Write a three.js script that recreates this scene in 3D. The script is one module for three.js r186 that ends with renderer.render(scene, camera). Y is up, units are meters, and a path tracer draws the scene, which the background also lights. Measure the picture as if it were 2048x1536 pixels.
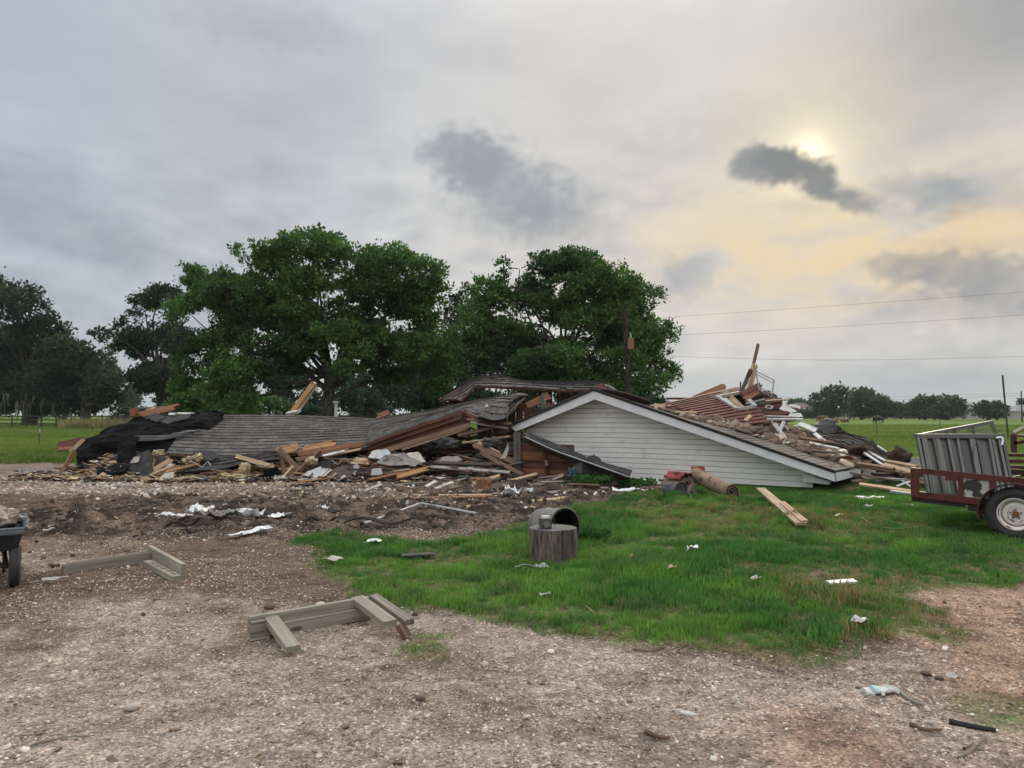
import * as THREE from 'three';
import { mergeGeometries, mergeVertices } from 'three/addons/utils/BufferGeometryUtils.js';
import { MarchingCubes } from 'three/addons/objects/MarchingCubes.js';
import { RoundedBoxGeometry } from 'three/addons/geometries/RoundedBoxGeometry.js';

// ---------------------------------------------------------------- camera
const EYE = 1.6, FOCAL = 1500, PITCH = Math.atan(60 / 1500);        // measured on the 2048 x 1536 photograph
const scene = new THREE.Scene();
const camera = new THREE.PerspectiveCamera(2 * Math.atan(768 / FOCAL) * 180 / Math.PI, 4 / 3, 0.1, 4000);
camera.position.set(0, EYE, 0);
camera.rotation.x = PITCH;

// ---------------------------------------------------------------- noise
const V3 = (x, y, z) => new THREE.Vector3(x, y, z);
function rng(seed) { let a = seed >>> 0; return () => { a = (a + 0x6D2B79F5) | 0; let t = Math.imul(a ^ (a >>> 15), 1 | a); t = (t + Math.imul(t ^ (t >>> 7), 61 | t)) ^ t; return ((t ^ (t >>> 14)) >>> 0) / 4294967296; }; }
const h2 = (x, y) => { let n = Math.imul(x, 374761393) ^ Math.imul(y, 668265263); n = Math.imul(n ^ (n >>> 13), 1274126177); return ((n ^ (n >>> 16)) >>> 0) / 4294967296; };
function noise2(x, y) {
  const xi = Math.floor(x), yi = Math.floor(y), u0 = x - xi, v0 = y - yi;
  const u = u0 * u0 * (3 - 2 * u0), v = v0 * v0 * (3 - 2 * v0);
  const a = h2(xi, yi), b = h2(xi + 1, yi), c = h2(xi, yi + 1), d = h2(xi + 1, yi + 1);
  return (a + (b - a) * u) * (1 - v) + (c + (d - c) * u) * v;
}
function fbm(x, y, n = 4) { let s = 0, a = 0.5, t = 0; for (let i = 0; i < n; i++) { s += a * noise2(x, y); t += a; a *= 0.5; x = x * 2.03 + 17.3; y = y * 2.03 + 9.1; } return s / t; }
const clamp = (x, a = 0, b = 1) => Math.min(b, Math.max(a, x));
const smooth = (a, b, x) => { const t = clamp((x - a) / (b - a)); return t * t * (3 - 2 * t); };
const lerp = (a, b, t) => a + (b - a) * t;
const mix3 = (a, b, t) => [lerp(a[0], b[0], t), lerp(a[1], b[1], t), lerp(a[2], b[2], t)];

// ---------------------------------------------------------------- sky: thin overcast, sun behind a small cloud
const SUN_AZ = 21.9, SUN_EL = 18.3;
{
  const W = 2048, H = 1024, data = new Float32Array(W * H * 4), D = Math.PI / 180;
  // cloud: azimuth, elevation, half width, half height (degrees), turn, darkness, how soft
  const clouds = [
    [-3.4, 18.9, 3.2, 1.9, -10, 0.72, 0.5], [-0.6, 17.2, 4.2, 2.6, -25, 0.66, 0.6], [3.0, 15.2, 3.4, 2.2, -14, 0.5, 0.8], [0.6, 14.2, 3.6, 1.4, 0, 0.22, 1.0], [-10.5, 15.8, 3.2, 0.9, 8, 0.22, 0.8],
    [18.3, 17.6, 1.7, 1.15, -8, 0.9, 0.5], [20.3, 17.7, 1.8, 1.0, -14, 1.0, 0.35], [22.3, 16.5, 2.2, 1.0, -33, 0.95, 0.4], [24.4, 14.9, 1.8, 0.7, -30, 0.75, 0.7], [21.5, 14.6, 2.0, 0.5, -10, 0.2, 1.0], [26.5, 13.6, 2.4, 0.5, -20, 0.22, 1.0],
    [28.6, 14.8, 3.0, 0.9, -12, 0.42, 0.8], [30.2, 13.8, 1.4, 1.0, 0, 0.45, 0.7], [33.2, 14.2, 2.4, 1.1, -10, 0.3, 0.9],
    [27.6, 9.8, 2.2, 0.9, -10, 0.55, 0.5], [30.6, 9.2, 3.0, 1.3, -6, 0.62, 0.5], [34.6, 8.2, 4.5, 1.5, -8, 0.55, 0.6], [31.5, 7.0, 5.5, 1.0, -6, 0.4, 0.8],
    [13.2, 10.2, 2.0, 1.2, -18, 0.4, 0.7], [11.2, 9.2, 1.6, 0.9, -10, 0.25, 0.8], [31.5, 10.9, 3.0, 0.5, -5, 0.25, 0.8],
    [-31.5, 12.6, 5.5, 1.6, -14, 0.32, 0.8], [-27, 10.8, 4.5, 1.2, -14, 0.2, 0.9], [-20, 13.2, 3.2, 0.8, -8, 0.16, 0.9], [-18.5, 26.8, 5.5, 1.2, 0, 0.32, 0.8], [10, 19.6, 3.2, 0.8, -14, 0.14, 0.9], [27, 19.5, 10, 2.0, -6, 0.16, 1.0],
  ];
  for (const c of clouds) { c[7] = Math.cos(c[4] * D); c[8] = Math.sin(c[4] * D); }
  for (let j = 0; j < H; j++) {
    const el = (j + 0.5) / H * 180 - 90;
    for (let i = 0; i < W; i++) {
      const th = ((i + 0.5) / W - 0.5) * 2 * Math.PI;                       // atan2(z, x)
      let az = Math.atan2(Math.cos(th), -Math.sin(th)) / D;                 // 0 straight ahead (-z), + to the right (+x)
      const o = (j * W + i) * 4;
      const e = Math.max(el, 0), fade = Math.cos(e * D);
      const sx = Math.sin(az * D) * fade * 57, sz = Math.cos(az * D) * fade * 57;
      const n1 = fbm(sx * 0.055 + 40, sz * 0.03 + e * 0.10 + 8, 5), n2 = fbm(sx * 0.16 + 3, sz * 0.05 + e * 0.32 + 31, 5);
      const n3 = fbm(sx * 0.42 + 12, sz * 0.10 + e * 0.95 + 3, 5), wisp = (1 - smooth(13, 24, e)) * smooth(0.5, 4, e);
      const toSun = Math.hypot((az - SUN_AZ) * fade, el - SUN_EL);
      const side = az < 0 && az > -90 ? smooth(-34, 6, az) + 0.9 * smooth(-45, -80, az) : 1 - 0.1 * smooth(60, 120, Math.abs(az));
      let c = mix3([0.48, 0.53, 0.60], [0.66, 0.65, 0.64], side);
      const dim = smooth(14, 36, az) * (1 - smooth(80, 140, az)) * smooth(16, 24, e);
      c = mix3(c, [0.40, 0.40, 0.405], 0.95 * dim);
      c = mix3(c, [0.44, 0.475, 0.485], 0.85 * (1 - smooth(1.5, 9.5, e + (n1 - 0.5) * 8)));
      const m = 1 + (n1 - 0.5) * 0.20 + (n2 - 0.5) * 0.26 + (n3 - 0.5) * 0.42 * wisp;
      c = [c[0] * m, c[1] * (1 + (m - 1) * 0.94), c[2] * (1 + (m - 1) * 0.82)];
      // warm light that comes through the thin layer below and round the sun
      const glow = Math.exp(-(((az - 26) / 17) ** 2) - (((el - 11.8) / 5.0) ** 2)) * smooth(0.30, 0.66, n2 * 0.6 + n3 * 0.4 + n1 * 0.2 - 0.08);
      c = mix3(c, [0.84, 0.66, 0.42], clamp(glow * 1.1));
      const halo = Math.exp(-((toSun / 6.5) ** 2));
      c = mix3(c, [0.86, 0.76, 0.55], 0.72 * halo);
      let dens = 0;
      if (el > 2 && Math.abs(az) < 60) for (const k of clouds) {
        const dx = az - k[0], dy = el - k[1];
        if (Math.abs(dx) > k[2] * 2.6 + 2 || Math.abs(dy) > k[2] * 2.4 + 2) continue;
        const wx = (fbm(az * 0.55 + 11, el * 0.8 + 5, 4) - 0.5) * 1.5, wy = (fbm(az * 0.6 + 71, el * 0.9 + 25, 4) - 0.5) * 1.1;
        const px = (dx + wx) * k[7] + (dy + wy) * k[8], py = -(dx + wx) * k[8] + (dy + wy) * k[7];
        const r = Math.hypot(px / k[2], py / k[3]) + (fbm(az * 1.5 + 3, el * 2.2, 5) - 0.5) * 0.95;
        dens = 1 - (1 - dens) * (1 - k[5] * (1 - smooth(1 - k[6] * 0.8, 1 + k[6], r)));
      }
      const bright = Math.exp(-((toSun / 2.6) ** 2)) * 0.30 + Math.exp(-((toSun / 0.95) ** 2)) * 0.6;
      const rim = bright * (1 - dens) ** 1.5;
      const shade = mix3([0.255, 0.29, 0.335], [0.185, 0.205, 0.225], Math.exp(-((toSun / 6) ** 2)));
      c = mix3(c, shade, dens * 0.88);
      c = [c[0] + rim, c[1] + rim * 0.86, c[2] + rim * 0.55];
      // an overcast sky grows brighter towards the zenith
      const up = (1 / 1.45) * ( 1 + 1.5 * smooth(25, 48, e) + 0.5 * smooth(46, 85, e));
      data[o] = c[0] * up; data[o + 1] = c[1] * up; data[o + 2] = c[2] * up; data[o + 3] = 1;
    }
  }
  const sky = new THREE.DataTexture(data, W, H, THREE.RGBAFormat, THREE.FloatType);
  sky.mapping = THREE.EquirectangularReflectionMapping;
  sky.magFilter = THREE.LinearFilter; sky.minFilter = THREE.LinearFilter;
  sky.needsUpdate = true;
  scene.background = sky; scene.environment = sky;
}
const sun = new THREE.DirectionalLight(new THREE.Color(1, 0.9, 0.72), 1.4);
{
  const a = SUN_AZ * Math.PI / 180, e = SUN_EL * Math.PI / 180;
  sun.position.set(Math.sin(a) * Math.cos(e) * 80, Math.sin(e) * 80, -Math.cos(a) * Math.cos(e) * 80);
  sun.castShadow = true; sun.shadow.radius = 24; sun.shadow.mapSize.set(4096, 4096);
  Object.assign(sun.shadow.camera, { left: -45, right: 45, top: 45, bottom: -45, near: 1, far: 260 });
  scene.add(sun, sun.target);
}
const renderer = new THREE.WebGLRenderer({ antialias: true });
renderer.toneMapping = THREE.LinearToneMapping;
renderer.toneMappingExposure = 1.45;
renderer.shadowMap.enabled = true;

// ---------------------------------------------------------------- measuring: pixel of the photograph -> place
const COS = Math.cos(PITCH), SIN = Math.sin(PITCH);
function ray(px, py) { const x = (px - 1024) / FOCAL, y = (768 - py) / FOCAL; return V3(x, y * COS + SIN, y * SIN - COS); }
function at(px, py, d) { const r = ray(px, py), k = d / -r.z; return V3(r.x * k, EYE + r.y * k, -d); }
function onGround(px, py, h = 0) { const r = ray(px, py), k = (h - EYE) / r.y; return V3(r.x * k, h, r.z * k); }
// a vertical plane through (x0, z0) whose level direction is turned by `deg`: s metres along it, y up
function wallPlane(x0, z0, deg) {
  const a = deg * Math.PI / 180, u = V3(Math.cos(a), 0, Math.sin(a)), n = V3(Math.sin(a), 0, -Math.cos(a));
  return { u, n, o: V3(x0, 0, z0), hit(px, py) { const r = ray(px, py), e = V3(0, EYE, 0), k = this.o.clone().sub(e).dot(n) / r.dot(n); const p = e.addScaledVector(r, k); return { p, s: p.clone().sub(this.o).dot(u), y: p.y }; } };
}

// ---------------------------------------------------------------- naming and building helpers
const taken = new Map();
function numbered(name) { const n = taken.get(name) ?? 0; taken.set(name, n + 1); return n ? `${name}_${String(n).padStart(3, '0')}` : name; }
function tag(o, label, category, group, kind) { o.userData.label = label; if (category) o.userData.category = category; if (group) o.userData.group = group; if (kind) o.userData.kind = kind; else if (category) o.userData.kind = 'thing'; return o; }
function thing(name, label, category, pos, turn = 0, group) { const o = new THREE.Group(); o.name = numbered(name); scene.add(o); if (pos) o.position.copy(pos.isVector3 ? pos : V3(...pos)); o.rotation.y = turn; return tag(o, label, category, group); }
function mesh(name, geo, mat, parent = scene) { const m = new THREE.Mesh(geo, mat); m.name = parent === scene ? numbered(name) : name; m.castShadow = m.receiveShadow = true; parent.add(m); return m; }
function plain(g) { const r = g.index ? g.toNonIndexed() : g; for (const k of Object.keys(r.attributes)) if (!['position', 'normal', 'uv'].includes(k)) r.deleteAttribute(k); return r; }
const join = (list) => mergeGeometries(list.map(plain), false);
function box(w, h, d, x = 0, y = 0, z = 0, rx = 0, ry = 0, rz = 0) { const g = new THREE.BoxGeometry(w, h, d); boxUV(g, w, h, d); return put(g, x, y, z, rx, ry, rz); }
function put(g, x = 0, y = 0, z = 0, rx = 0, ry = 0, rz = 0) { if (rx || ry || rz) g.applyMatrix4(new THREE.Matrix4().makeRotationFromEuler(new THREE.Euler(rx, ry, rz))); g.translate(x, y, z); return g; }
function boxUV(g, w, h, d) { const p = g.attributes.position, n = g.attributes.normal, u = g.attributes.uv; for (let i = 0; i < p.count; i++) { const x = p.getX(i), y = p.getY(i), z = p.getZ(i); if (Math.abs(n.getX(i)) > 0.5) u.setXY(i, z, y); else if (Math.abs(n.getY(i)) > 0.5) u.setXY(i, x, z); else u.setXY(i, x, y); } }
function cyl(r0, r1, h, n = 16, open = false) { return new THREE.CylinderGeometry(r0, r1, h, n, 1, open); }
function tube(points, r, n = 6, seg = 0, closed = false) { return new THREE.TubeGeometry(new THREE.CatmullRomCurve3(points, closed, 'catmullrom', 0.4), seg || Math.max(2, points.length * 4), r, n, closed); }
function rod(a, b, r, n = 6) { const d = b.clone().sub(a), g = cyl(r, r, d.length(), n); g.applyQuaternion(new THREE.Quaternion().setFromUnitVectors(V3(0, 1, 0), d.normalize())); const m = a.clone().add(b).multiplyScalar(0.5); return g.translate(m.x, m.y, m.z); }
// a square bar from a to b
function bar(a, b, w, h) { const d = b.clone().sub(a), L = d.length(), g = box(L, h, w), x = d.normalize(); let z = V3(0, 1, 0).cross(x); if (z.lengthSq() < 1e-4) z = V3(0, 0, 1); z.normalize(); z.negate(); const y = z.clone().cross(x).normalize(); const m = new THREE.Matrix4().makeBasis(x, y, z); m.setPosition(a.clone().add(b).multiplyScalar(0.5)); return g.applyMatrix4(m); }

// ---------------------------------------------------------------- textures
function tex(w, h, f, srgb, wrap = true) {
  const d = new Uint8Array(w * h * 4);
  for (let j = 0; j < h; j++) for (let i = 0; i < w; i++) { const v = f(i / w, j / h, i, j), o = (j * w + i) * 4; const c = Array.isArray(v) ? v : [v, v, v]; d[o] = clamp(c[0]) * 255; d[o + 1] = clamp(c[1]) * 255; d[o + 2] = clamp(c[2]) * 255; d[o + 3] = 255; }
  const t = new THREE.DataTexture(d, w, h); t.magFilter = THREE.LinearFilter; t.minFilter = THREE.LinearMipmapLinearFilter; t.generateMipmaps = true;
  if (wrap) t.wrapS = t.wrapT = THREE.RepeatWrapping;
  if (srgb) t.colorSpace = THREE.SRGBColorSpace;
  t.needsUpdate = true; return t;
}
// noise that repeats over n cells
function tnoise(u, v, n, m = n, s = 0) { const x = u * n, y = v * m, xi = Math.floor(x), yi = Math.floor(y), a = x - xi, b = y - yi, p = a * a * (3 - 2 * a), q = b * b * (3 - 2 * b); const g = (i, j) => h2(((i % n) + n) % n + s * 131, ((j % m) + m) % m + s * 71); return (g(xi, yi) * (1 - p) + g(xi + 1, yi) * p) * (1 - q) + (g(xi, yi + 1) * (1 - p) + g(xi + 1, yi + 1) * p) * q; }
function tfbm(u, v, n, m, o, s = 0) { let a = 0.5, t = 0, r = 0; for (let i = 0; i < o; i++) { r += a * tnoise(u, v, n, m, s + i); t += a; a *= 0.55; n *= 2; m *= 2; } return r / t; }
const std = (color, rough = 0.9, more = {}) => new THREE.MeshStandardMaterial({ color: Array.isArray(color) ? new THREE.Color().setRGB(...color) : color, roughness: rough, ...more });
const phys = (color, rough = 0.9, more = {}) => new THREE.MeshPhysicalMaterial({ color: Array.isArray(color) ? new THREE.Color().setRGB(...color) : color, roughness: rough, ...more });
function rep(t, x, y) { const c = t.clone(); c.repeat.set(x, y); c.needsUpdate = true; return c; }

// ================================================================ GROUND
const toXZ = (list) => list.map(([a, b]) => { const p = onGround(a, b); return [p.x, p.z]; });
// outline of the lawn, walked round on the ground
const lawnOutline = [
  ...toXZ([[560, 1090], [640, 1068], [740, 1068], [870, 1084], [960, 1078], [1040, 1060], [1090, 1040], [1150, 1018], [1220, 1000], [1290, 990], [1330, 984], [1345, 976]]),
  [5, -19.5], [9, -25.5], [60, -25.5], [60, -6.2],
  ...toXZ([[2300, 1142], [2048, 1150], [1900, 1178], [1800, 1196], [1872, 1225], [1850, 1256], [1730, 1266], [1640, 1274], [1650, 1312], [1600, 1352], [1500, 1336], [1400, 1314], [1290, 1290], [1180, 1274], [1050, 1262], [900, 1240], [780, 1224], [690, 1194], [650, 1136], [610, 1100]]),
];
const weedPatches = toXZ([[850, 1306], [1880, 1266], [1990, 1420], [1780, 1240], [720, 1160]]);
const MW = 30, MX = -12, MZ = -27, MC = 0.1, MN = 300;
const lawnMask = new Float32Array(MN * MN);
{
  const inside = (x, z) => { let c = false; for (let i = 0, j = lawnOutline.length - 1; i < lawnOutline.length; j = i++) { const [xi, zi] = lawnOutline[i], [xj, zj] = lawnOutline[j]; if ((zi > z) !== (zj > z) && x < (xj - xi) * (z - zi) / (zj - zi) + xi) c = !c; } return c; };
  const raw = new Float32Array(MN * MN);
  for (let j = 0; j < MN; j++) for (let i = 0; i < MN; i++) {
    const x = MX + (i + 0.5) * MC, z = MZ + (j + 0.5) * MC;
    const wx = (fbm(x * 1.3, z * 1.3, 4) - 0.5) * 1.0, wz = (fbm(x * 1.3 + 50, z * 1.3 + 20, 4) - 0.5) * 1.0;
    raw[j * MN + i] = inside(x + wx, z + wz) ? 1 : 0;
  }
  for (let j = 0; j < MN; j++) for (let i = 0; i < MN; i++) { let s = 0, n = 0; for (let b = -2; b <= 2; b++) for (let a = -2; a <= 2; a++) { const y = j + b, x = i + a; if (x >= 0 && y >= 0 && x < MN && y < MN) { s += raw[y * MN + x]; n++; } } lawnMask[j * MN + i] = s / n; }
}
function lawn(x, z) {
  let m = 0;
  const a = (x - MX) / MC - 0.5, b = (z - MZ) / MC - 0.5, i = Math.floor(a), j = Math.floor(b);
  if (i >= 0 && j >= 0 && i < MN - 1 && j < MN - 1) { const u = a - i, v = b - j, k = j * MN + i; m = (lawnMask[k] * (1 - u) + lawnMask[k + 1] * u) * (1 - v) + (lawnMask[k + MN] * (1 - u) + lawnMask[k + MN + 1] * u) * v; } else if (x > 0 && z < -8 && z > -25) m = 1;
  for (const [px, pz] of weedPatches) m = Math.max(m, 0.6 * (1 - smooth(0.1, 0.42, Math.hypot((x - px), (z - pz) * 0.8) + (fbm(x * 5, z * 5, 2) - 0.5) * 0.3)));
  const far = smooth(-24.2, -25.4, z + (fbm(x * 0.6, z * 0.6, 3) - 0.5) * 1.6);
  return Math.max(m, far);
}
// ground churned by machines, between the wreck and the lawn
const paleStrip = (x, z) => smooth(-14.0, -15.6, z + (fbm(x * 0.7 + 33, z * 0.9, 3) - 0.5) * 3) * smooth(-0.5, -3.5, x + (fbm(x * 0.5, z * 0.5 + 44, 3) - 0.5) * 3);
function churn(x, z) { return (1 - 0.75 * paleStrip(x, z)) * smooth(-9.2, -10.8, z + (fbm(x * 0.5 + 4, z * 0.5, 3) - 0.5) * 2.4) * (1 - smooth(-17.4, -18.6, z)) * smooth(4.8, 3.2, x - (z + 14) * 0.25) * smooth(-9.5, -6, x + (z + 14) * 0.4); }
function groundHeight(x, z) {
  const d = Math.hypot(x, z), near = 1 - smooth(24, 60, d);
  if (near <= 0) return 0;
  const g = lawn(x, z), c = churn(x, z);
  let h = (fbm(x * 0.35 + 7, z * 0.35 + 2, 3) - 0.5) * 0.10;
  h += (fbm(x * 2.1, z * 2.1 + 60, 4) - 0.5) * lerp(0.045, 0.03, g);
  h += (fbm(x * 9 + 31, z * 9, 3) - 0.5) * lerp(0.022, 0.012, g);
  if (c > 0.01) h += c * ((Math.abs(fbm(x * 1.7 + 9, z * 1.7, 4) - 0.5) * 0.42) + (fbm(x * 6, z * 6, 3) - 0.5) * 0.16 - 0.03);
  h += 0.02 * smooth(0.3, 0.8, g);
  return h * near;
}
function groundColor(x, z) {
  const n1 = fbm(x * 0.55, z * 0.55, 4), n2 = fbm(x * 3.1 + 8, z * 3.1, 4), n3 = fbm(x * 14, z * 14, 3), d = -z;
  // pale crushed-shell gravel by the camera, browner soil beyond, red clay to the right
  let c = mix3([0.345, 0.28, 0.236], [0.165, 0.120, 0.090], smooth(-5.0, -7.4, z + (n1 - 0.5) * 9 + (n2 - 0.5) * 2));
  const red = smooth(1.3, 3.0, x + (fbm(x * 0.8 + 3, z * 0.8 + 9, 3) - 0.5) * 2.6) * (1 - smooth(8.5, 12, d));
  c = mix3(c, mix3([0.185, 0.105, 0.072], [0.33, 0.215, 0.155], smooth(0.36, 0.62, n2 * 0.6 + n1 * 0.4)), 0.9 * red);
  const strip = smooth(-9.8, -11.0, z) * (1 - smooth(-15.5, -16.8, z)) * smooth(0, 2, x);
  c = mix3(c, [0.32, 0.235, 0.165], 0.7 * strip);
  c = mix3(c, mix3([0.37, 0.30, 0.26], [0.24, 0.185, 0.155], smooth(0.4, 0.62, n2)), 0.85 * paleStrip(x, z));
  const m = churn(x, z);
  c = mix3(c, mix3([0.060, 0.046, 0.038], [0.155, 0.115, 0.09], smooth(0.42, 0.64, n2)), m * smooth(0.22, 0.46, n1 + 0.15 * n2));
  const v = 0.50 + 0.70 * n2 + 0.5 * (n3 - 0.5) + 0.5 * (n1 - 0.5);
  c = [c[0] * v, c[1] * v, c[2] * v];
  const g = lawn(x, z);
  if (g > 0) {
    const f = smooth(22, 40, Math.hypot(x, z));
    const soil = mix3([0.14, 0.115, 0.065], [0.085, 0.125, 0.035], smooth(0.3, 0.7, n2));
    const fieldN = fbm(x * 0.05, z * 0.12 + 5, 4);
    const field = mix3([0.085, 0.15, 0.022], [0.13, 0.185, 0.036], smooth(0.38, 0.66, fieldN + (n2 - 0.5) * 0.3));
    c = mix3(c, mix3(soil, field, f), smooth(0.25, 0.75, g + (n3 - 0.5) * 0.5 * (1 - f)));
  }
  return c;
}
const gravelMap = tex(1024, 1024, (u, v) => 0.62 + 0.26 * (tfbm(u, v, 24, 24, 3) - 0.5) + 0.40 * (tfbm(u, v, 160, 160, 2, 5) - 0.5) + 0.22 * smooth(0.70, 0.86, tnoise(u, v, 110, 110, 9)) - 0.16 * smooth(0.74, 0.9, tnoise(u, v, 70, 70, 14)), true);
const gravelBump = tex(1024, 1024, (u, v) => 0.45 * tfbm(u, v, 24, 24, 3) + 0.4 * tfbm(u, v, 160, 160, 2, 5) + 0.30 * smooth(0.70, 0.86, tnoise(u, v, 110, 110, 9)));
{
  const span = (stops) => { const out = [stops[0][0]]; for (let i = 0; i + 1 < stops.length; i++) { const [a, s0] = stops[i], [b, s1] = stops[i + 1]; let x = a; while (x < b - 1e-6) { const t = (x - a) / (b - a); x = Math.min(b, x + Math.exp(lerp(Math.log(s0), Math.log(s1), clamp(t)))); if (b - x < s1 * 0.3) x = b; out.push(x); } } return out; };
  const half = span([[0, 0.055], [6, 0.07], [12, 0.16], [26, 0.5], [80, 6], [800, 90]]);
  const xs = [...half.slice(1).reverse().map((v) => -v), ...half];
  const zs = [...span([[2.2, 0.045], [9, 0.06], [19, 0.10], [27, 0.4], [80, 5], [800, 80]]).map((v) => -v)];
  zs.unshift(400, 100, 30, 10, 4, 1, -0.5, -1.4);
  const nx = xs.length, nz = zs.length, pos = new Float32Array(nx * nz * 3), col = new Float32Array(nx * nz * 3), uv = new Float32Array(nx * nz * 2), idx = [];
  for (let j = 0, k = 0; j < nz; j++) for (let i = 0; i < nx; i++, k++) {
    const x = xs[i], z = zs[j], c = groundColor(x, z);
    pos.set([x, groundHeight(x, z), z], k * 3); col.set(c.map((v) => v * 2.35), k * 3); uv.set([x / 1.7, z / 1.7], k * 2);
    if (i && j) { const a = k - nx - 1, b = k - nx, d = k - 1; idx.push(a, b, d, b, k, d); }
  }
  const g = new THREE.BufferGeometry();
  g.setAttribute('position', new THREE.BufferAttribute(pos, 3)); g.setAttribute('color', new THREE.BufferAttribute(col, 3)); g.setAttribute('uv', new THREE.BufferAttribute(uv, 2));
  g.setIndex(idx); g.computeVertexNormals();
  const m = mesh('ground', g, phys([1, 1, 1], 1, { specularIntensity: 0.12, vertexColors: true, map: gravelMap, bumpMap: gravelBump, bumpScale: 0.012 }));
  tag(m, 'bare gravel and dirt yard with flat green pasture beyond', undefined, undefined, 'structure');
  console.log('ground', nx, nz);
}
// scatter copies of one small shape
function scatter(name, geos, mat, label, n, seed, place, kind = 'stuff') {
  const R = rng(seed), q = new THREE.Quaternion(), e = new THREE.Euler(), m = new THREE.Matrix4(), lists = geos.map(() => []);
  for (let i = 0; i < n; i++) { const r = place(R, i); if (r) lists[Math.floor(R() * geos.length)].push(r); }
  const root = new THREE.Group(); root.name = numbered(name); scene.add(root); tag(root, label, undefined, undefined, kind);
  geos.forEach((g, gi) => {
    const L = lists[gi]; if (!L.length) return;
    const im = new THREE.InstancedMesh(g, mat, L.length); im.name = name; im.castShadow = im.receiveShadow = true;
    L.forEach((r, i) => { q.setFromEuler(e.set(...r.rot)); m.compose(V3(...r.pos), q, Array.isArray(r.s) ? V3(...r.s) : V3(r.s, r.s, r.s)); im.setMatrixAt(i, m); im.setColorAt(i, new THREE.Color().setRGB(...r.c)); });
    im.userData.kind = 'stuff'; root.add(im);
  });
  return root;
}
function stone(seed, sq = 0.65) { const R = rng(seed), g = mergeVertices(new THREE.IcosahedronGeometry(1, 1).deleteAttribute('normal').deleteAttribute('uv')), p = g.attributes.position; for (let i = 0; i < p.count; i++) { const k = 0.75 + 0.45 * R(); p.setXYZ(i, p.getX(i) * k, p.getY(i) * k * sq, p.getZ(i) * k); } g.computeVertexNormals(); g.setAttribute('uv', new THREE.BufferAttribute(new Float32Array(p.count * 2), 2)); return g; }
const stones = [1, 2, 3, 4].map((s) => stone(s, 0.6));
const white = std([1, 1, 1], 0.95);
const wedge = (R, z0, z1, k = 0.74) => { const z = -Math.sqrt(lerp(z0 * z0, z1 * z1, R())); return [(R() * 2 - 1) * -z * k, z]; };
scatter('gravel', stones, white, 'loose pale gravel and crushed shell over the bare yard', 80000, 11, (R) => {
  const [x, z] = wedge(R, 2.9, 10.5); const g = lawn(x, z); if (R() < g * 1.3) return null;
  if (fbm(x * 1.1 + 3, z * 1.1, 3) + R() * 0.5 < 0.68 + 0.10 * smooth(-6, -8, z)) return null;
  const s = 0.003 + 0.0062 * R() ** 2.4 + (R() < 0.025 ? 0.014 * R() : 0), t = R();
  const c = t < 0.42 ? [0.52, 0.46, 0.40] : t < 0.7 ? [0.36, 0.29, 0.24] : t < 0.9 ? [0.24, 0.175, 0.14] : [0.68, 0.65, 0.60], v = 0.75 + 0.4 * R();
  return { pos: [x, groundHeight(x, z) + s * 0.2, z], rot: [R() * 0.6, R() * 6.28, R() * 0.6], s: [s * (0.8 + 0.6 * R()), s, s], c: c.map((k) => k * v) };
});
scatter('dirt_clods', stones, white, 'dark crumbled clods of churned soil before the wreck', 22000, 12, (R) => {
  const [x, z] = wedge(R, 5, 18.2); const c = churn(x, z), g = lawn(x, z);
  if (R() > c * 0.9 + 0.06 || g > 0.4) return null;
  if (fbm(x * 0.9 + 3, z * 0.9 + 7, 3) + (R() - 0.5) * 0.3 < 0.46) return null;
  const s = (0.008 + 0.034 * R() ** 3) * (c > 0.4 ? 1.1 : 0.6), v = 0.7 + 0.6 * R();
  return { pos: [x, groundHeight(x, z) + s * 0.15, z], rot: [R() * 2, R() * 6.28, R() * 2], s: [s * 1.3, s, s], c: (R() < 0.7 ? [0.075, 0.056, 0.045] : [0.15, 0.115, 0.09]).map((k) => k * v) };
});
const chipGeos = [box(1, 0.16, 0.32), box(1, 0.1, 0.5), box(1, 0.3, 0.22)];
scatter('wood_chips', chipGeos, white, 'splinters and chips of broken wood strewn over the dirt', 11000, 13, (R) => {
  const [x, z] = wedge(R, 3.2, 19.5); const g = lawn(x, z); if (R() < g * 1.1) return null;
  const c = churn(x, z), left = smooth(-3, -6, x) * smooth(-13, -16, z);
  if (R() > 0.13 + 0.7 * c + 0.8 * left) return null;
  const s = (0.012 + 0.05 * R() ** 3) * (1 + 0.9 * smooth(-9, -16, z)), t = R();
  const k = t < 0.35 ? [0.34, 0.25, 0.17] : t < 0.6 ? [0.19, 0.12, 0.075] : t < 0.8 ? [0.44, 0.40, 0.36] : [0.11, 0.085, 0.07], v = 0.7 + 0.5 * R();
  return { pos: [x, groundHeight(x, z) + s * 0.1, z], rot: [(R() - 0.5) * 0.5, R() * 6.28, (R() - 0.5) * 0.5], s, c: k.map((q) => q * v) };
});
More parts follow.
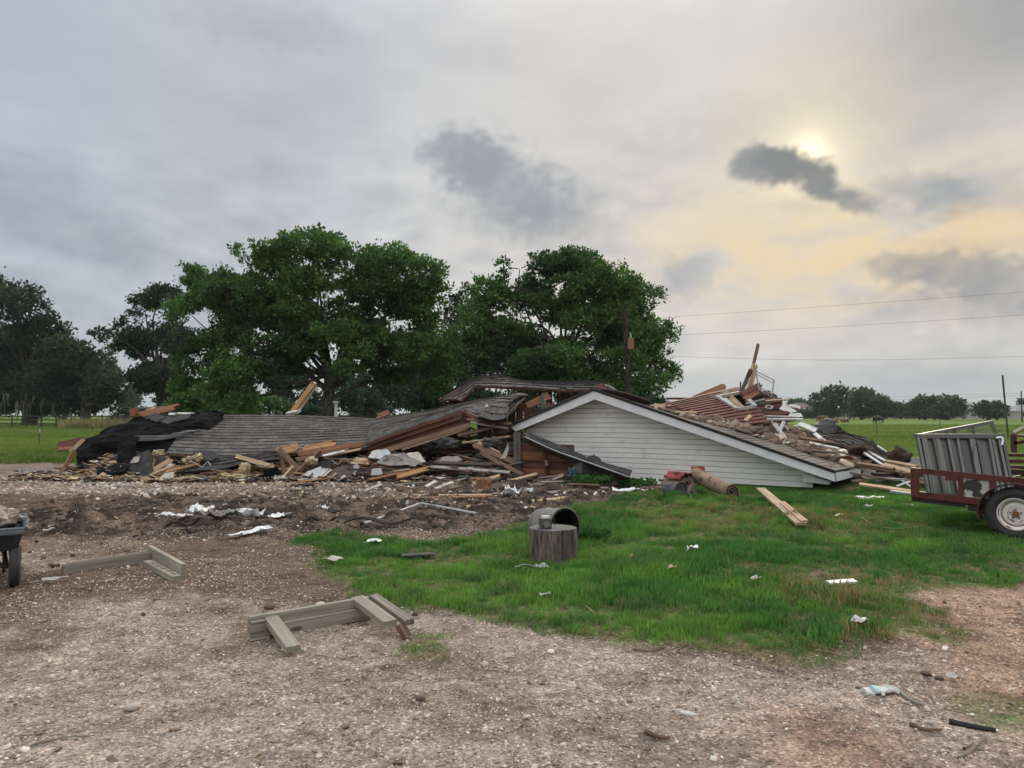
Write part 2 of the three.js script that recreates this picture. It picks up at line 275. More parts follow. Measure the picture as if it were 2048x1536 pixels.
scatter('plaster_crumbs', [...chipGeos, stones[0]], white, 'pale crumbs of plaster and foam by the foot of the wreck', 13000, 14, (R) => {
  const z = -10 - 9 * R() ** 0.6, x = -14 + 18 * R(); const left = smooth(-3.5, -7, x) * smooth(-13.5, -16.5, z), spots = smooth(0.56, 0.68, fbm(x * 0.8 + 21, z * 0.8, 3));
  if (lawn(x, z) > 0.3 || R() > 0.07 + 0.35 * paleStrip(x, z) + 0.75 * left * (0.35 + 0.65 * spots) + 0.4 * spots * churn(x, z)) return null;
  const s = 0.012 + 0.035 * R() ** 2, v = 0.7 + 0.4 * R();
  return { pos: [x, groundHeight(x, z) + s * 0.2, z], rot: [R(), R() * 6.28, R()], s: [s * 1.4, s * 0.7, s], c: (R() < 0.75 ? [0.62, 0.57, 0.52] : [0.55, 0.42, 0.26]).map((q) => q * v) };
});

// ---------------------------------------------------------------- grass
function tuft(seed, blades, hgt, spread, wid) {
  const R = rng(seed), P = [], I = [], UV = [];
  for (let b = 0; b < blades; b++) {
    const a = R() * 6.283, r = spread * Math.sqrt(R()), x = Math.cos(a) * r, z = Math.sin(a) * r, h = hgt * (0.55 + 0.6 * R()), lean = (0.15 + 0.55 * R()) * h, la = R() * 6.283, w = wid * (0.7 + 0.6 * R());
    const ta = la + 1.57, wx = Math.cos(ta) * w, wz = Math.sin(ta) * w, k = P.length / 3, lx = Math.cos(la) * lean, lz = Math.sin(la) * lean;
    P.push(x - wx, -0.01, z - wz, x + wx, -0.01, z + wz, x + lx * 0.35 - wx * 0.8, h * 0.6, z + lz * 0.35 - wz * 0.8, x + lx * 0.35 + wx * 0.8, h * 0.6, z + lz * 0.35 + wz * 0.8, x + lx, h * 0.95, z + lz);
    for (let i = 0; i < 5; i++) UV.push(0, 0);
    I.push(k, k + 1, k + 2, k + 1, k + 3, k + 2, k + 2, k + 3, k + 4);
  }
  const g = new THREE.BufferGeometry(); g.setAttribute('position', new THREE.Float32BufferAttribute(P, 3)); g.setAttribute('uv', new THREE.Float32BufferAttribute(UV, 2)); g.setIndex(I); g.computeVertexNormals(); return g;
}
const bladeMat = phys([1, 1, 1], 0.95, { transmission: 0.42, thickness: 0, side: THREE.DoubleSide, specularIntensity: 0.35 });
const dryAt = toXZ([[1380, 1045], [1480, 1035], [1560, 1045], [1690, 1045], [1640, 1050], [1780, 1215], [1420, 1040]]);
function grassColor(x, z, R) {
  const n = fbm(x * 0.9 + 5, z * 0.9, 4), n2 = fbm(x * 3.4, z * 3.4 + 9, 3);
  let c = mix3([0.066, 0.195, 0.032], [0.140, 0.30, 0.050], smooth(0.36, 0.64, n));
  c = mix3(c, [0.075, 0.15, 0.06], 0.6 * smooth(0.56, 0.68, n2));
  let dry = 0; for (const [a, b] of dryAt) dry = Math.max(dry, 1 - smooth(0.25, 1.25, Math.hypot(x - a, (z - b) * 0.6)));
  const edge = 1 - smooth(0.5, 0.95, lawn(x, z));
  if (R() < 0.025 + 0.5 * dry + 0.14 * edge) c = mix3([0.30, 0.24, 0.11], [0.20, 0.20, 0.07], R());
  const v = 0.72 + 0.55 * R(); return c.map((k) => k * v);
}
const underGable = (x, z) => { const a = 33 * Math.PI / 180, dx = x - 6.48, dz = z + 15, b = dx * Math.sin(a) - dz * Math.cos(a), s = dx * Math.cos(a) + dz * Math.sin(a); return b > 0.42 && s > -5 && s < 0.2; };
const tufts = [21, 22, 23, 24, 25].map((s, i) => tuft(s, 17, 0.046 + i * 0.005, 0.055, 0.0026));
scatter('lawn_grass', tufts, bladeMat, 'short green lawn grass in front of the fallen gable', 86000, 15, (R) => {
  const [x, z] = wedge(R, 4.6, 21, 0.80); if (underGable(x, z)) return null; const g = lawn(x, z), n = fbm(x * 1.7 + 40, z * 1.7, 3);
  if (R() > smooth(0.30, 0.85, g + (n - 0.5) * 0.7) * (0.55 + 0.45 * smooth(0.3, 0.5, n))) return null;
  const s = (0.75 + 0.7 * R()) * (0.72 + 0.7 * smooth(0.35, 0.65, n)) * (0.6 + 0.4 * smooth(0.4, 0.9, g)) * (1 - 0.25 * smooth(-11, -15, z));
  return { pos: [x, groundHeight(x, z), z], rot: [0, R() * 6.28, 0], s: [s * 1.15, s, s * 1.15], c: grassColor(x, z, R) };
});
const fieldTufts = [31, 32, 33].map((s) => tuft(s, 16, 0.16, 0.20, 0.007));
scatter('pasture_grass', fieldTufts, bladeMat, 'rough pasture grass stretching away behind the wreck', 78000, 16, (R) => {
  const z = -(24 + 75 * R() ** 1.5), x = (R() * 2 - 1) * (-z * 0.76 + 14);
  if (R() > lawn(x, z) || Math.abs(x - 1) < 6 && z > -27) return null;
  const s = (0.7 + 0.7 * R()) * (1 + 1.1 * smooth(-30, -90, z)), n = fbm(x * 0.12 + 3, z * 0.2, 3), v = 0.75 + 0.5 * R();
  const c = R() < 0.16 ? [0.24, 0.22, 0.08] : mix3([0.10, 0.20, 0.026], [0.18, 0.26, 0.045], smooth(0.35, 0.65, n));
  return { pos: [x, groundHeight(x, z), z], rot: [0, R() * 6.28, 0], s: [s * 1.3, s * 0.75, s * 1.3], c: c.map((k) => k * v) };
});

// ================================================================ TREES
const leafMat = phys([1, 1, 1], 0.8, { transmission: 0.45, thickness: 0, side: THREE.DoubleSide, vertexColors: true, specularIntensity: 0.4 });
const barkMap = tex(256, 512, (u, v) => 0.55 + 0.7 * (tfbm(u, v, 22, 5, 4) - 0.5) - 0.35 * smooth(0.6, 0.8, tnoise(u, v, 26, 6, 8)), true);
const bark = std([0.30, 0.255, 0.215], 0.95, { map: barkMap, bumpMap: barkMap, bumpScale: 0.04 });
function hash3(x, y, z) { return h2(x + Math.imul(z, 7919), y - Math.imul(z, 104729)); }
function noise3(x, y, z) { const zi = Math.floor(z), w = z - zi, t = w * w * (3 - 2 * w); return lerp(noise2(x + zi * 37.7, y + zi * 91.3), noise2(x + (zi + 1) * 37.7, y + (zi + 1) * 91.3), t); }
function limb(points, r0, r1, n = 7) {                                   // a tapering, bending limb
  const c = new THREE.CatmullRomCurve3(points), S = Math.max(4, points.length * 4), g = new THREE.TubeGeometry(c, S, 1, n), p = g.attributes.position, v = V3();
  for (let i = 0; i <= S; i++) { const o = c.getPointAt(i / S), r = lerp(r0, r1, (i / S) ** 0.8); for (let j = 0; j <= n; j++) { const k = i * (n + 1) + j; v.fromBufferAttribute(p, k).sub(o).multiplyScalar(r * (0.9 + 0.2 * noise2(j * 1.7, i * 0.9))).add(o); p.setXYZ(k, v.x, v.y, v.z); } }
  g.computeVertexNormals(); const L = c.getLength(), uv = g.attributes.uv; for (let k = 0; k < uv.count; k++) uv.setXY(k, uv.getY(k) * Math.max(0.5, r0 * 3), uv.getX(k) * L / 1.5);
  return g;
}
function makeTree(o) {
  const R = rng(o.seed), k = o.depth / FOCAL, root = V3(at(o.trunk[0], 800, o.depth).x, 0, -o.depth);
  const t = thing(o.name ?? 'tree', o.label, 'tree', root, 0, o.group);
  const lobes = o.lobes.map(([px, py, rx, ry, dz = 0]) => { const z = dz || (R() - 0.5) * (o.deep ?? 3); const c = at(px, py, o.depth + z).sub(root); return { c, rx: rx * k, ry: ry * k, rz: Math.max(0.8 * rx, ry) * k, w: rx * ry * Math.max(rx, ry) }; });
  if (o.split) { const big = lobes.splice(0); for (const l of big) for (let i = 0; i < o.split; i++) { const a = R() * 2 - 1, b = R() * 6.283, q = Math.sqrt(1 - a * a), e = 0.62 + 0.25 * R(), f = 0.40 + 0.22 * R(); lobes.push({ c: V3(l.c.x + q * Math.cos(b) * l.rx * e, l.c.y + a * l.ry * e, l.c.z + q * Math.sin(b) * l.rz * e), rx: l.rx * f * 1.15, ry: l.ry * f, rz: l.rz * f, w: l.w * f * f * f, from: l.c, first: i === 0, big: l }); } }
  const total = lobes.reduce((s, l) => s + l.w, 0), P = [], C = [], I = [], twigs = [];
  const top = at(o.trunk[0] + (o.trunk[3] ?? 0), o.trunk[2], o.depth).sub(root), tw = o.trunk[1] * k / 2;
  for (const l of lobes) {
    if (l.from && !l.first) twigs.push(limb([l.from, l.from.clone().lerp(l.c, 0.5).add(V3(0, 0.2 * (R() - 0.5), 0)), l.c], tw * 0.13, tw * 0.05, 5)); else {
    const ft = 0.6 + 0.42 * R(), start = V3(top.x * ft, top.y * ft, (R() - 0.5) * tw), goal = l.from ?? l.c, mid = start.clone().lerp(goal, 0.45).add(V3((R() - 0.5) * 1.4, (l.c.y - start.y) * 0.22 + 0.2 - 0.5 * R(), (R() - 0.5) * 1.4));
    mesh('limb', limb([start, mid, goal], tw * (0.24 + 0.16 * R()), tw * 0.07, 6), bark, t); }
    const n = Math.max(3, Math.round(o.clumps * l.w / total));
    for (let i = 0; i < n; i++) {
      let a = R() * 2 - 1, b = R() * 6.283, q = Math.sqrt(1 - a * a), rr = Math.cbrt(0.12 + 0.88 * R()) * (1 + 0.14 * (R() - 0.5));
      const d = V3(q * Math.cos(b), a, q * Math.sin(b)), c = V3(l.c.x + d.x * l.rx * rr, l.c.y + d.y * l.ry * rr, l.c.z + d.z * l.rz * rr);
      if (c.y < (o.low ?? 0.4)) continue;
      const s = o.hole ?? 1.6; if (noise3(c.x / s + o.seed, c.y / s, c.z / s) < (o.gap ?? 0.34)) continue;
      if (R() < (o.twigs ?? 0.3)) { const m = l.c.clone().lerp(c, 0.55).add(V3((R() - 0.5) * 0.5, (R() - 0.5) * 0.5, 0)); twigs.push(limb([l.c.clone().lerp(c, 0.1), m, c], tw * 0.09, tw * 0.025, 3)); }
      const hue = R(), base = mix3(o.color[0], o.color[1], clamp(noise3(c.x / 2.3 + 9, c.y / 2.3, c.z / 2.3) * 1.6 - 0.3)), cr = o.clumpR * (0.6 + 0.7 * R()), v = 0.62 + 0.76 * hue, lc = base.map((x) => x * v);
      const tilt = V3(d.x * 0.5 + (o.wind ?? 0.2), 0.5 + d.y * 0.4, d.z * 0.5);
      for (let j = 0; j < o.leaves; j++) {
        const p = V3((R() + R() - 1) * cr * 1.25, (R() + R() - 1) * cr * 0.8, (R() + R() - 1) * cr * 1.25).add(c);
        const ax = V3(R() - 0.5, R() - 0.5, R() - 0.5).addScaledVector(tilt, 0.35).normalize(), n2 = V3(R() - 0.5, R() - 0.5 + 0.35, R() - 0.5).cross(ax).normalize(), L = o.leaf * (0.5 + 1.1 * R() ** 1.6), W = L * 0.3, up = ax.clone().cross(n2).multiplyScalar(W * 0.25), m = P.length / 3;
        P.push(p.x, p.y, p.z, p.x + ax.x * L * 0.5 + n2.x * W + up.x, p.y + ax.y * L * 0.5 + n2.y * W + up.y, p.z + ax.z * L * 0.5 + n2.z * W + up.z, p.x + ax.x * L, p.y + ax.y * L, p.z + ax.z * L, p.x + ax.x * L * 0.5 - n2.x * W + up.x, p.y + ax.y * L * 0.5 - n2.y * W + up.y, p.z + ax.z * L * 0.5 - n2.z * W + up.z);
        const lv = 0.85 + 0.3 * R(); for (let q2 = 0; q2 < 4; q2++) C.push(lc[0] * lv, lc[1] * lv, lc[2] * lv);
        I.push(m, m + 1, m + 2, m, m + 2, m + 3);
      }
    }
  }
  mesh('trunk', limb([V3(0, -0.2, 0), V3(0.02, top.y * 0.3, 0), V3(top.x * 0.6, top.y * 0.7, 0), V3(top.x, top.y * 1.05, 0)], tw * 1.15, tw * 0.7, 12), bark, t);
  if (twigs.length) { const m = mesh('twigs', join(twigs), bark, t); m.userData.kind = 'stuff'; }
  const g = new THREE.BufferGeometry(); g.setAttribute('position', new THREE.Float32BufferAttribute(P, 3)); g.setAttribute('color', new THREE.Float32BufferAttribute(C, 3)); g.setIndex(I); g.computeVertexNormals();
  const crown = mesh('crown', g, leafMat, t); crown.userData.kind = 'stuff';
  return [t, I.length / 3];
}
const oakGreen = [[0.042, 0.110, 0.030], [0.100, 0.205, 0.044]], darkGreen = [[0.018, 0.047, 0.028], [0.040, 0.080, 0.036]], farGreen = [[0.040, 0.075, 0.040], [0.075, 0.115, 0.055]];
let tris = 0;
const tree = (o) => { const r = makeTree(o); tris += r[1]; return r[0]; };
tree({ seed: 101, name: 'oak_tree', label: 'broad spreading green oak tree with forked trunk behind the shingled roof slab', depth: 36, trunk: [655, 30, 738, 6], clumps: 6000, leaves: 30, leaf: 0.17, clumpR: 0.30, color: oakGreen, twigs: 0.10, gap: 0.30, hole: 1.2, deep: 4, split: 6,
  lobes: [[650, 528, 105, 52], [545, 555, 95, 60], [435, 575, 68, 50], [385, 540, 26, 20], [765, 560, 90, 56], [840, 600, 55, 60], [430, 668, 78, 70], [410, 752, 62, 48], [395, 800, 46, 34], [480, 770, 66, 48], [560, 640, 95, 50], [690, 625, 120, 52], [800, 670, 80, 62], [862, 735, 44, 62], [640, 478, 36, 18], [855, 540, 24, 26], [535, 505, 40, 26], [600, 690, 70, 30], [725, 685, 80, 32], [540, 715, 46, 36], [775, 735, 50, 36], [500, 690, 50, 44], [470, 625, 60, 50], [890, 690, 26, 40], [700, 735, 40, 16], [590, 745, 34, 14]] });
tree({ seed: 102, name: 'oak_tree', label: 'rounded green oak tree rising behind the peak of the white gable', depth: 41, trunk: [1128, 30, 740, -4], clumps: 5600, leaves: 30, leaf: 0.175, clumpR: 0.31, color: oakGreen, twigs: 0.10, gap: 0.30, hole: 1.2, deep: 4, split: 7, wind: -0.3,
  lobes: [[1035, 575, 72, 52], [1130, 560, 95, 48], [1210, 572, 70, 52], [1265, 630, 62, 66], [1080, 650, 105, 66], [1195, 670, 110, 70], [965, 660, 52, 66], [1305, 700, 46, 62], [1110, 735, 120, 46], [1250, 752, 84, 44], [950, 745, 52, 52], [1150, 520, 40, 18], [1335, 745, 20, 26], [980, 560, 26, 26], [1000, 700, 70, 60], [930, 700, 40, 50], [1040, 760, 70, 40], [1180, 620, 80, 60]] });
tree({ seed: 103, name: 'oak_tree', label: 'dark oak tree half hidden between the two broad green oaks', depth: 56, trunk: [928, 26, 740], clumps: 420, leaves: 22, leaf: 0.3, clumpR: 0.55, color: darkGreen, deep: 3, gap: 0.36,
  lobes: [[930, 625, 44, 40], [915, 680, 52, 52], [955, 720, 48, 50], [900, 760, 46, 36]] });
tree({ seed: 104, name: 'oak_tree', label: 'dark open-branched oak tree showing sky through its crown beside the broad oak', depth: 66, trunk: [325, 22, 720, -8], clumps: 1300, leaves: 24, leaf: 0.28, clumpR: 0.42, color: darkGreen, deep: 4, split: 4, gap: 0.34, hole: 2.2, twigs: 0.4,
  lobes: [[330, 600, 48, 26], [290, 622, 46, 26], [240, 640, 42, 24], [212, 668, 26, 14], [300, 668, 66, 30], [355, 655, 40, 56], [262, 700, 44, 18], [335, 735, 58, 40], [310, 775, 50, 34], [345, 808, 56, 26]] });
tree({ seed: 105, name: 'oak_tree', label: 'huge dark oak tree hung with grey moss at the pasture edge', depth: 96, trunk: [60, 26, 770], clumps: 2600, leaves: 22, leaf: 0.45, clumpR: 0.75, color: darkGreen, deep: 9, split: 5, gap: 0.2, hole: 3, twigs: 0.1, low: 1.0,
  lobes: [[14, 640, 80, 58], [-60, 650, 100, 90], [78, 690, 76, 62], [-20, 740, 110, 70], [70, 765, 90, 50], [18, 596, 38, 20], [-80, 790, 110, 50], [30, 815, 90, 26], [118, 805, 60, 30]] });
tree({ seed: 106, name: 'oak_tree', label: 'lower dark oak tree sloping down beside the huge mossy oak', depth: 90, trunk: [172, 20, 790], clumps: 900, leaves: 22, leaf: 0.46, clumpR: 0.75, color: darkGreen, deep: 6, gap: 0.26, hole: 2.6, twigs: 0.12, low: 0.8,
  lobes: [[130, 715, 52, 42], [178, 735, 46, 36], [205, 770, 44, 34], [160, 790, 60, 40], [222, 805, 30, 24], [235, 728, 14, 12], [115, 770, 60, 44]] });
for (const [i, px, label, lobes] of [[0, 585, 'dim background tree seen behind the low left limbs of the broad oak', [[560, 775, 60, 40], [610, 790, 50, 34], [575, 745, 34, 24]]], [1, 720, 'dim background tree filling the gap right of the forked trunk', [[700, 785, 50, 34], [745, 765, 50, 40], [720, 805, 60, 22]]], [2, 830, 'dim background tree behind the right skirt of the broad oak', [[810, 770, 50, 44], [860, 760, 50, 50], [835, 800, 60, 26]]]]) tree({ seed: 140 + i, name: 'background_tree', label, group: 'background trees behind the broad oak', depth: 82, trunk: [px, 14, 790], clumps: 520, leaves: 22, leaf: 0.4, clumpR: 0.6, color: darkGreen, deep: 4, split: 4, gap: 0.32, hole: 2, twigs: 0.1, low: 0.5, lobes });
// moss that hangs from the huge oak
{
  const moss = std([0.20, 0.20, 0.165], 1, { side: THREE.DoubleSide }), R = rng(77), t = thing('hanging_moss', 'grey beards of moss hanging from the huge dark oak', 'moss', V3(at(60, 820, 92).x, 0, -92)); t.userData.kind = 'stuff';
  const list = []; for (let i = 0; i < 34; i++) { const p = at(-10 + 150 * R(), 785 + 30 * R(), 92 + (R() - 0.5) * 6).sub(t.position), L = 0.8 + 1.6 * R(); list.push(limb([p, V3(p.x + (R() - 0.5) * 0.5, p.y - L * 0.5, p.z), V3(p.x + (R() - 0.5) * 0.6, p.y - L, p.z)], 0.10 + 0.1 * R(), 0.02, 4)); }
  const m = mesh('strands', join(list), moss, t); m.userData.kind = 'stuff';
}
// far trees beyond the pasture
const farTrees = [
  [1662, 800, 'tallest round tree at the far edge of the pasture', 210, 8, 6, [[1650, 798, 24, 20], [1672, 788, 24, 18], [1655, 818, 32, 16], [1685, 802, 14, 14]]],
  [1722, 800, 'broad dark tree beside the tallest round tree across the pasture', 215, 7, 6, [[1715, 796, 18, 16], [1728, 790, 20, 13], [1722, 815, 28, 18]]],
  [1764, 812, 'dark tree with sloping crown in the far treeline', 212, 6, 6, [[1758, 806, 18, 14], [1772, 814, 18, 14], [1764, 825, 26, 10]]],
  [1800, 822, 'low hazy tree filling the gap in the far treeline', 240, 5, 6, [[1795, 820, 20, 12], [1815, 822, 18, 11]]],
  [1850, 815, 'ragged far tree left of the mounded green tree', 205, 6, 6, [[1838, 812, 20, 14], [1852, 806, 16, 10], [1845, 824, 26, 11]]],
  [1894, 810, 'wide mounded green tree before the far grey roof', 200, 7, 6, [[1882, 806, 26, 14], [1905, 812, 24, 16], [1893, 822, 40, 14]]],
  [1974, 822, 'low dark bush-like tree right of the far grey roof', 200, 5, 5, [[1968, 822, 14, 12], [1990, 822, 20, 13], [1972, 812, 6, 8]]],
  [1600, 815, 'pale tree behind the far brown hipped roof', 320, 5, 6, [[1594, 808, 18, 9], [1612, 812, 16, 9]]],
  [264, 795, 'small pale far tree seen between the dark oaks', 230, 5, 6, [[264, 786, 16, 12], [258, 806, 20, 14]]],
  [2060, 812, 'far tree at the edge of the pasture behind the grey house', 300, 5, 5, [[2052, 806, 14, 9], [2075, 812, 22, 13]]],
];
for (const [tx, , label, d, w, tp, lobes] of farTrees) tree({ seed: 300 + tx, name: 'far_tree', label, group: 'far treeline', depth: d, trunk: [tx, w, 818], clumps: 170, leaves: 20, leaf: 0.85, clumpR: 1.0, color: farGreen, deep: 5, gap: 0.2, hole: 3, twigs: 0, low: 0.5, lobes });
// thicket of low shrubs under the oaks
const shrubs = [[400, 818, 40, 20, 46], [470, 812, 44, 24, 50], [540, 815, 40, 20, 54], [610, 825, 34, 12, 60], [740, 818, 40, 18, 60], [840, 775, 60, 56, 50], [720, 800, 44, 26, 56], [880, 800, 44, 30, 50], [970, 806, 40, 26, 50], [1060, 802, 50, 24, 56], [1180, 800, 60, 24, 56], [1290, 808, 44, 20, 56], [300, 830, 40, 12, 80], [255, 832, 34, 10, 92]];
shrubs.forEach(([px, py, rx, ry, d], i) => {
  const where = ['beneath the low limbs of the broad oak', 'beside the leafy skirt of the broad oak', 'in the shade left of the forked trunk', 'low behind the upright yellow plank', 'right of the forked oak trunk', 'tall behind the buckled roof section', 'low between the oak trunk and the buckled roof', 'left of the ridge roof section', 'just behind the ridge roof section', 'behind the high ridge roof', 'behind the gable peak', 'below the rounded oak by the utility pole', 'under the open-branched dark oak', 'at the rail fence by the mossy oaks'][i];
  tree({ seed: 500 + i, name: 'shrub', label: `green shrub growing ${where}`, group: 'shrubs under the oaks', depth: d, trunk: [px, 5, py], clumps: 110, leaves: 20, leaf: 0.26, clumpR: 0.42, color: i < 3 ? oakGreen : darkGreen, deep: 2, gap: 0.2, twigs: 0, low: 0.1, lobes: [[px - rx * 0.4, py, rx * 0.6, ry], [px + rx * 0.4, py + 4, rx * 0.6, ry * 0.9], [px, py - ry * 0.3, rx * 0.5, ry * 0.8]] });
});
console.log('tree triangles', tris);
// hedge along the far side of the pasture
{
  const R = rng(61), P = [], I = [];
  for (let i = 0; i < 16000; i++) { const x = 40 + 190 * R(), z = -262 + (R() - 0.5) * 6, hh = 2.1 + 1.6 * fbm(x * 0.09, 3, 3), y = hh * Math.sqrt(R()), L = 0.7, m = P.length / 3; const a = V3(R() - 0.5, R() - 0.5, R() - 0.5).normalize().multiplyScalar(L), b = V3(R() - 0.5, R() - 0.5, R() - 0.5).cross(a).normalize().multiplyScalar(L * 0.4); P.push(x, y, z, x + a.x + b.x, y + a.y + b.y, z + a.z + b.z, x + a.x - b.x, y + a.y - b.y, z + a.z - b.z); I.push(m, m + 1, m + 2); }
  const g = new THREE.BufferGeometry(); g.setAttribute('position', new THREE.Float32BufferAttribute(P, 3)); g.setAttribute('color', new THREE.Float32BufferAttribute(P.map((_, i) => [0.035, 0.055, 0.032][i % 3]), 3)); g.setIndex(I); g.computeVertexNormals();
  tag(mesh('hedgerow', g, leafMat), 'low dark hedgerow along the far side of the pasture', 'hedge', undefined, 'stuff');
}

scene.fog = new THREE.FogExp2(new THREE.Color(0.80, 0.86, 0.90), 0.0002);
// ================================================================ FAR HOUSES, POLES, WIRES, FENCES
const roofBrown = std([0.17, 0.13, 0.115], 0.95), wallBrick = std([0.30, 0.22, 0.18], 0.95), roofGrey = std([0.24, 0.235, 0.24], 0.9), wallPale = std([0.42, 0.40, 0.38], 0.9), glassFar = std([0.05, 0.06, 0.07], 0.2);
function farHouse(px, d, w, dep, hw, hr, turn, roofM, wallM, label) {
  const t = thing('house', label, 'house', V3(at(px, 820, d).x, 0, -d), turn);
  mesh('wall', box(w, hw, dep, 0, hw / 2, 0), wallM, t);
  const s = new THREE.BufferGeometry(), a = w / 2 + 0.5, b = dep / 2 + 0.5, rg = Math.max(0.6, a - b), P = [-a, hw, b, a, hw, b, a, hw, -b, -a, hw, -b, -rg, hw + hr, 0, rg, hw + hr, 0];
  s.setAttribute('position', new THREE.Float32BufferAttribute(P, 3)); s.setIndex([0, 1, 5, 0, 5, 4, 1, 2, 5, 2, 3, 4, 2, 4, 5, 3, 0, 4, 0, 2, 1, 0, 3, 2]);
  const f = s.toNonIndexed(); f.computeVertexNormals(); const r = mesh('roof', f, roofM, t); mesh('chimney', box(0.9, 1.4, 0.9, w * 0.2, hw + hr * 0.75, -0.6), wallM, r);
  for (let i = -1; i <= 1; i++) mesh('window', box(1.4, 1.2, 0.08, i * w * 0.3, hw * 0.55, dep / 2 + 0.03), glassFar, t);
}
farHouse(1598, 270, 13, 10, 2.4, 3.2, 0.2, roofBrown, wallBrick, 'far brick house with brown hipped roof behind the wreck');
farHouse(1938, 255, 14, 11, 2.6, 2.8, -0.3, roofGrey, wallPale, 'far pale house with grey hipped roof between treeline trees');
farHouse(2050, 250, 15, 10, 2.5, 2.2, 0.1, roofGrey, wallPale, 'far grey house partly cut off beyond the trailer load');
const poleWood = std([0.155, 0.115, 0.09], 0.95, { map: barkMap }), steelGrey = std([0.36, 0.37, 0.38], 0.55, { metalness: 0.6 }), cable = std([0.10, 0.105, 0.11], 0.7), rust = std([0.26, 0.13, 0.085], 0.85);
{
  const x = at(1258, 800, 33.5), y = at(1250, 614, 33.5).y, t = thing('utility_pole', 'brown wooden utility pole with rusty transformer in front of the rounded oak', 'pole', V3(x.x, 0, -33.5));
  mesh('pole', limb([V3(0, -0.3, 0), V3(-0.03, y * 0.5, 0), V3(-0.2, y, 0)], 0.13, 0.095, 10), poleWood, t);
  const ty = at(1258, 688, 33.5).y, c = mesh('transformer', put(cyl(0.14, 0.14, 0.5, 14), 0.06, ty, 0.22), rust, t);
  mesh('bushing', put(cyl(0.03, 0.045, 0.22, 8), 0.06, ty + 0.35, 0.22), steelGrey, c);
  mesh('bracket', box(0.08, 0.3, 0.2, -0.02, ty, 0.1), steelGrey, t);
}
const wirePole = (px, top, d, label) => { const p = at(px, 800, d), y = at(px, top, d).y, t = thing('wire_pole', label, 'pole', V3(p.x, 0, -d)); mesh('pole', limb([V3(0, -0.3, 0), V3(0, y * 0.5, 0), V3(0, y, 0)], 0.15, 0.10, 8), poleWood, t); return [t, y]; };
{
  const [t, y] = wirePole(1283, 553, 60, 'tall thin pole topping out above the rounded oak crown');
  mesh('crossarm', box(1.6, 0.1, 0.1, 0, at(1283, 640, 60).y, 0.12), poleWood, t);
  const [t2] = wirePole(2420, 545, 60, 'tall pole beyond the trailer carrying the wires'); mesh('crossarm', box(1.6, 0.1, 0.1, 0, at(2420, 556, 60).y, 0.12), poleWood, t2);
  for (const [a, m, b, label] of [[638, 610, 556, 'topmost thin overhead wire crossing the sky over the wreck'], [674, 652, 606, 'second thin overhead wire below the topmost wire'], [711, 720, 701, 'lowest thin sagging wire above the upright timber']]) {
    const A = at(1283, a, 60), M = at(1690, m, 60), B = at(2420, b, 60);
    tag(mesh('overhead_wire', new THREE.TubeGeometry(new THREE.CatmullRomCurve3([A, M, B]), 40, 0.009, 4), cable), label, 'wire');
  }
  const [t3, y3] = wirePole(2043, 782, 150, 'far utility pole with crossarm at the pasture edge'); mesh('crossarm', box(2.4, 0.14, 0.12, 0, at(2043, 797, 150).y, 0.16), poleWood, t3);
  const [t4] = wirePole(1500, 790, 290, 'tiny far pole behind the wreck'); mesh('crossarm', box(2.4, 0.14, 0.12, 0, at(1500, 793, 290).y, 0.16), poleWood, t4);
  for (const [a, b, label] of [[746, 792, 'upper of the faint far wires behind the leaning post'], [764, 797, 'lower of the faint far wires behind the leaning post']]) { const A = at(2043, b - 6, 150), B = at(1500, b, 290), M = A.clone().lerp(B, 0.5); M.y -= 0.9; tag(mesh('overhead_wire', new THREE.TubeGeometry(new THREE.CatmullRomCurve3([A, M, B]), 30, 0.02, 4), cable), label, 'wire'); }
  const a = at(2017, 878, 47), b = at(2005, 750, 47); tag(mesh('leaning_post', rod(V3(a.x, -0.2, a.z), b, 0.055, 8), std([0.07, 0.06, 0.055], 0.9)), 'tall thin dark post leaning in the pasture behind the trailer', 'post');
}
const postMat = std([0.06, 0.065, 0.06], 0.85), postWhite = std([0.62, 0.62, 0.6], 0.8);
for (const [px, y0, y1, label, w] of [[78, 893, 858, 'thin steel fence post with white tip in the pasture before the mossy oaks', 1], [1754, 871, 842, 'thin dark fence post standing in front of the grazing cow', 0], [1880, 860, 832, 'thin dark fence post just above the metal frames on the trailer', 0], [186, 868, 848, 'small fence post near the black felt edge', 1]]) {
  const p = onGround(px, y0), h = at(px, y1, -p.z).y, t = thing('fence_post', label, 'post', V3(p.x, 0, p.z), 0, 'pasture fence posts');
  mesh('stake', join([box(0.045, h, 0.012, 0, h / 2, 0), box(0.012, h, 0.04, 0, h / 2, 0.026)]), postMat, t); if (w) mesh('tip', box(0.06, h * 0.22, 0.03, 0, h * 0.89, 0.002), postWhite, t);
}
// weathered rail fence under the oaks
const railMat = std([0.155, 0.14, 0.12], 0.95, { map: barkMap });
function railFence(px0, px1, d0, d1, n, h, label) {
  const A = V3(at(px0, 800, d0).x, 0, -d0), B = V3(at(px1, 800, d1).x, 0, -d1), t = thing('rail_fence', label, 'fence', A), D = B.clone().sub(A);
  for (let i = 0; i <= n; i++) { const p = D.clone().multiplyScalar(i / n); mesh('post', rod(V3(p.x, -0.1, p.z), V3(p.x, h * 1.1, p.z), 0.07, 6), railMat, t); if (i < n) for (const y of [0.4, 0.7, 0.98]) { const q = D.clone().multiplyScalar((i + 1) / n); mesh('rail', bar(V3(p.x, h * y, p.z + 0.08), V3(q.x, h * y - 0.02, q.z + 0.08), 0.05, 0.12), railMat, t); } }
}
railFence(-60, 300, 84, 78, 12, 1.4, 'weathered rail fence along the pasture below the mossy oaks');
railFence(470, 800, 48, 50, 8, 1.5, 'weathered rail fence behind the roof slab under the forked oak');
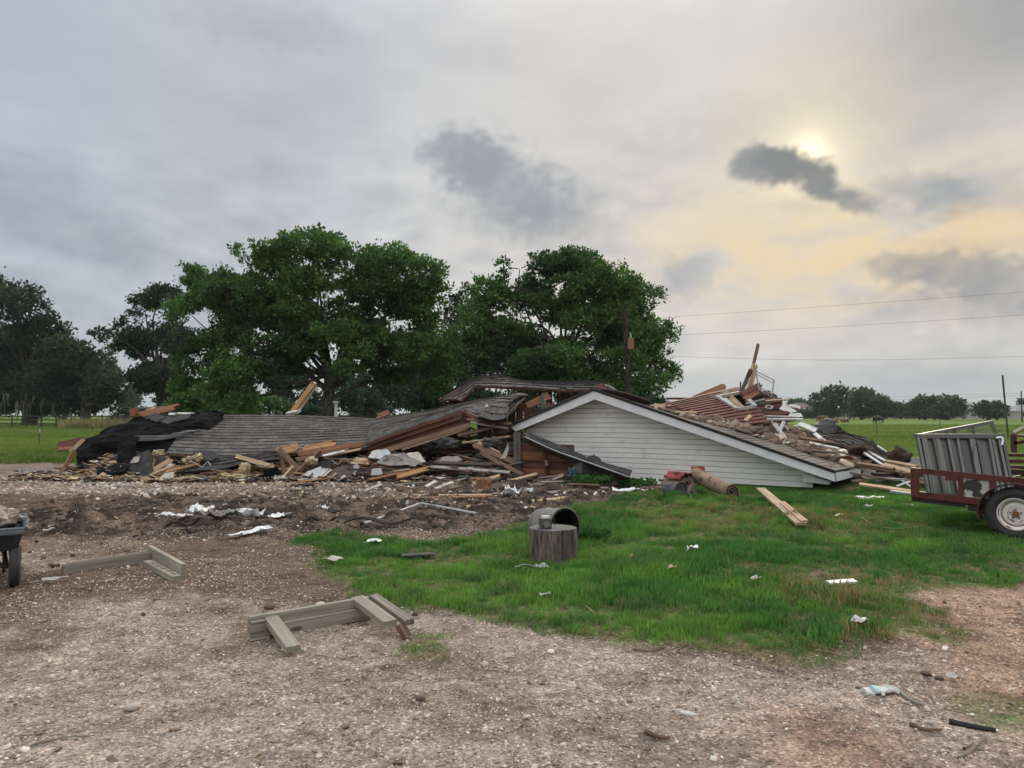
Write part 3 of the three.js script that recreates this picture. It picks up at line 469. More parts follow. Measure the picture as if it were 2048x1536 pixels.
// dry reeds before that fence
{
  const reed = tuft(41, 12, 1.0, 0.3, 0.02);
  scatter('dry_reeds', [reed, tuft(42, 10, 0.9, 0.35, 0.02)], bladeMat, 'tall straw-coloured weeds along the far rail fence', 520, 17, (R) => { const d = 74 + 8 * R(), px = 120 + 190 * R(), x = (px - 1024) / FOCAL * d, v = 0.7 + 0.5 * R(); return { pos: [x, 0, -d], rot: [0, R() * 6.28, 0], s: [1, 0.8 + 0.7 * R(), 1], c: (R() < 0.6 ? [0.30, 0.26, 0.13] : [0.13, 0.16, 0.06]).map((k) => k * v) }; });
}

// ================================================================ MATERIALS OF THE WRECK
const woodMap = tex(512, 256, (u, v) => 0.74 + 0.55 * (tfbm(u, v, 3, 40, 4) - 0.5) + 0.25 * (tfbm(u, v, 2, 9, 3, 4) - 0.5) - 0.5 * smooth(0.80, 0.93, tnoise(u, v, 5, 9, 12)) * smooth(0.5, 0.8, tnoise(u, v, 14, 30, 15)), true);
const stainMap = tex(512, 512, (u, v) => 0.84 + 0.5 * (tfbm(u, v, 4, 4, 5) - 0.5) - 0.28 * smooth(0.62, 0.8, tfbm(u, v, 9, 9, 4, 6)), true);
const woodBump = tex(256, 256, (u, v) => tfbm(u, v, 3, 60, 3));
const wood = (c, r = 0.9) => std(c.map((x) => x * 1.75), r, { map: woodMap, bumpMap: woodBump, bumpScale: 0.004 });
const softMap = tex(512, 256, (u, v) => 0.74 + 0.26 * (tfbm(u, v, 2, 26, 4, 3) - 0.5) + 0.3 * (tfbm(u, v, 3, 5, 4, 9) - 0.5) - 0.35 * smooth(0.86, 0.95, tnoise(u, v, 7, 6, 21)), true);
const W = { pine: wood([0.40, 0.225, 0.105]), tan: wood([0.42, 0.305, 0.195]), brown: wood([0.17, 0.105, 0.07]), redbrown: wood([0.125, 0.05, 0.034]), dark: wood([0.062, 0.045, 0.038]), grey: wood([0.235, 0.205, 0.175]), greyDark: wood([0.12, 0.108, 0.098]), silver: std([0.56, 0.505, 0.425], 0.9, { map: softMap, bumpMap: woodBump, bumpScale: 0.003 }), rust: wood([0.235, 0.105, 0.055]) };
const whitePaint = std([0.88, 0.885, 0.89], 0.6, { map: stainMap }), offWhite = std([0.80, 0.76, 0.70], 0.8, { map: stainMap }), drywall = std([0.82, 0.83, 0.85], 0.95, { map: stainMap }), plasterGrey = std([0.42, 0.39, 0.36], 0.95, { map: stainMap });
const vinylMap = tex(512, 512, (u, v) => 0.93 + 0.10 * (tfbm(u, v, 6, 6, 4) - 0.5) - 0.06 * smooth(0.64, 0.84, tfbm(u, v, 10, 22, 4, 5)), true);
const vinyl = std([0.93, 0.94, 0.94], 0.5, { map: vinylMap }), fasciaMat = std([0.87, 0.90, 0.95], 0.42, { map: vinylMap });
const shingleMap = tex(1024, 512, (u, v) => { const tab = Math.floor(v * 8), cell = Math.floor((u * 12 + (tab % 2) * 0.5 + h2(tab, 3) * 0.4)); const t = h2(((cell % 12) + 12) % 12, tab), edge = Math.abs(((u * 12 + (tab % 2) * 0.5 + h2(tab, 3) * 0.4) % 1) - 0.5); return 0.60 + 0.15 * (t - 0.5) + 0.34 * (tfbm(u, v, 128, 64, 2, 4) - 0.5) + 0.25 * (tfbm(u, v, 5, 4, 3) - 0.5) - 0.28 * smooth(0.47, 0.495, edge); }, true);
const shingleGrey = std([0.30, 0.278, 0.258], 0.95, { map: shingleMap }), shingleBrown = std([0.33, 0.285, 0.245], 0.95, { map: shingleMap }), shingleDark = std([0.175, 0.165, 0.16], 0.95, { map: shingleMap });
const feltMap = tex(512, 512, (u, v) => 0.6 + 0.6 * (tfbm(u, v, 6, 6, 5) - 0.5) + 0.2 * (tfbm(u, v, 90, 90, 2, 7) - 0.5), true);
const felt = phys([0.0085, 0.009, 0.0115], 0.85, { map: feltMap, side: THREE.DoubleSide, specularIntensity: 0.3 }), feltGrey = std([0.10, 0.102, 0.105], 0.75, { map: feltMap, side: THREE.DoubleSide }), voidBlack = std([0.02, 0.02, 0.021], 0.95);
const foam = std([0.74, 0.62, 0.40], 1, { map: stainMap }), plastic = phys([0.82, 0.84, 0.85], 0.35, { side: THREE.DoubleSide, transmission: 0.15, thickness: 0 });

// ---------------------------------------------------------------- planks, sheets, shingled roofs
let plankSeed = 1000;
function plankGeo(L, w, t, jag = 0.06) {
  const R = rng(plankSeed++), s = new THREE.Shape(), n = 4, j = Math.min(jag, L * 0.2); let first = true;
  const go = (x, y) => { if (first) { s.moveTo(x, y); first = false; } else s.lineTo(x, y); };
  for (let i = 0; i <= n; i++) go(L / 2 - j * R() ** 2, -w / 2 + w * i / n);
  for (let i = n; i >= 0; i--) go(-L / 2 + j * R() ** 2, -w / 2 + w * i / n);
  const g = new THREE.ExtrudeGeometry(s, { depth: t, bevelEnabled: false }); g.translate(0, 0, -t / 2); g.rotateX(-Math.PI / 2);
  // a little warp, and grain that starts anywhere
  const p = g.attributes.position, uv = g.attributes.uv, k = (R() - 0.5) * 0.02 * L, o = R() * 5, o2 = R() * 5; for (let i = 0; i < p.count; i++) { p.setY(i, p.getY(i) + k * (2 * p.getX(i) / L) ** 2); uv.setXY(i, uv.getX(i) / 1.6 + o, uv.getY(i) / 0.5 + o2); }
  g.computeVertexNormals(); return g;
}
function alongM(A, B, roll = 0) { const x = B.clone().sub(A).normalize(); let z = x.clone().cross(V3(0, 1, 0)); if (z.lengthSq() < 1e-3) z = V3(0, 0, 1).cross(x); z.normalize(); const y = z.clone().cross(x).normalize(); const q = new THREE.Quaternion().setFromRotationMatrix(new THREE.Matrix4().makeBasis(x, y, z)); return q.multiply(new THREE.Quaternion().setFromAxisAngle(V3(1, 0, 0), roll)); }
function plankPart(name, A, B, w, t, mat, parent, roll = 0, jag = 0.02) { const m = mesh(name, plankGeo(A.distanceTo(B), w, t, jag), mat, parent); m.position.copy(A).add(B).multiplyScalar(0.5); m.quaternion.copy(alongM(A, B, roll)); return m; }
// a loose plank from one seen end to the other: [px, py, depth] each
function plank(a, b, w, t, mat, label, o = {}) { const A = at(...a), B = at(...b), m = plankPart(o.name ?? 'plank', A, B, w, t, mat, scene, o.roll ?? 0.4, o.jag ?? 0.07); return tag(m, label, o.category ?? 'plank', o.group); }
// a cloth-like sheet between two curves given as seen points, with thickness
function curve(list, org) { return new THREE.CatmullRomCurve3(list.map((p) => at(...p).sub(org)), false, 'catmullrom', 0.35); }
function ruled(top, bot, org, wob = 0, seed = 0, belly = 0, fold = 1) { const a = curve(top, org), b = curve(bot, org); return (u, v) => { const p = a.getPoint(clamp(u)).lerp(b.getPoint(clamp(u)), v); if (wob) { const n = (noise3(p.x * fold * 1.3 + seed, p.y * fold * 2.2, p.z * fold * 1.3) - 0.5) * 2 * wob + (noise3(p.x * fold * 4 + seed, p.y * fold * 6, p.z * fold * 4) - 0.5) * wob * 0.7; p.z += n; p.y += n * 0.5; } p.y += belly * Math.sin(Math.PI * v); return p; }; }
function sheetGeo(f, nu, nv, thick, raggedSeed = 0) {
  const P = [], UV = [], I = [], e = 1e-3, R = rng(raggedSeed + 5), lo = [], hi = [];
  for (let i = 0; i <= nu; i++) { lo.push(raggedSeed ? 0.05 * R() : 0); hi.push(raggedSeed ? 1 - 0.07 * R() : 1); }
  const nrm = (u, v) => { const a = f(Math.min(1, u + e), v).sub(f(Math.max(0, u - e), v)), b = f(u, Math.min(1, v + e)).sub(f(u, Math.max(0, v - e))); const n = b.cross(a).normalize(); return n; };
  const W2 = f(0, 0.5).distanceTo(f(1, 0.5)), H2 = f(0.5, 0).distanceTo(f(0.5, 1));
  for (let side = 0; side < 2; side++) for (let j = 0; j <= nv; j++) for (let i = 0; i <= nu; i++) { const u = i / nu, v = lerp(lo[i], hi[i], j / nv), p = f(u, v); if (side) p.addScaledVector(nrm(u, v), -thick); P.push(p.x, p.y, p.z); UV.push(u * W2, v * H2); }
  const N = (nu + 1) * (nv + 1), q = (a, b, c, d) => I.push(a, b, c, a, c, d);
  for (let j = 0; j < nv; j++) for (let i = 0; i < nu; i++) { const a = j * (nu + 1) + i, b = a + 1, c = a + nu + 2, d = a + nu + 1; q(a, d, c, b); q(N + a, N + b, N + c, N + d); }
  for (let i = 0; i < nu; i++) { const a = i, b = nv * (nu + 1) + i; q(a, a + 1, N + a + 1, N + a); q(b, N + b, N + b + 1, b + 1); }
  for (let j = 0; j < nv; j++) { const a = j * (nu + 1), b = a + nu; q(a, N + a, N + a + nu + 1, a + nu + 1); q(b, b + nu + 1, N + b + nu + 1, N + b); }
  const g = new THREE.BufferGeometry(); g.setAttribute('position', new THREE.Float32BufferAttribute(P, 3)); g.setAttribute('uv', new THREE.Float32BufferAttribute(UV, 2)); g.setIndex(I); const r = g.toNonIndexed(); r.computeVertexNormals(); return r;
}
function shingleRoof(t, f, courses, nu, mat, o = {}) {
  const e = 1e-3, nrm = (u, v) => { const a = f(Math.min(1, u + e), v).sub(f(Math.max(0, u - e), v)), b = f(u, Math.min(1, v + e)).sub(f(u, Math.max(0, v - e))); const n = b.cross(a).normalize(); return n.y < 0 ? n.negate() : n; };
  mesh('deck', sheetGeo(f, nu, 8, o.deck ?? 0.05), o.deckMat ?? W.brown, t);
  const W2 = f(0, 0.5).distanceTo(f(1, 0.5)), R = rng(o.seed ?? 7), lift = o.lift ?? 0.014;
  for (let c = 0; c < courses; c++) {
    const P = [], UV = [], v0 = c / courses, vv = R();
    const u0 = o.ragged ? o.ragged * R() : 0, u1 = o.ragged ? 1 - o.ragged * R() : 1;
    for (let i = 0; i < nu; i++) {
      const ua = lerp(u0, u1, i / nu), ub = lerp(u0, u1, (i + 1) / nu), drop = (R() - 0.5) * 0.10 / courses + (R() < (o.lose ?? 0.02) ? -0.5 / courses : 0), v1 = Math.min(1, (c + 1.08) / courses + drop);
      const pa = f(ua, v0).addScaledVector(nrm(ua, v0), 0.004), pb = f(ub, v0).addScaledVector(nrm(ub, v0), 0.004), l = lift * (0.8 + 0.5 * R()), na = nrm(ua, v1), nb = nrm(ub, v1), qa = f(ua, v1), qb = f(ub, v1), ra = qa.clone().addScaledVector(na, l), rb = qb.clone().addScaledVector(nb, l);
      for (const tri of [[pa, ra, rb], [pa, rb, pb], [ra, qa, qb], [ra, qb, rb]]) for (const p of tri) P.push(p.x, p.y, p.z);
      const xa = ua * W2 / 3.2, xb = ub * W2 / 3.2, ya = (c % 8) / 8 + 0.006, yb = (c % 8 + 1) / 8 - 0.006;
      UV.push(xa, yb, xa, ya, xb, ya, xa, yb, xb, ya, xb, yb, xa, ya, xa, ya, xb, ya, xa, ya, xb, ya, xb, ya);
    }
    const g = new THREE.BufferGeometry(); g.setAttribute('position', new THREE.Float32BufferAttribute(P, 3)); g.setAttribute('uv', new THREE.Float32BufferAttribute(UV, 2)); g.computeVertexNormals(); mesh('shingle_course', g, mat, t);
  }
}

// ================================================================ THE FALLEN WHITE GABLE
const GA = 33, gp = wallPlane(6.48, -15.0, GA);                    // the plane of its rake boards
const G = (px, py) => gp.hit(px, py);
{
  const a = G(1022, 853), ap = G(1190, 780), b = G(1669, 944), base = G(1400, 966).p; base.y = 0;
  const t = thing('fallen_gable', 'white vinyl-sided gable end with its roof resting low on the lawn', 'house', base);
  const U = gp.u, N = gp.n, loc = (s, y, back) => gp.o.clone().addScaledVector(U, s).addScaledVector(N, back).setY(y).sub(base);
  const over = 0.34;                                                  // siding stands back under the eaves
  const sp = wallPlane(gp.o.x + N.x * over, gp.o.z + N.z * over, GA), S = (px, py) => { const h = sp.hit(px, py); return [h.s, h.y]; };
  const Y0 = 0.09;
  // siding outline: left slanting foot, level bottom, right end, two rakes
  const poly = [S(1040, 866), S(1190, 792), S(1664, 956), S(1626, 956), S(1626, 976), S(1150, 956), S(1120, 900)];
  poly[1][1] = Math.max(poly[1][1], ap.y - 0.1);
  const span = (y) => { const xs = []; for (let i = 0, j = poly.length - 1; i < poly.length; j = i++) { const [xi, yi] = poly[i], [xj, yj] = poly[j]; if ((yi > y) !== (yj > y)) xs.push(xi + (xj - xi) * (y - yi) / (yj - yi)); } return xs.length > 1 ? [Math.min(...xs), Math.max(...xs)] : null; };
  const H = 0.118; let yTop = poly[1][1];
  for (let y = Y0, i = 0; y < yTop - 0.02; y += H, i++) {
    const lowS = span(y + 0.012) ?? [poly[5][0], poly[4][0]], highS = span(Math.min(y + H, yTop - 0.01)) ?? [poly[1][0] - 0.05, poly[1][0] + 0.05], R = rng(600 + i), sag = (s) => 0.006 * Math.sin(s * 1.1) + 0.003 * (noise2(s * 2, 3) - 0.5);
    const P = [], UV = [], n = 10, o = R() * 4, lapS = lerp(lowS[0], lowS[1], 0.2 + 0.6 * R());
    // lap profile: butt edge, face, hidden nail strip
    const prof = [[0.0, 0.004], [0.026, 0.0], [0.025, H - 0.013], [0.0, H - 0.008]];
    const pt = (k, j) => { const s = lerp(lerp(lowS[0], lowS[1], k / n), lerp(highS[0], highS[1], k / n), clamp(prof[j][1] / H)); return loc(s, y + prof[j][1] + sag(s), over - prof[j][0] - 0.0015 * (s > lapS ? 1 : 0)); };
    for (let k = 0; k < n; k++) for (let j = 0; j < 3; j++) { const A = pt(k, j), B = pt(k + 1, j), C = pt(k + 1, j + 1), D = pt(k, j + 1); for (const p of [A, B, C, A, C, D]) { P.push(p.x, p.y, p.z); UV.push((p.x + o) / 2.2, (p.y + o) / 2.2); } }
    const g = new THREE.BufferGeometry(); g.setAttribute('position', new THREE.Float32BufferAttribute(P, 3)); g.setAttribute('uv', new THREE.Float32BufferAttribute(UV, 2)); g.computeVertexNormals(); mesh('siding_board', g, vinyl, t);
  }
  { // sheathing behind the boards
    const s = new THREE.Shape(poly.map(([x, y]) => new THREE.Vector2(x, Math.max(y, 0.06)))), g = new THREE.ExtrudeGeometry(s, { depth: 0.05, bevelEnabled: false }); g.applyMatrix4(new THREE.Matrix4().makeBasis(U, V3(0, 1, 0), U.clone().cross(V3(0, 1, 0)))); const p = loc(0, 0, over + 0.01); g.translate(p.x, p.y, p.z);
    // the extrusion runs towards the viewer or away: push it behind the boards
    const q = g.attributes.position, v = V3(); let mn = 1e9; for (let i = 0; i < q.count; i++) mn = Math.min(mn, v.fromBufferAttribute(q, i).add(base).sub(gp.o).dot(N)); g.translate(N.x * (over + 0.008 - mn), 0, N.z * (over + 0.008 - mn)); mesh('sheathing', g, W.grey, t);
  }
  { // bottom trim under the lowest course
    const l = S(1258, 958), r = S(1626, 977); plankPart('starter_strip', loc(l[0], Y0 - 0.012, over - 0.012), loc(r[0], Y0 - 0.012, over - 0.012), 0.03, 0.022, whitePaint, t, 0, 0);
  }
  // rake boards: flat white aluminium on the plane itself
  const fh = 0.205, rake = (s0, y0, s1, y1, ends) => { const d = Math.hypot(s1 - s0, y1 - y0), nx = -(y1 - y0) / d, ny = (s1 - s0) / d; const sh = new THREE.Shape(ends.map((k) => new THREE.Vector2(...k))); const g = new THREE.ExtrudeGeometry(sh, { depth: 0.03, bevelEnabled: true, bevelSize: 0.004, bevelThickness: 0.004, bevelSegments: 1 }); g.applyMatrix4(new THREE.Matrix4().makeBasis(U, V3(0, 1, 0), U.clone().cross(V3(0, 1, 0)))); const p = loc(0, 0, 0); return g.translate(p.x, p.y, p.z); };
  const A = [a.s, a.y], P0 = [ap.s, ap.y], B = [b.s, b.y], apl = 0.225;
  mesh('fascia', rake(0, 0, 1, 1, [A, P0, [P0[0] + 0.002, P0[1] - apl], [A[0] + 0.16, A[1] - 0.125]]), fasciaMat, t);
  mesh('fascia', rake(0, 0, 1, 1, [[P0[0] + 0.008, P0[1]], B, [B[0], B[1] - 0.185], [P0[0] + 0.008, P0[1] - apl]]), fasciaMat, t);
  // eave board that returns along the low right eave
  const e0 = loc(B[0], B[1] - 0.015, 0), e1 = G(1726, 937).p; const back = 3.4, f1 = loc(B[0] - 0.02, B[1] - 0.12, back);
  { const g = new THREE.BufferGeometry(), h0 = 0.175, h1 = 0.17, q = [e0, f1, f1.clone().add(V3(0, -h1, 0)), e0.clone().add(V3(0, -h0, 0))], o = U.clone().multiplyScalar(0.02), all = [...q.map((p) => p.clone().add(o)), ...q]; g.setAttribute('position', new THREE.Float32BufferAttribute(all.flatMap((p) => p.toArray()), 3)); g.setAttribute('uv', new THREE.Float32BufferAttribute(all.flatMap((p) => [p.z, p.y]), 2)); g.setIndex([0, 1, 2, 0, 2, 3, 4, 6, 5, 4, 7, 6, 0, 4, 5, 0, 5, 1, 3, 2, 6, 3, 6, 7, 1, 5, 6, 1, 6, 2]); const k = g.toNonIndexed(); k.computeVertexNormals(); mesh('eave_board', k, fasciaMat, t); }
  // soffits between rake boards and siding
  const quad = (name, p, mat) => { const g = new THREE.BufferGeometry(), c = p.map((x) => x.clone()), d = p.map((x) => x.clone().add(V3(0, 0.012, 0))), all = [...c, ...d]; g.setAttribute('position', new THREE.Float32BufferAttribute(all.flatMap((x) => x.toArray()), 3)); g.setAttribute('uv', new THREE.Float32BufferAttribute(all.flatMap((x) => [x.x / 2, x.z / 2]), 2)); g.setIndex([0, 1, 2, 0, 2, 3, 4, 6, 5, 4, 7, 6]); const k = g.toNonIndexed(); k.computeVertexNormals(); return mesh(name, k, mat, t); };
  const soff = std([0.70, 0.67, 0.62], 0.7, { map: vinylMap, side: THREE.DoubleSide });
  quad('soffit', [loc(A[0] + 0.1, A[1] - 0.10, 0.0), loc(P0[0], P0[1] - apl + 0.03, 0.0), loc(P0[0], P0[1] - apl + 0.03, over + 0.02), loc(A[0] + 0.1, A[1] - 0.10, over + 0.02)], soff);
  quad('soffit', [loc(P0[0], P0[1] - apl + 0.03, 0.0), loc(B[0], B[1] - 0.165, 0.0), loc(B[0], B[1] - 0.165, over + 0.02), loc(P0[0], P0[1] - apl + 0.03, over + 0.02)], soff);
  // boxed eave end at the low right corner
  { const q = [S(1609, 946), S(1609, 962), S(1660, 968), S(1664, 962)]; const sh = new THREE.Shape(q.map((k) => new THREE.Vector2(...k))), g = new THREE.ExtrudeGeometry(sh, { depth: 0.14, bevelEnabled: false }); g.applyMatrix4(new THREE.Matrix4().makeBasis(U, V3(0, 1, 0), U.clone().cross(V3(0, 1, 0)))); const p = loc(0, 0, over - 0.03); mesh('eave_box', g.translate(p.x, p.y, p.z), fasciaMat, t); }
  // the right roof slope, running back from the rake to a sagging far end
  const RL = 7.4, fR = (u, v) => { const s = lerp(P0[0], B[0] + 0.03, v), y = lerp(P0[1], B[1], v) + 0.022, k = u * RL; return loc(s, y - 0.10 * u - 0.22 * u * u * smooth(0.1, 1, v) + 0.05 * (noise2(k * 1.3, v * 5) - 0.5) * smooth(0.0, 0.3, u) - 0.95 * smooth(0, 0.45, u) * (1 - smooth(0.05, 0.55, v)), -0.045 + k); };
  shingleRoof(t, fR, 40, 22, shingleBrown, { seed: 51, deck: 0.05, deckMat: W.dark, lift: 0.012 });
  const fL = (u, v) => { const s = lerp(P0[0], A[0], v), y = lerp(P0[1], A[1], v) + 0.022, k = u * 3.4; return loc(s, y - 0.25 * u * u, -0.045 + k); };
  shingleRoof(t, fL, 14, 8, shingleDark, { seed: 52, deck: 0.05, deckMat: W.dark });
  mesh('drip_edge', join([bar(loc(A[0], A[1] + 0.008, -0.05), loc(P0[0], P0[1] + 0.008, -0.05), 0.03, 0.035), bar(loc(P0[0], P0[1] + 0.008, -0.05), loc(B[0] + 0.02, B[1] + 0.008, -0.05), 0.03, 0.035)]), voidBlack, t);
  // floor framing seen as darkness under the low corner
  for (let i = 0; i < 6; i++) { const s = lerp(poly[5][0] + 0.8, B[0] - 0.4, i / 5); plankPart('joist', loc(s, 0.16, over + 0.15), loc(s, 0.12, over + 3.6), 0.04, 0.16, W.dark, t, 0, 0.02); }
  globalThis.GB = { base, loc, fR, S, A, P0, B, over, N, U };
}
const { fR: roofR, base: gBase } = globalThis.GB;
const onRoof = (u, v, h = 0) => roofR(u, v).add(gBase).add(V3(0, h, 0));   // u back from the rake, v down from the ridge

// ================================================================ ROOF SECTIONS ON THE LEFT
{ // big grey slab
  const o = V3(at(520, 900, 19.4).x, 0, -19.4), t = thing('fallen_roof_slab', 'long flat grey shingled roof slab lying low before the broad oak', 'roof section', o);
  const f = ruled([[395, 829, 22.4], [470, 830, 22.6], [560, 830, 22.7], [650, 832, 22.7], [760, 838, 22.4]], [[330, 907, 19.0], [400, 911, 19.0], [480, 912, 19.0], [590, 908, 19.1], [745, 894, 19.4]], o, 0.03, 3, 0.06, 0.6);
  shingleRoof(t, f, 15, 30, shingleGrey, { seed: 53, lift: 0.022, lose: 0.012, ragged: 0.012 });
  const rw = ruled([[395, 833, 22.4], [560, 834, 22.7], [760, 842, 22.4]], [[330, 913, 19.1], [520, 918, 19.1], [745, 900, 19.5]], o);
  for (let i = 0; i < 9; i++) plankPart('rafter', rw((i + 0.5) / 9, 0.02), rw((i + 0.5) / 9, 0.98), 0.04, 0.09, W.brown, t, 0, 0.03);
}
{ // shingled flap folded under its foot
  const o = V3(at(480, 930, 18.6).x, 0, -18.6), t = thing('folded_shingle_flap', 'dark flap of shingles folded under the foot of the grey roof slab', 'roof section', o);
  shingleRoof(t, ruled([[372, 926, 18.7], [430, 914, 18.8], [500, 909, 18.8], [575, 898, 18.9]], [[366, 946, 18.3], [440, 938, 18.3], [510, 926, 18.4], [572, 918, 18.6]], o, 0.05, 9, 0.05, 2), 4, 16, shingleDark, { seed: 54, lift: 0.03, ragged: 0.06, deckMat: felt });
}
{ // buckled middle section, torn edge to the front
  const o = V3(at(880, 880, 20).x, 0, -20), t = thing('buckled_roof_section', 'buckled grey roof section with torn red-brown edge left of the gable', 'roof section', o);
  const near = [[733, 890, 18.9], [765, 876, 18.9], [830, 852, 19.0], [890, 832, 19.1], [928, 822, 19.2], [950, 834, 18.9], [985, 838, 18.8], [1012, 830, 18.8]], far = [[744, 838, 22.4], [800, 828, 22.6], [860, 820, 22.8], [920, 807, 23.0], [970, 797, 23.0], [1015, 789, 22.8], [1040, 786, 22.4], [1056, 788, 21.8]];
  const f = ruled(far, near, o, 0.05, 21, 0.05, 0.9);
  shingleRoof(t, f, 16, 26, shingleGrey, { seed: 55, lift: 0.02, deck: 0.07, deckMat: W.redbrown, lose: 0.03 });
  const n = (i, dy, dd) => at(near[i][0], near[i][1] + dy, near[i][2] + dd).sub(o);
  for (const [dy, w, m, dd] of [[9, 0.14, W.redbrown, 0.03], [21, 0.15, W.redbrown, 0.06], [33, 0.12, W.dark, 0.10]]) plankPart('edge_board', n(0, dy * 0.6, dd), n(4, dy, dd), w, 0.035, m, t, 1.35, 0.12);
  plankPart('edge_board', n(4, 6, 0.05), n(7, 8, 0.05), 0.13, 0.035, W.redbrown, t, 1.3, 0.1);
  for (let i = 0; i < 9; i++) { const u = 0.04 + i / 9 * 0.9; plankPart('rafter', f(u, 0.03).add(V3(0, -0.13, 0)), f(u, 0.97).add(V3(0, -0.15, 0.04)), 0.045, 0.12, W.redbrown, t, 0, 0.02); }
}
{ // curled flap at its right end
  const o = V3(at(1020, 820, 18.6).x, 0, -18.8), t = thing('curled_shingle_flap', 'curled torn shingle flap hanging at the right end of the buckled roof', 'roof section', o);
  shingleRoof(t, ruled([[1018, 792, 20.2], [1034, 788, 20.0], [1050, 787, 19.9], [1058, 792, 19.8]], [[956, 836, 18.6], [985, 842, 18.5], [1008, 838, 18.6], [1026, 806, 19.2]], o, 0.06, 31, 0.1, 2), 6, 10, shingleGrey, { seed: 56, lift: 0.03, ragged: 0.05, deckMat: felt });
}
{ // ridge section standing higher at the back
  const o = V3(at(1050, 800, 23).x, 0, -23), t = thing('ridge_roof_section', 'sagging dark ridge roof section standing high behind the gable peak', 'roof section', o);
  const back = [[880, 799, 25.5], [930, 762, 25.5], [972, 750, 25.5], [1008, 750, 25.4], [1050, 761, 25.2], [1130, 763, 25], [1200, 764, 24.6]], crest = [[884, 802, 24.6], [938, 764, 24.6], [965, 757, 24.5], [1010, 757, 24.4], [1055, 765, 24.2], [1130, 767, 24], [1204, 768, 23.6]], front = [[922, 803, 23.4], [948, 775, 23.6], [966, 773, 23.6], [1012, 776, 23.4], [1058, 777, 23.2], [1128, 780, 23], [1200, 781, 22.6]];
  const fa = ruled(back, crest, o, 0.05, 41, 0, 0.8), fb = ruled(crest, front, o, 0.05, 41, 0.04, 1.2);
  shingleRoof(t, fa, 5, 22, shingleDark, { seed: 57, lift: 0.03, deckMat: W.redbrown });
  shingleRoof(t, fb, 4, 26, shingleGrey, { seed: 58, lift: 0.045, deckMat: W.redbrown, lose: 0.1 });
  for (let i = 0; i < 10; i++) { const u = 0.05 + i / 10 * 0.95; plankPart('rafter', fa(u, 0.1).add(V3(0, -0.14, 0)), fb(u, 0.9).add(V3(0, -0.16, 0.02)), 0.05, 0.12, W.redbrown, t, 0, 0.02); }
  for (let i = 0; i < 5; i++) plankPart('batten', at(876 + i * 5, 800 + i * 5, 25.2 - i * 0.1).sub(o), at(922 + i * 6, 776 + i * 6, 24.2).sub(o), 0.07, 0.03, W.redbrown, t, 0.9, 0.05);
  for (const [a, b, w] of [[[905, 790, 24.6], [912, 835, 24.4], 0.2], [[1040, 780, 23.8], [1036, 850, 23.4], 0.16], [[1100, 782, 23.6], [1108, 850, 23.2], 0.12], [[1150, 782, 23.3], [1140, 850, 23], 0.12], [[930, 800, 24.6], [940, 850, 24.4], 0.14], [[1190, 782, 23.0], [1192, 850, 22.8], 0.14]]) plankPart('post', at(...a).sub(o), at(...b).setY(0.02).sub(o), w, 0.08, W.redbrown, t, 0, 0.02);
}
{ // torn end boards behind the peak
  const o = V3(at(1210, 800, 22).x, 0, -22), t = thing('torn_ridge_end', 'torn red-brown boards and bent metal edge just right of the gable peak', 'roof section', o);
  plankPart('board', at(1192, 776, 22).sub(o), at(1232, 792, 21.4).sub(o), 0.22, 0.03, W.rust, t, 1.2, 0.14); plankPart('board', at(1204, 770, 22.4).sub(o), at(1222, 800, 21.6).sub(o), 0.18, 0.03, W.redbrown, t, 1.0, 0.12);
  mesh('metal_edge', tube([at(1205, 768, 22.4), at(1226, 776, 22.2), at(1246, 792, 21.8), at(1264, 799, 21.4)].map((p) => p.sub(o)), 0.02, 5), steelGrey, t); plankPart('board', at(1215, 775, 22.3).sub(o), at(1262, 800, 21.4).sub(o), 0.14, 0.02, W.greyDark, t, 0.9, 0.08);
}
{ // vent pipe in the buckled section
  const p = at(973, 832, 20.2), t = thing('roof_vent_pipe', 'short capped metal vent pipe standing on the buckled grey roof', 'vent', V3(p.x, p.y - 0.1, p.z));
  mesh('pipe', put(cyl(0.075, 0.08, 0.34, 14), 0, 0.12, 0), steelGrey, t); mesh('cap', put(new THREE.ConeGeometry(0.13, 0.12, 4), 0, 0.36, 0, 0, 0.6, 0), steelGrey, t); mesh('collar', put(cyl(0.12, 0.12, 0.05, 14), 0, 0.27, 0), steelGrey, t);
}
{ // capped stack and yellow plank beyond the slab
  const b = at(672, 831, 23.2), h = at(672, 804, 23.2).y, t = thing('vent_stack', 'thin white capped vent stack before the forked oak trunk', 'vent', V3(b.x, 0.0, b.z));
  mesh('pipe', put(cyl(0.05, 0.05, h, 12), 0, h / 2, 0), offWhite, t); mesh('cap', box(0.16, 0.05, 0.16, 0, h, 0), offWhite, t);
}
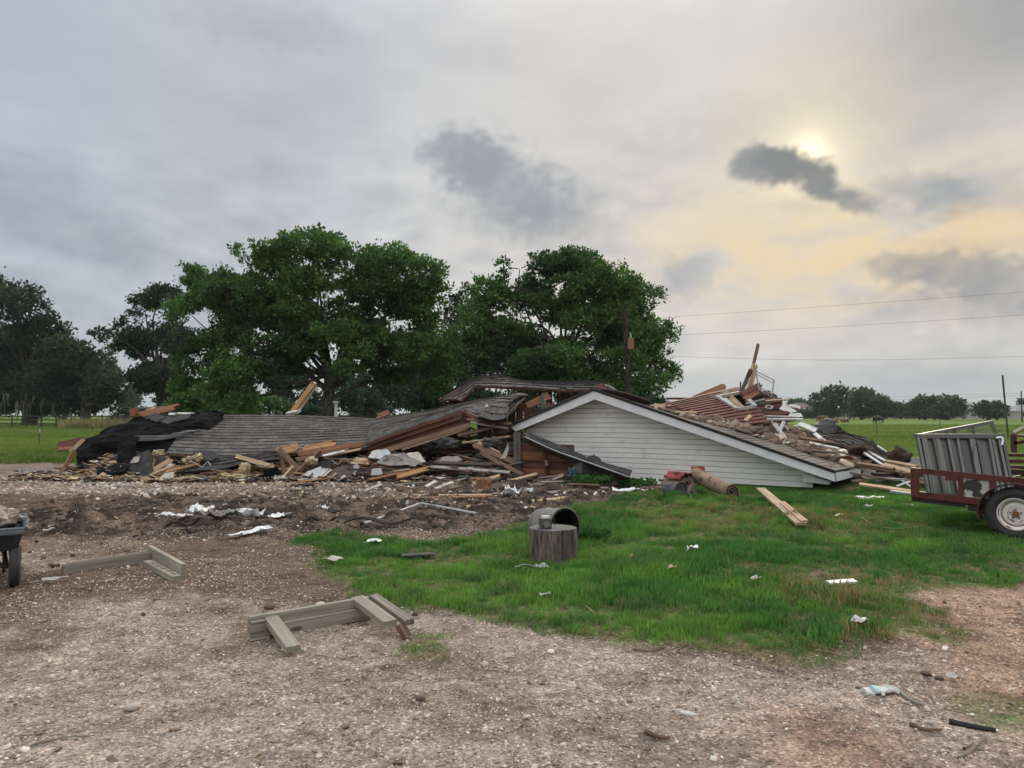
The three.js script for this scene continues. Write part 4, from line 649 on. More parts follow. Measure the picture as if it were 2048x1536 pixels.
{ // barrel-red stub on the left end
  plank([268, 832, 21.4], [268, 816, 21.4], 0.16, 0.16, W.rust, 'short rusty red post stub on top of the black felt', { roll: 0, jag: 0.01 });
  plank([272, 832, 21.4], [358, 814, 21.2], 0.22, 0.07, W.rust, 'wide splintered red-brown beam lying on top of the black felt', { roll: 1.0, jag: 0.25 });
  plank([276, 829, 21.6], [312, 816, 21.5], 0.10, 0.05, W.tan, 'short tan stick leaning by the rusty post stub', { roll: 0.8 });
  plank([268, 817, 21.9], [360, 812, 21.8], 0.06, 0.03, W.greyDark, 'thin dark strip across the top of the beams', { roll: 0.3 });
  plank([285, 835, 21.3], [380, 834, 21.4], 0.12, 0.04, W.brown, 'brown ridge board along the top of the black felt', { roll: 1.2 });
  plank([352, 827, 22], [425, 829, 22.2], 0.16, 0.03, whitePaint, 'white board lying behind the crumpled felt', { roll: 0.2, name: 'white_board', category: 'board' });
  plank([582, 828, 23.2], [629, 764, 23.4], 0.16, 0.05, W.pine, 'yellow pine plank jutting up behind the grey roof slab', { roll: 1.0, jag: 0.15 });
  plank([590, 832, 23.2], [634, 768, 23.5], 0.09, 0.04, W.tan, 'thin pale lath beside the jutting yellow plank', { roll: 1.2 });
  plank([572, 828, 23.2], [600, 822, 23.1], 0.16, 0.08, offWhite, 'white broken trim at the foot of the yellow plank', { roll: 0.4, name: 'broken_trim', category: 'trim' });
  plank([752, 834, 23.4], [782, 824, 23.2], 0.22, 0.05, W.rust, 'rusty splintered board end behind the roof slab', { roll: 0.9, jag: 0.2 });
}
// ---------------------------------------------------------------- black roofing felt on the left end
{
  const o = V3(at(250, 920, 19.4).x, 0, -19.6), t = thing('roofing_felt', 'wrinkled black roofing felt draped over the left end of the wreck', 'roofing felt', o);
  mesh('main_sheet', sheetGeo(ruled([[160, 884, 20.4], [195, 866, 20.8], [232, 850, 21.2], [290, 835, 21.6], [360, 831, 21.9], [440, 829, 22.1]], [[150, 930, 19.2], [172, 912, 19.4], [205, 896, 19.7], [262, 874, 20.0], [330, 872, 20.2], [405, 866, 20.6]], o, 0.16, 61, 0.10, 1.6), 52, 20, 0.02, 3), felt, t);
  mesh('left_drop', sheetGeo(ruled([[150, 912, 19.3], [162, 900, 19.4], [190, 888, 19.6], [225, 878, 19.8], [268, 872, 19.9]], [[152, 944, 18.95], [168, 948, 18.9], [190, 942, 19.2], [205, 930, 19.6], [240, 905, 19.9]], o, 0.14, 62, 0, 2.2), 34, 14, 0.02, 4), felt, t);
  mesh('hanging_flap', sheetGeo(ruled([[236, 876, 19.6], [250, 872, 19.6], [264, 870, 19.6], [278, 872, 19.7]], [[232, 936, 18.9], [244, 936, 18.8], [256, 934, 18.8], [266, 930, 18.9]], o, 0.08, 63, 0, 2.2), 14, 16, 0.02, 5), felt, t);
  mesh('trailing_tongue', sheetGeo(ruled([[190, 934, 18.75], [210, 932, 18.75], [235, 926, 18.8], [262, 920, 18.85]], [[194, 949, 18.3], [220, 948, 18.3], [248, 944, 18.35], [268, 930, 18.6]], o, 0.05, 64, 0.02, 2.2), 16, 8, 0.02, 6), felt, t);
  mesh('dark_backing_sheet', sheetGeo(ruled([[240, 862, 21.6], [300, 846, 21.9], [380, 838, 22.1], [450, 836, 22.2]], [[236, 930, 19.9], [290, 918, 19.6], [340, 908, 19.4], [400, 900, 19.5]], o, 0.06, 67, 0.02, 1.2), 24, 12, 0.02), felt, t);  // added dark sheet that closes the see-through gap below the felt
  const o2 = V3(at(340, 850, 21).x, 0, -21), t2 = thing('loose_shingle_strip', 'three blue-grey loose shingles lying on the black felt', 'shingles', o2);
  for (const [a, b, w] of [[[303, 838, 20.95], [326, 848, 20.75], 0.3], [[327, 846, 20.85], [350, 852, 20.65], 0.28], [[352, 848, 20.95], [382, 840, 21.05], 0.26]]) plankPart('shingle', at(...a).sub(o2).add(V3(0, 0.12, 0.1)), at(...b).sub(o2).add(V3(0, 0.12, 0.1)), w, 0.015, feltGrey, t2, 0.5, 0.02);
  tag(mesh('crumpled_felt', sheetGeo(ruled([[375, 828, 22], [400, 822, 22], [430, 822, 22.1], [455, 827, 22.2]], [[368, 846, 21.2], [392, 858, 20.8], [420, 858, 20.8], [440, 840, 21.6]], V3(0, 0, 0), 0.16, 65, 0.1, 2.6), 24, 14, 0.02, 7), felt), 'crumpled heap of black felt at the ridge of the grey roof slab', 'roofing felt');
  tag(mesh('felt_strip', sheetGeo(ruled([[268, 872, 19.9], [320, 870, 19.95], [370, 864, 20.1], [398, 857, 20.4]], [[270, 882, 19.6], [318, 880, 19.6], [360, 872, 19.9], [400, 862, 20.3]], V3(0, 0, 0), 0.03, 66, 0.03, 2), 20, 4, 0.02), feltGrey), 'long grey felt strip along the torn edge of the roof slab', 'roofing felt');
  plank([344, 868, 20.0], [393, 861, 20.2], 0.03, 0.02, plasterGrey, 'thin pale lath lying on the felt strip', { roll: 0.2, name: 'lath', category: 'lath' });
}

// ================================================================ RUBBLE UNDER AND BEFORE THE ROOF SECTIONS
const rubbleMat = std([1, 1, 1], 1, { vertexColors: true, map: stainMap });
function mound(name, label, x0, x1, z0, z1, nx, nz, h, col) {
  const P = [], C = [], UV = [], I = [];
  for (let j = 0; j <= nz; j++) for (let i = 0; i <= nx; i++) { const x = lerp(x0, x1, i / nx), z = lerp(z0, z1, j / nz), y = h(x, z); P.push(x, y, z); C.push(...col(x, z, y)); UV.push(x / 2, z / 2 + y / 2); if (i && j) { const k = j * (nx + 1) + i, a = k - nx - 2, b = a + 1, d = k - 1; I.push(a, b, d, b, k, d); } }
  const g = new THREE.BufferGeometry(); g.setAttribute('position', new THREE.Float32BufferAttribute(P, 3)); g.setAttribute('color', new THREE.Float32BufferAttribute(C, 3)); g.setAttribute('uv', new THREE.Float32BufferAttribute(UV, 2)); g.setIndex(I); g.computeVertexNormals();
  return tag(mesh(name, g, rubbleMat), label, undefined, undefined, 'stuff');
}
const heapH = (x, z) => { const d = -z, e = smooth(18.1, 19.1, d) * 0.34 + smooth(19, 21.5, d) * 0.42; const edge = smooth(-12.2, -10.6, x) * smooth(1.4, 0.2, x) * (1 - smooth(23, 24.2, d)); return (e + (fbm(x * 2.2 + 3, z * 2.2, 4) - 0.5) * 0.42 * smooth(18, 18.8, d)) * edge - 0.05; };
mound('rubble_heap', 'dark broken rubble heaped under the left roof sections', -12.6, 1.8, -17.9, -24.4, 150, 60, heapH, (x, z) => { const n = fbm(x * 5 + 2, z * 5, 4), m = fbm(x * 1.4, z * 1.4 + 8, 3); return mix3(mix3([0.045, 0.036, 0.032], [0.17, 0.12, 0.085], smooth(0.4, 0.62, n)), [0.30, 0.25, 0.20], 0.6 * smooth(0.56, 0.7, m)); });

const splinterGeos = [box(1, 0.06, 0.10), box(1, 0.04, 0.18), box(1, 0.10, 0.06), box(1, 0.03, 0.5)];
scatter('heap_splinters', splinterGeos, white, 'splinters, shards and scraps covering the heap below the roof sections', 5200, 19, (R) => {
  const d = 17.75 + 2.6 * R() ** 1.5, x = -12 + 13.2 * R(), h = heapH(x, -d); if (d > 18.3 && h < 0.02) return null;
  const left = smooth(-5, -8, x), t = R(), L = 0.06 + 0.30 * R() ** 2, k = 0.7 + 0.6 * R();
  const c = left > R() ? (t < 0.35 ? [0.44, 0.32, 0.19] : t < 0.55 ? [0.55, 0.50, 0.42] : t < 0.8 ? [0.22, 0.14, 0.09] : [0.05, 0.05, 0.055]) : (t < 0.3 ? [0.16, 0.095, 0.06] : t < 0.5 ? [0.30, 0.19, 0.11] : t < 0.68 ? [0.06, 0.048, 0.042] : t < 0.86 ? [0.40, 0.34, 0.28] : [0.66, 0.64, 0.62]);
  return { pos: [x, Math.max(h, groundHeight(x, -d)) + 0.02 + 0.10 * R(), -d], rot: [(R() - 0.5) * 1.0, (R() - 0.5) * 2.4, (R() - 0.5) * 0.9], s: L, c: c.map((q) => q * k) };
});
const pick = (R, list) => { let t = R() * list.reduce((s, k) => s + k[1], 0); for (const [v, w] of list) if ((t -= w) <= 0) return v; return list[0][0]; };
const LOOK = new Map([[W.pine, 'orange pine'], [W.tan, 'pale tan'], [W.brown, 'brown'], [W.dark, 'blackened'], [W.redbrown, 'dark red'], [W.grey, 'weathered grey'], [W.greyDark, 'dark grey'], [W.rust, 'rust-coloured']]);
// loose boards jumbled over a stretch of the heap
function jumble(n, seed, x0, x1, d0, d1, mats, label, group, o = {}) {
  const R = rng(seed);
  for (let i = 0; i < n; i++) {
    const d = lerp(d0, d1, R()), x = lerp(x0, x1, R()), L = (o.len ?? 0.5) + (o.more ?? 1.0) * R() ** 1.6, yaw = (R() - 0.5) * (o.yaw ?? 1.5), w = 0.03 + 0.10 * R() ** 1.6, tilt = (R() - 0.5) * (o.tilt ?? 0.35), h = (o.h ? o.h(x, -d) : Math.max(heapH(x, -d), groundHeight(x, -d))) + 0.02 + (o.lift ?? 0.14) * R();
    const dx = Math.cos(yaw) * L / 2, dz = Math.sin(yaw) * L / 2, dy = tilt * L / 2, A = V3(x - dx, h - dy, -d - dz), B = V3(x + dx, h + dy, -d + dz);
    A.y = Math.max(A.y, 0.03); B.y = Math.max(B.y, 0.03);
    const mt = pick(R, mats), th = 0.018 + 0.02 * R(), size = L > 1.1 ? 'long' : L > 0.6 ? '' : 'short', look = LOOK.get(mt) ?? 'broken'; tag(plankPart(o.name ?? 'loose_board', A, B, w, th, mt, scene, (R() - 0.5) * 1.6, 0.1), `${size} ${look} ${label}, ${['leftmost', 'left', 'middle', 'right', 'rightmost'][Math.min(4, Math.floor((x - x0) / (x1 - x0) * 5))]} part, ${d < (d0 + d1) / 2 ? 'near' : 'far'} side`.trim(), o.category ?? 'board', group);
  }
}
jumble(64, 1, -7.4, -3.4, 18.15, 19.0, [[W.pine, 3], [W.tan, 3], [W.brown, 4], [W.rust, 2]], 'board in the jumble below the grey roof slab', 'boards below the grey slab', { lift: 0.22, more: 0.9 });
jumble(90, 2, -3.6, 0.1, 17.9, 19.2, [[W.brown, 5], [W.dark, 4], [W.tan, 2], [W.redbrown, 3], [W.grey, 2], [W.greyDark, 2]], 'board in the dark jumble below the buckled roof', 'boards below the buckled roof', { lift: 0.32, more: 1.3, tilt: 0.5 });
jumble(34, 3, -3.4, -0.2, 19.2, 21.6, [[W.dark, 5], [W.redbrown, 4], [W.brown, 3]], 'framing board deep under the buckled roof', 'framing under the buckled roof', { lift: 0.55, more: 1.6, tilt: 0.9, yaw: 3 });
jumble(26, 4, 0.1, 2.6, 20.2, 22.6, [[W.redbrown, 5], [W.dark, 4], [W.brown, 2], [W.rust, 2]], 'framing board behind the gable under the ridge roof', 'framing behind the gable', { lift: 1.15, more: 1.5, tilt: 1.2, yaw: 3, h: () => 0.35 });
jumble(24, 5, -11.6, -7.6, 18.2, 19.0, [[W.tan, 4], [W.pine, 2], [W.grey, 2], [W.brown, 2]], 'splintered board at the foot of the black felt', 'boards by the felt', { lift: 0.10, more: 0.5, len: 0.25 });
jumble(36, 6, -4.6, 1.6, 15.2, 17.9, [[W.brown, 4], [W.tan, 2], [W.grey, 3], [W.dark, 3]], 'stray board on the churned dirt', 'stray boards on the dirt', { lift: 0.05, more: 0.8, len: 0.25, tilt: 0.1, yaw: 2.2, h: groundHeight });
jumble(16, 7, 1.2, 4.2, 16.0, 17.2, [[W.grey, 4], [W.brown, 2], [W.dark, 2]], 'board strewn below the slanting shingled eave', 'boards below the slanting eave', { lift: 0.10, more: 0.9, tilt: 0.15, yaw: 0.9, h: groundHeight });

{ // wires, pipes and cords pulled out of the walls
  const R = rng(333), kinds = [[std([0.03, 0.03, 0.03], 0.6), 'black', 0.006], [whitePaint, 'white', 0.008], [std([0.30, 0.13, 0.06], 0.4, { metalness: 0.6 }), 'copper', 0.010], [plasterGrey, 'grey', 0.016]];
  const spots = [[330, 905], [402, 930], [470, 946], [515, 930], [612, 898], [690, 922], [736, 930], [796, 918], [846, 930], [880, 944], [918, 930], [968, 936], [1004, 930], [1044, 955], [770, 968], [700, 974], [590, 985], [850, 1010]];
  spots.forEach(([px, py], i) => { const [m, c, r] = kinds[i % 4], d = py > 960 ? -onGround(px, py).z : 18.1, p = at(px, py, d), L = 0.35 + 0.6 * R(), pts = []; for (let k = 0; k < 5; k++) pts.push(V3(p.x + (k / 4 - 0.5) * L, Math.max(groundHeight(p.x, p.z) + 0.02, p.y + (R() - 0.4) * 0.22 * (py > 960 ? 0.2 : 1)), p.z + (R() - 0.5) * 0.25)); tag(mesh(c === 'grey' || c === 'copper' ? 'bent_pipe' : 'loose_wire', tube(pts, r, 6), m), `${c} ${c === 'grey' || c === 'copper' ? 'bent pipe' : 'loose wire'} curling out ${['below the felt strip', 'on the dark shingle flap', 'by the long yellow insulation', 'left of the crossed boards', 'at the foot of the grey slab', 'beside the white shard', 'over the mottled plaster', 'on the pale plaster', 'right of the plaster sheets', 'over the pale grey trim', 'in the dark gap', 'above the tan board', 'left of the brown wall', 'before the brown wall', 'on the dirt below the dark beam', 'on the dirt below the orange board', 'on the churned dirt below the crossed boards', 'near the bent white strip'][i]}`, c === 'grey' || c === 'copper' ? 'pipe' : 'wire'); });
}
// boards one can pick out of the jumble
const say = (list) => { for (const [a, b, w, t, m, label, o] of list) plank(a, b, w, t, m, label, o ?? {}); };
say([
  [[470, 912, 18.5], [550, 934, 18.2], 0.10, 0.05, W.tan, 'long tan stud sloping down onto the upright boards', { roll: 0.9 }],
  [[561, 896, 18.6], [568, 952, 18.2], 0.13, 0.04, W.brown, 'upright brown board in the crossed boards', { roll: 1.4 }],
  [[557, 896, 18.5], [600, 944, 18.0], 0.12, 0.04, W.brown, 'brown board sloping right in the crossed boards', { roll: 1.2 }],
  [[642, 902, 18.5], [580, 958, 17.9], 0.13, 0.05, W.brown, 'long brown board sloping left across the crossed boards', { roll: 1.2 }],
  [[588, 934, 18.1], [566, 960, 17.9], 0.15, 0.06, W.tan, 'stubby tan block at the foot of the crossed boards', { roll: 1.1 }],
  [[548, 906, 18.7], [598, 893, 18.8], 0.26, 0.04, W.pine, 'wide torn pine board above the crossed boards', { roll: 0.9, jag: 0.2 }],
  [[604, 900, 18.7], [672, 886, 18.9], 0.20, 0.04, W.pine, 'bright pine board lying along the foot of the grey slab', { roll: 0.8, jag: 0.2 }],
  [[596, 908, 18.6], [728, 888, 18.9], 0.16, 0.04, W.rust, 'long rusty brown board up to the torn roof edge', { roll: 0.9, jag: 0.15 }],
  [[590, 920, 18.4], [700, 900, 18.6], 0.12, 0.04, W.brown, 'brown board below the bright pine board', { roll: 0.8 }],
  [[646, 914, 18.3], [724, 898, 18.4], 0.07, 0.03, W.tan, 'pale batten running up to the white sheet', { roll: 0.6 }],
  [[645, 912, 18.25], [690, 902, 18.35], 0.07, 0.02, whitePaint, 'thin white lath beside the pale batten', { roll: 0.6, name: 'lath', category: 'lath' }],
  [[595, 964, 17.6], [668, 954, 17.8], 0.10, 0.03, W.pine, 'flat orange board lying at the foot of the white slab piece', { roll: 0.2 }],
  [[664, 936, 18.1], [640, 958, 17.8], 0.10, 0.03, W.brown, 'short brown board leaning over the white slab piece', { roll: 0.8 }],
  [[300, 945, 18.2], [344, 918, 18.5], 0.12, 0.03, W.tan, 'tan board leaning among crumpled shingles by the felt', { roll: 1.1 }],
  [[298, 952, 18.1], [352, 930, 18.4], 0.08, 0.06, W.tan, 'rounded tan timber lying below the crumpled shingles', { roll: 0.4 }],
  [[330, 944, 18.1], [400, 926, 18.4], 0.09, 0.04, W.pine, 'pine lath sloping along the dark shingle flap', { roll: 0.7 }],
  [[295, 924, 18.7], [312, 902, 18.9], 0.10, 0.03, W.pine, 'short orange shard standing by the felt edge', { roll: 1.3 }],
  [[305, 935, 18.5], [307, 918, 18.6], 0.04, 0.03, W.tan, 'thin upright splinter in the crumpled shingles', { roll: 1.0 }],
  [[192, 935, 18.9], [206, 922, 19.1], 0.05, 0.03, W.tan, 'thin tan stick poking out below the felt', { roll: 1.0 }],
  [[112, 892, 20.2], [172, 880, 20.4], 0.20, 0.04, W.redbrown, 'red-brown board jutting left from under the felt', { roll: 1.1, jag: 0.12 }],
  [[112, 899, 20.0], [165, 896, 20.1], 0.12, 0.05, W.rust, 'lower rusty board jutting left from under the felt', { roll: 0.8 }],
  [[118, 957, 18.6], [150, 899, 19.6], 0.10, 0.04, W.rust, 'thin rusty prop leaning against the left end of the wreck', { roll: 1.2 }],
  [[140, 905, 19.8], [168, 878, 20.1], 0.10, 0.04, W.tan, 'pale splintered rafter tail beside the rusty prop', { roll: 1.0 }],
  [[758, 906, 18.5], [942, 850, 18.9], 0.13, 0.04, W.brown, 'long brown rafter slanting beneath the torn roof edge', { roll: 1.2 }],
  [[800, 900, 18.7], [935, 856, 19.1], 0.07, 0.04, W.tan, 'thin pale rafter slanting beneath the torn roof edge', { roll: 1.0 }],
  [[924, 886, 18.7], [1022, 872, 18.8], 0.05, 0.03, W.tan, 'thin tan strip spanning the dark gap left of the gable', { roll: 0.5 }],
  [[915, 872, 19.0], [1025, 846, 19.0], 0.09, 0.04, W.brown, 'brown brace rising to the curled shingle flap', { roll: 0.9 }],
  [[930, 838, 18.9], [1018, 848, 18.9], 0.06, 0.03, W.brown, 'thin brown rail below the curled shingle flap', { roll: 0.9 }],
  [[940, 845, 18.8], [1018, 857, 18.7], 0.05, 0.03, W.grey, 'thin grey rail by the left tip of the gable', { roll: 0.9 }],
  [[955, 884, 18.6], [1000, 908, 18.3], 0.09, 0.03, W.tan, 'short tan board sloping down left of the brown wall', { roll: 0.9 }],
  [[945, 888, 18.6], [1042, 930, 18.0], 0.14, 0.04, W.brown, 'wide brown board sloping down to the brown wall', { roll: 1.0 }],
  [[960, 904, 18.4], [1046, 950, 17.5], 0.10, 0.04, W.brown, 'lower brown board sloping down to the brown wall', { roll: 1.0 }],
  [[860, 934, 17.9], [1022, 946, 17.6], 0.14, 0.03, plasterGrey, 'long pale grey trim lying before the dark gap', { roll: 0.3, name: 'trim_board', category: 'board' }],
  [[868, 926, 18.0], [985, 930, 17.9], 0.12, 0.04, W.dark, 'long black board above the pale grey trim', { roll: 0.5 }],
  [[712, 946, 17.9], [800, 948, 17.8], 0.14, 0.06, W.dark, 'thick dark beam lying below the plaster sheets', { roll: 0.4 }],
  [[735, 960, 17.6], [862, 934, 17.8], 0.08, 0.03, W.rust, 'thin rust-brown board sloping up to the right', { roll: 0.6 }],
  [[790, 956, 17.6], [860, 936, 17.7], 0.12, 0.03, W.pine, 'cracked orange board beside the thin rust-brown board', { roll: 0.8, jag: 0.15 }],
  [[944, 968, 16.9], [1002, 951, 17.1], 0.12, 0.03, W.tan, 'tan board lying before the pale grey trim', { roll: 0.4 }],
  [[1005, 966, 16.9], [1075, 948, 17.0], 0.09, 0.04, W.tan, 'tan board lying before the brown wall', { roll: 0.5 }],
  [[1060, 975, 16.2], [1128, 950, 16.8], 0.09, 0.05, W.grey, 'grey post sloping up toward the grey drum', { roll: 0.7 }],
  [[1040, 990, 15.3], [1160, 980, 15.6], 0.10, 0.05, W.grey, 'long grey rail lying flat before the brown wall', { roll: 0.3 }],
  [[1180, 962, 16.7], [1330, 968, 16.2], 0.06, 0.03, W.grey, 'long thin grey strip below the gable siding', { roll: 0.3 }],
  [[1195, 950, 16.9], [1262, 966, 16.5], 0.07, 0.04, W.dark, 'dark strip running under the slanting eave', { roll: 0.5 }],
  [[1205, 957, 16.7], [1165, 925, 17.2], 0.12, 0.04, W.greyDark, 'dark grey board crossing in front of the grey drum', { roll: 1.2 }],
  [[1150, 945, 16.9], [1190, 912, 17.3], 0.10, 0.04, W.greyDark, 'dark board leaning behind the grey drum', { roll: 1.2 }],
  [[815, 997, 14.4], [976, 993, 14.5], 0.08, 0.04, W.rust, 'nearer of two long orange boards on the churned dirt', { roll: 0.3 }],
  [[822, 991, 14.7], [985, 990, 14.8], 0.07, 0.035, W.tan, 'farther of two long orange boards on the churned dirt', { roll: 0.3 }],
  [[1075, 1003, 13.7], [1140, 996, 14.0], 0.16, 0.03, W.tan, 'flat split tan slab lying behind the stump', { roll: 0.15, jag: 0.25 }],
]);

{ // inner wall boards standing dark under the ridge roof
  const o = V3(at(1080, 850, 22.4).x, 0, -22.4), t = thing('inner_wall', 'dark red-brown inner wall of rough boards under the ridge roof', 'wall', o), R = rng(55);
  for (let i = 0; i < 17; i++) { const x = 962 + i * 15.5, top = 800 + (i < 3 ? 14 - i * 4 : 0) + 8 * R(); plankPart('wall_board', at(x, top, 22.5 + 0.1 * R()).sub(o), at(x + (R() - 0.5) * 10, 880, 22.3).setY(0).sub(o), 0.2 + 0.05 * R(), 0.03, pick(R, [[W.redbrown, 4], [W.dark, 5], [W.rust, 1]]), t, 0, 0.15); }
  plankPart('brace', at(1052, 812, 21.4).sub(o), at(1100, 790, 22).sub(o), 0.2, 0.04, W.rust, t, 1.1, 0.1); plankPart('brace', at(1062, 836, 20.9).sub(o), at(1120, 812, 21.6).sub(o), 0.16, 0.04, W.rust, t, 1.2, 0.1); plankPart('brace', at(1040, 800, 21).sub(o), at(1026, 822, 20.2).sub(o), 0.14, 0.04, W.tan, t, 1.1, 0.12); plankPart('brace', at(1082, 790, 21.6).sub(o), at(1090, 832, 21.2).sub(o), 0.24, 0.03, W.greyDark, t, 1.3, 0.05);
}
// ---------------------------------------------------------------- brown wall and slanting eave left of the siding
{
  const o = V3(at(1090, 930, 17.6).x, 0, -17.6), t = thing('brown_wall', 'red-brown board wall standing under the left corner of the gable', 'wall', o);
  const q = (px, py, d) => at(px, py, d).sub(o);
  [[895, 0.19], [912, 0.2], [929, 0.2], [944, 0.14]].forEach(([y, w], i) => plankPart('wall_board', q(1028, y - 1, 18.2), q(1148, y + 3, 17.4), w, 0.03, i % 2 ? W.rust : W.redbrown, t, 1.571, 0.03));
  plankPart('stud', q(1090, 888, 17.7), q(1094, 952, 17.65), 0.10, 0.05, W.redbrown, t, 0, 0.02); plankPart('stud', q(1034, 864, 18.05), q(1034, 950, 18.0), 0.17, 0.06, W.greyDark, t, 0, 0.02); plankPart('stud', q(1144, 890, 17.35), q(1146, 952, 17.3), 0.08, 0.05, W.dark, t, 0, 0.02);
  plankPart('cleat', q(1093, 920, 17.6), q(1094, 932, 17.58), 0.05, 0.05, W.tan, t, 0, 0.01);
}
{
  const o = V3(at(1160, 910, 17).x, 0, -17), t = thing('slanting_eave', 'dark shingled eave strip slanting down across the gable siding', 'roof section', o);
  const top = [[1056, 862, 17.9], [1120, 890, 17.4], [1190, 919, 16.9], [1264, 941, 16.5]], bot = [[1050, 872, 17.5], [1112, 900, 17.0], [1185, 926, 16.5], [1258, 952, 16.0]];
  shingleRoof(t, ruled(top, bot, o, 0.02, 71, 0, 1), 3, 18, shingleDark, { seed: 61, lift: 0.02, deck: 0.04, deckMat: W.dark });
  mesh('drip_edge', tube(bot.map(([x, y, d]) => at(x, y + 2, d - 0.01).sub(o)), 0.018, 5, 24), steelGrey, t);
  const f2 = ruled(bot, bot.map(([x, y, d]) => [x + 4, y + 16, d + 0.25]), o); mesh('soffit_board', sheetGeo(f2, 14, 2, 0.02), W.dark, t);
}
{
  const p = at(1182, 938, 16.9), t = thing('grey_drum', 'grey round drum lid standing among boards below the slanting eave', 'drum', V3(p.x, 0, p.z), 0.5); const yy = p.y;
  mesh('body', put(cyl(0.30, 0.30, 0.34, 28), 0, Math.max(0.3, yy), -0.12, Math.PI / 2), std([0.17, 0.165, 0.165], 0.8, { map: stainMap }), t); mesh('rim', put(new THREE.TorusGeometry(0.30, 0.016, 6, 28), 0, Math.max(0.3, yy), 0.05), std([0.13, 0.13, 0.135], 0.7), t);
  const b = at(1143, 945, 16.6); tag(mesh('blue_rag', sheetGeo((u, v) => V3(b.x - 0.07 + 0.14 * u, b.y + 0.10 - 0.2 * v + 0.03 * Math.sin(u * 9), b.z + 0.05 * Math.sin(u * 14 + v * 5)), 12, 8, 0.006, 11), std([0.10, 0.22, 0.30], 0.9)), 'small blue rag hanging beside the grey drum', 'rag');
}
// ---------------------------------------------------------------- sheets, plaster, insulation, plastic
function shard(name, pts, d, thick, mat, label, category, lean = 0.25, o = {}) {           // a broken flat piece, seen corners, leaning back
  const c = pts.reduce((s, p) => [s[0] + p[0] / pts.length, s[1] + p[1] / pts.length], [0, 0]), C = at(c[0], c[1], d), g0 = pts.map(([x, y]) => { const p = at(x, y, d); return new THREE.Vector2(p.x - C.x, p.y - C.y); });
  const R = rng(Math.round(c[0] * 7 + c[1])), q = []; g0.forEach((p, i) => { const n = g0[(i + 1) % g0.length]; q.push(p); for (const k of [0.33, 0.66]) { const m = p.clone().lerp(n, k), L = p.distanceTo(n); q.push(m.add(new THREE.Vector2((R() - 0.5) * 0.10 * L, (R() - 0.5) * 0.10 * L))); } });
  const g = new THREE.ExtrudeGeometry(new THREE.Shape(q), { depth: thick, bevelEnabled: false });
  // lean it back: what is higher stands farther away
  const k = Math.tan(lean), p = g.attributes.position, uv = g.attributes.uv; for (let i = 0; i < p.count; i++) p.setZ(i, p.getZ(i) - p.getY(i) * k + (o.bend ?? 0) * p.getX(i) ** 2); g.computeVertexNormals();
  const m = mesh(name, g, mat); m.position.copy(C); return tag(m, label, category, o.group);
}
shard('drywall_piece', [[598, 958], [612, 944], [648, 932], [662, 940], [652, 952], [625, 957]], 17.9, 0.02, drywall, 'white broken slab lying beside the crossed boards', 'drywall', 0.9);
shard('drywall_piece', [[738, 914], [744, 902], [772, 898], [782, 906], [765, 918]], 18.4, 0.02, drywall, 'white torn sheet on top of the plaster below the roof edge', 'drywall', 0.8);
shard('drywall_piece', [[706, 948], [708, 930], [714, 927], [719, 934], [712, 950]], 17.9, 0.02, whitePaint, 'small upright white shard left of the thick dark beam', 'drywall', 0.1);
shard('plaster_sheet', [[752, 926], [770, 910], [808, 906], [842, 924], [832, 932], [780, 930]], 18.1, 0.03, plasterGrey, 'mottled grey plaster sheet below the torn roof edge', 'plaster', 0.8);
shard('plaster_sheet', [[803, 918], [815, 906], [835, 904], [852, 922], [838, 928]], 18.2, 0.04, offWhite, 'pale torn plaster sheet right of the mottled sheet', 'plaster', 0.7);
shard('plaster_sheet', [[702, 926], [712, 914], [735, 918], [740, 928]], 18.2, 0.03, W.tan, 'tan plywood scrap by the white torn sheet', 'plywood', 0.7);
shard('plaster_sheet', [[875, 922], [885, 914], [915, 912], [925, 920], [900, 926]], 18.1, 0.03, plasterGrey, 'pale plaster piece in the dark gap before the buckled roof', 'plaster', 0.8);
shard('plaster_sheet', [[655, 955], [660, 942], [690, 930], [706, 934], [704, 952], [680, 958]], 18.0, 0.06, std([0.20, 0.17, 0.15], 0.95, { map: stainMap }), 'grey-brown broken board sheet between the white slab and the white shard', 'plaster', 0.5);
shard('plaster_sheet', [[1000, 918], [1008, 904], [1016, 884], [1018, 900], [1012, 916]], 18.2, 0.02, offWhite, 'pointed white shard standing in the dark gap by the brown wall', 'plaster', 0.1);
shard('metal_sheet', [[742, 950], [744, 938], [762, 936], [766, 948]], 17.75, 0.03, steelGrey, 'small grey metal sheet above the thick dark beam', 'metal sheet', 0.4);
shard('felt_scrap', [[528, 958], [530, 938], [556, 934], [560, 948], [550, 958]], 17.9, 0.12, felt, 'black boxy scrap left of the upright brown board', 'felt', 0.1);
shard('felt_scrap', [[644, 934], [646, 922], [664, 920], [666, 934]], 18.1, 0.06, feltGrey, 'dark grey scrap above the white slab', 'felt', 0.3);
shard('felt_scrap', [[262, 938], [270, 908], [290, 900], [306, 920], [304, 940], [292, 952], [276, 946]], 18.5, 0.02, feltGrey, 'crumpled grey shingle sheet standing right of the felt flap', 'felt', 0.5, { bend: 0.5 });
shard('felt_scrap', [[282, 950], [276, 930], [300, 926], [308, 942], [296, 958]], 18.2, 0.02, feltGrey, 'bent dark shingle piece lying at the felt foot', 'felt', 0.5, { bend: 0.6 });
shard('felt_scrap', [[310, 932], [314, 912], [330, 914], [336, 930], [324, 938]], 18.6, 0.02, feltGrey, 'blue-grey shingle piece behind the tan leaning board', 'felt', 0.4, { bend: 0.4 });
shard('felt_scrap', [[382, 918], [386, 902], [420, 902], [440, 912], [430, 920]], 18.6, 0.02, feltGrey, 'buckled dark shingle sheet at the lower edge of the grey slab', 'felt', 0.9, { bend: 0.3 });
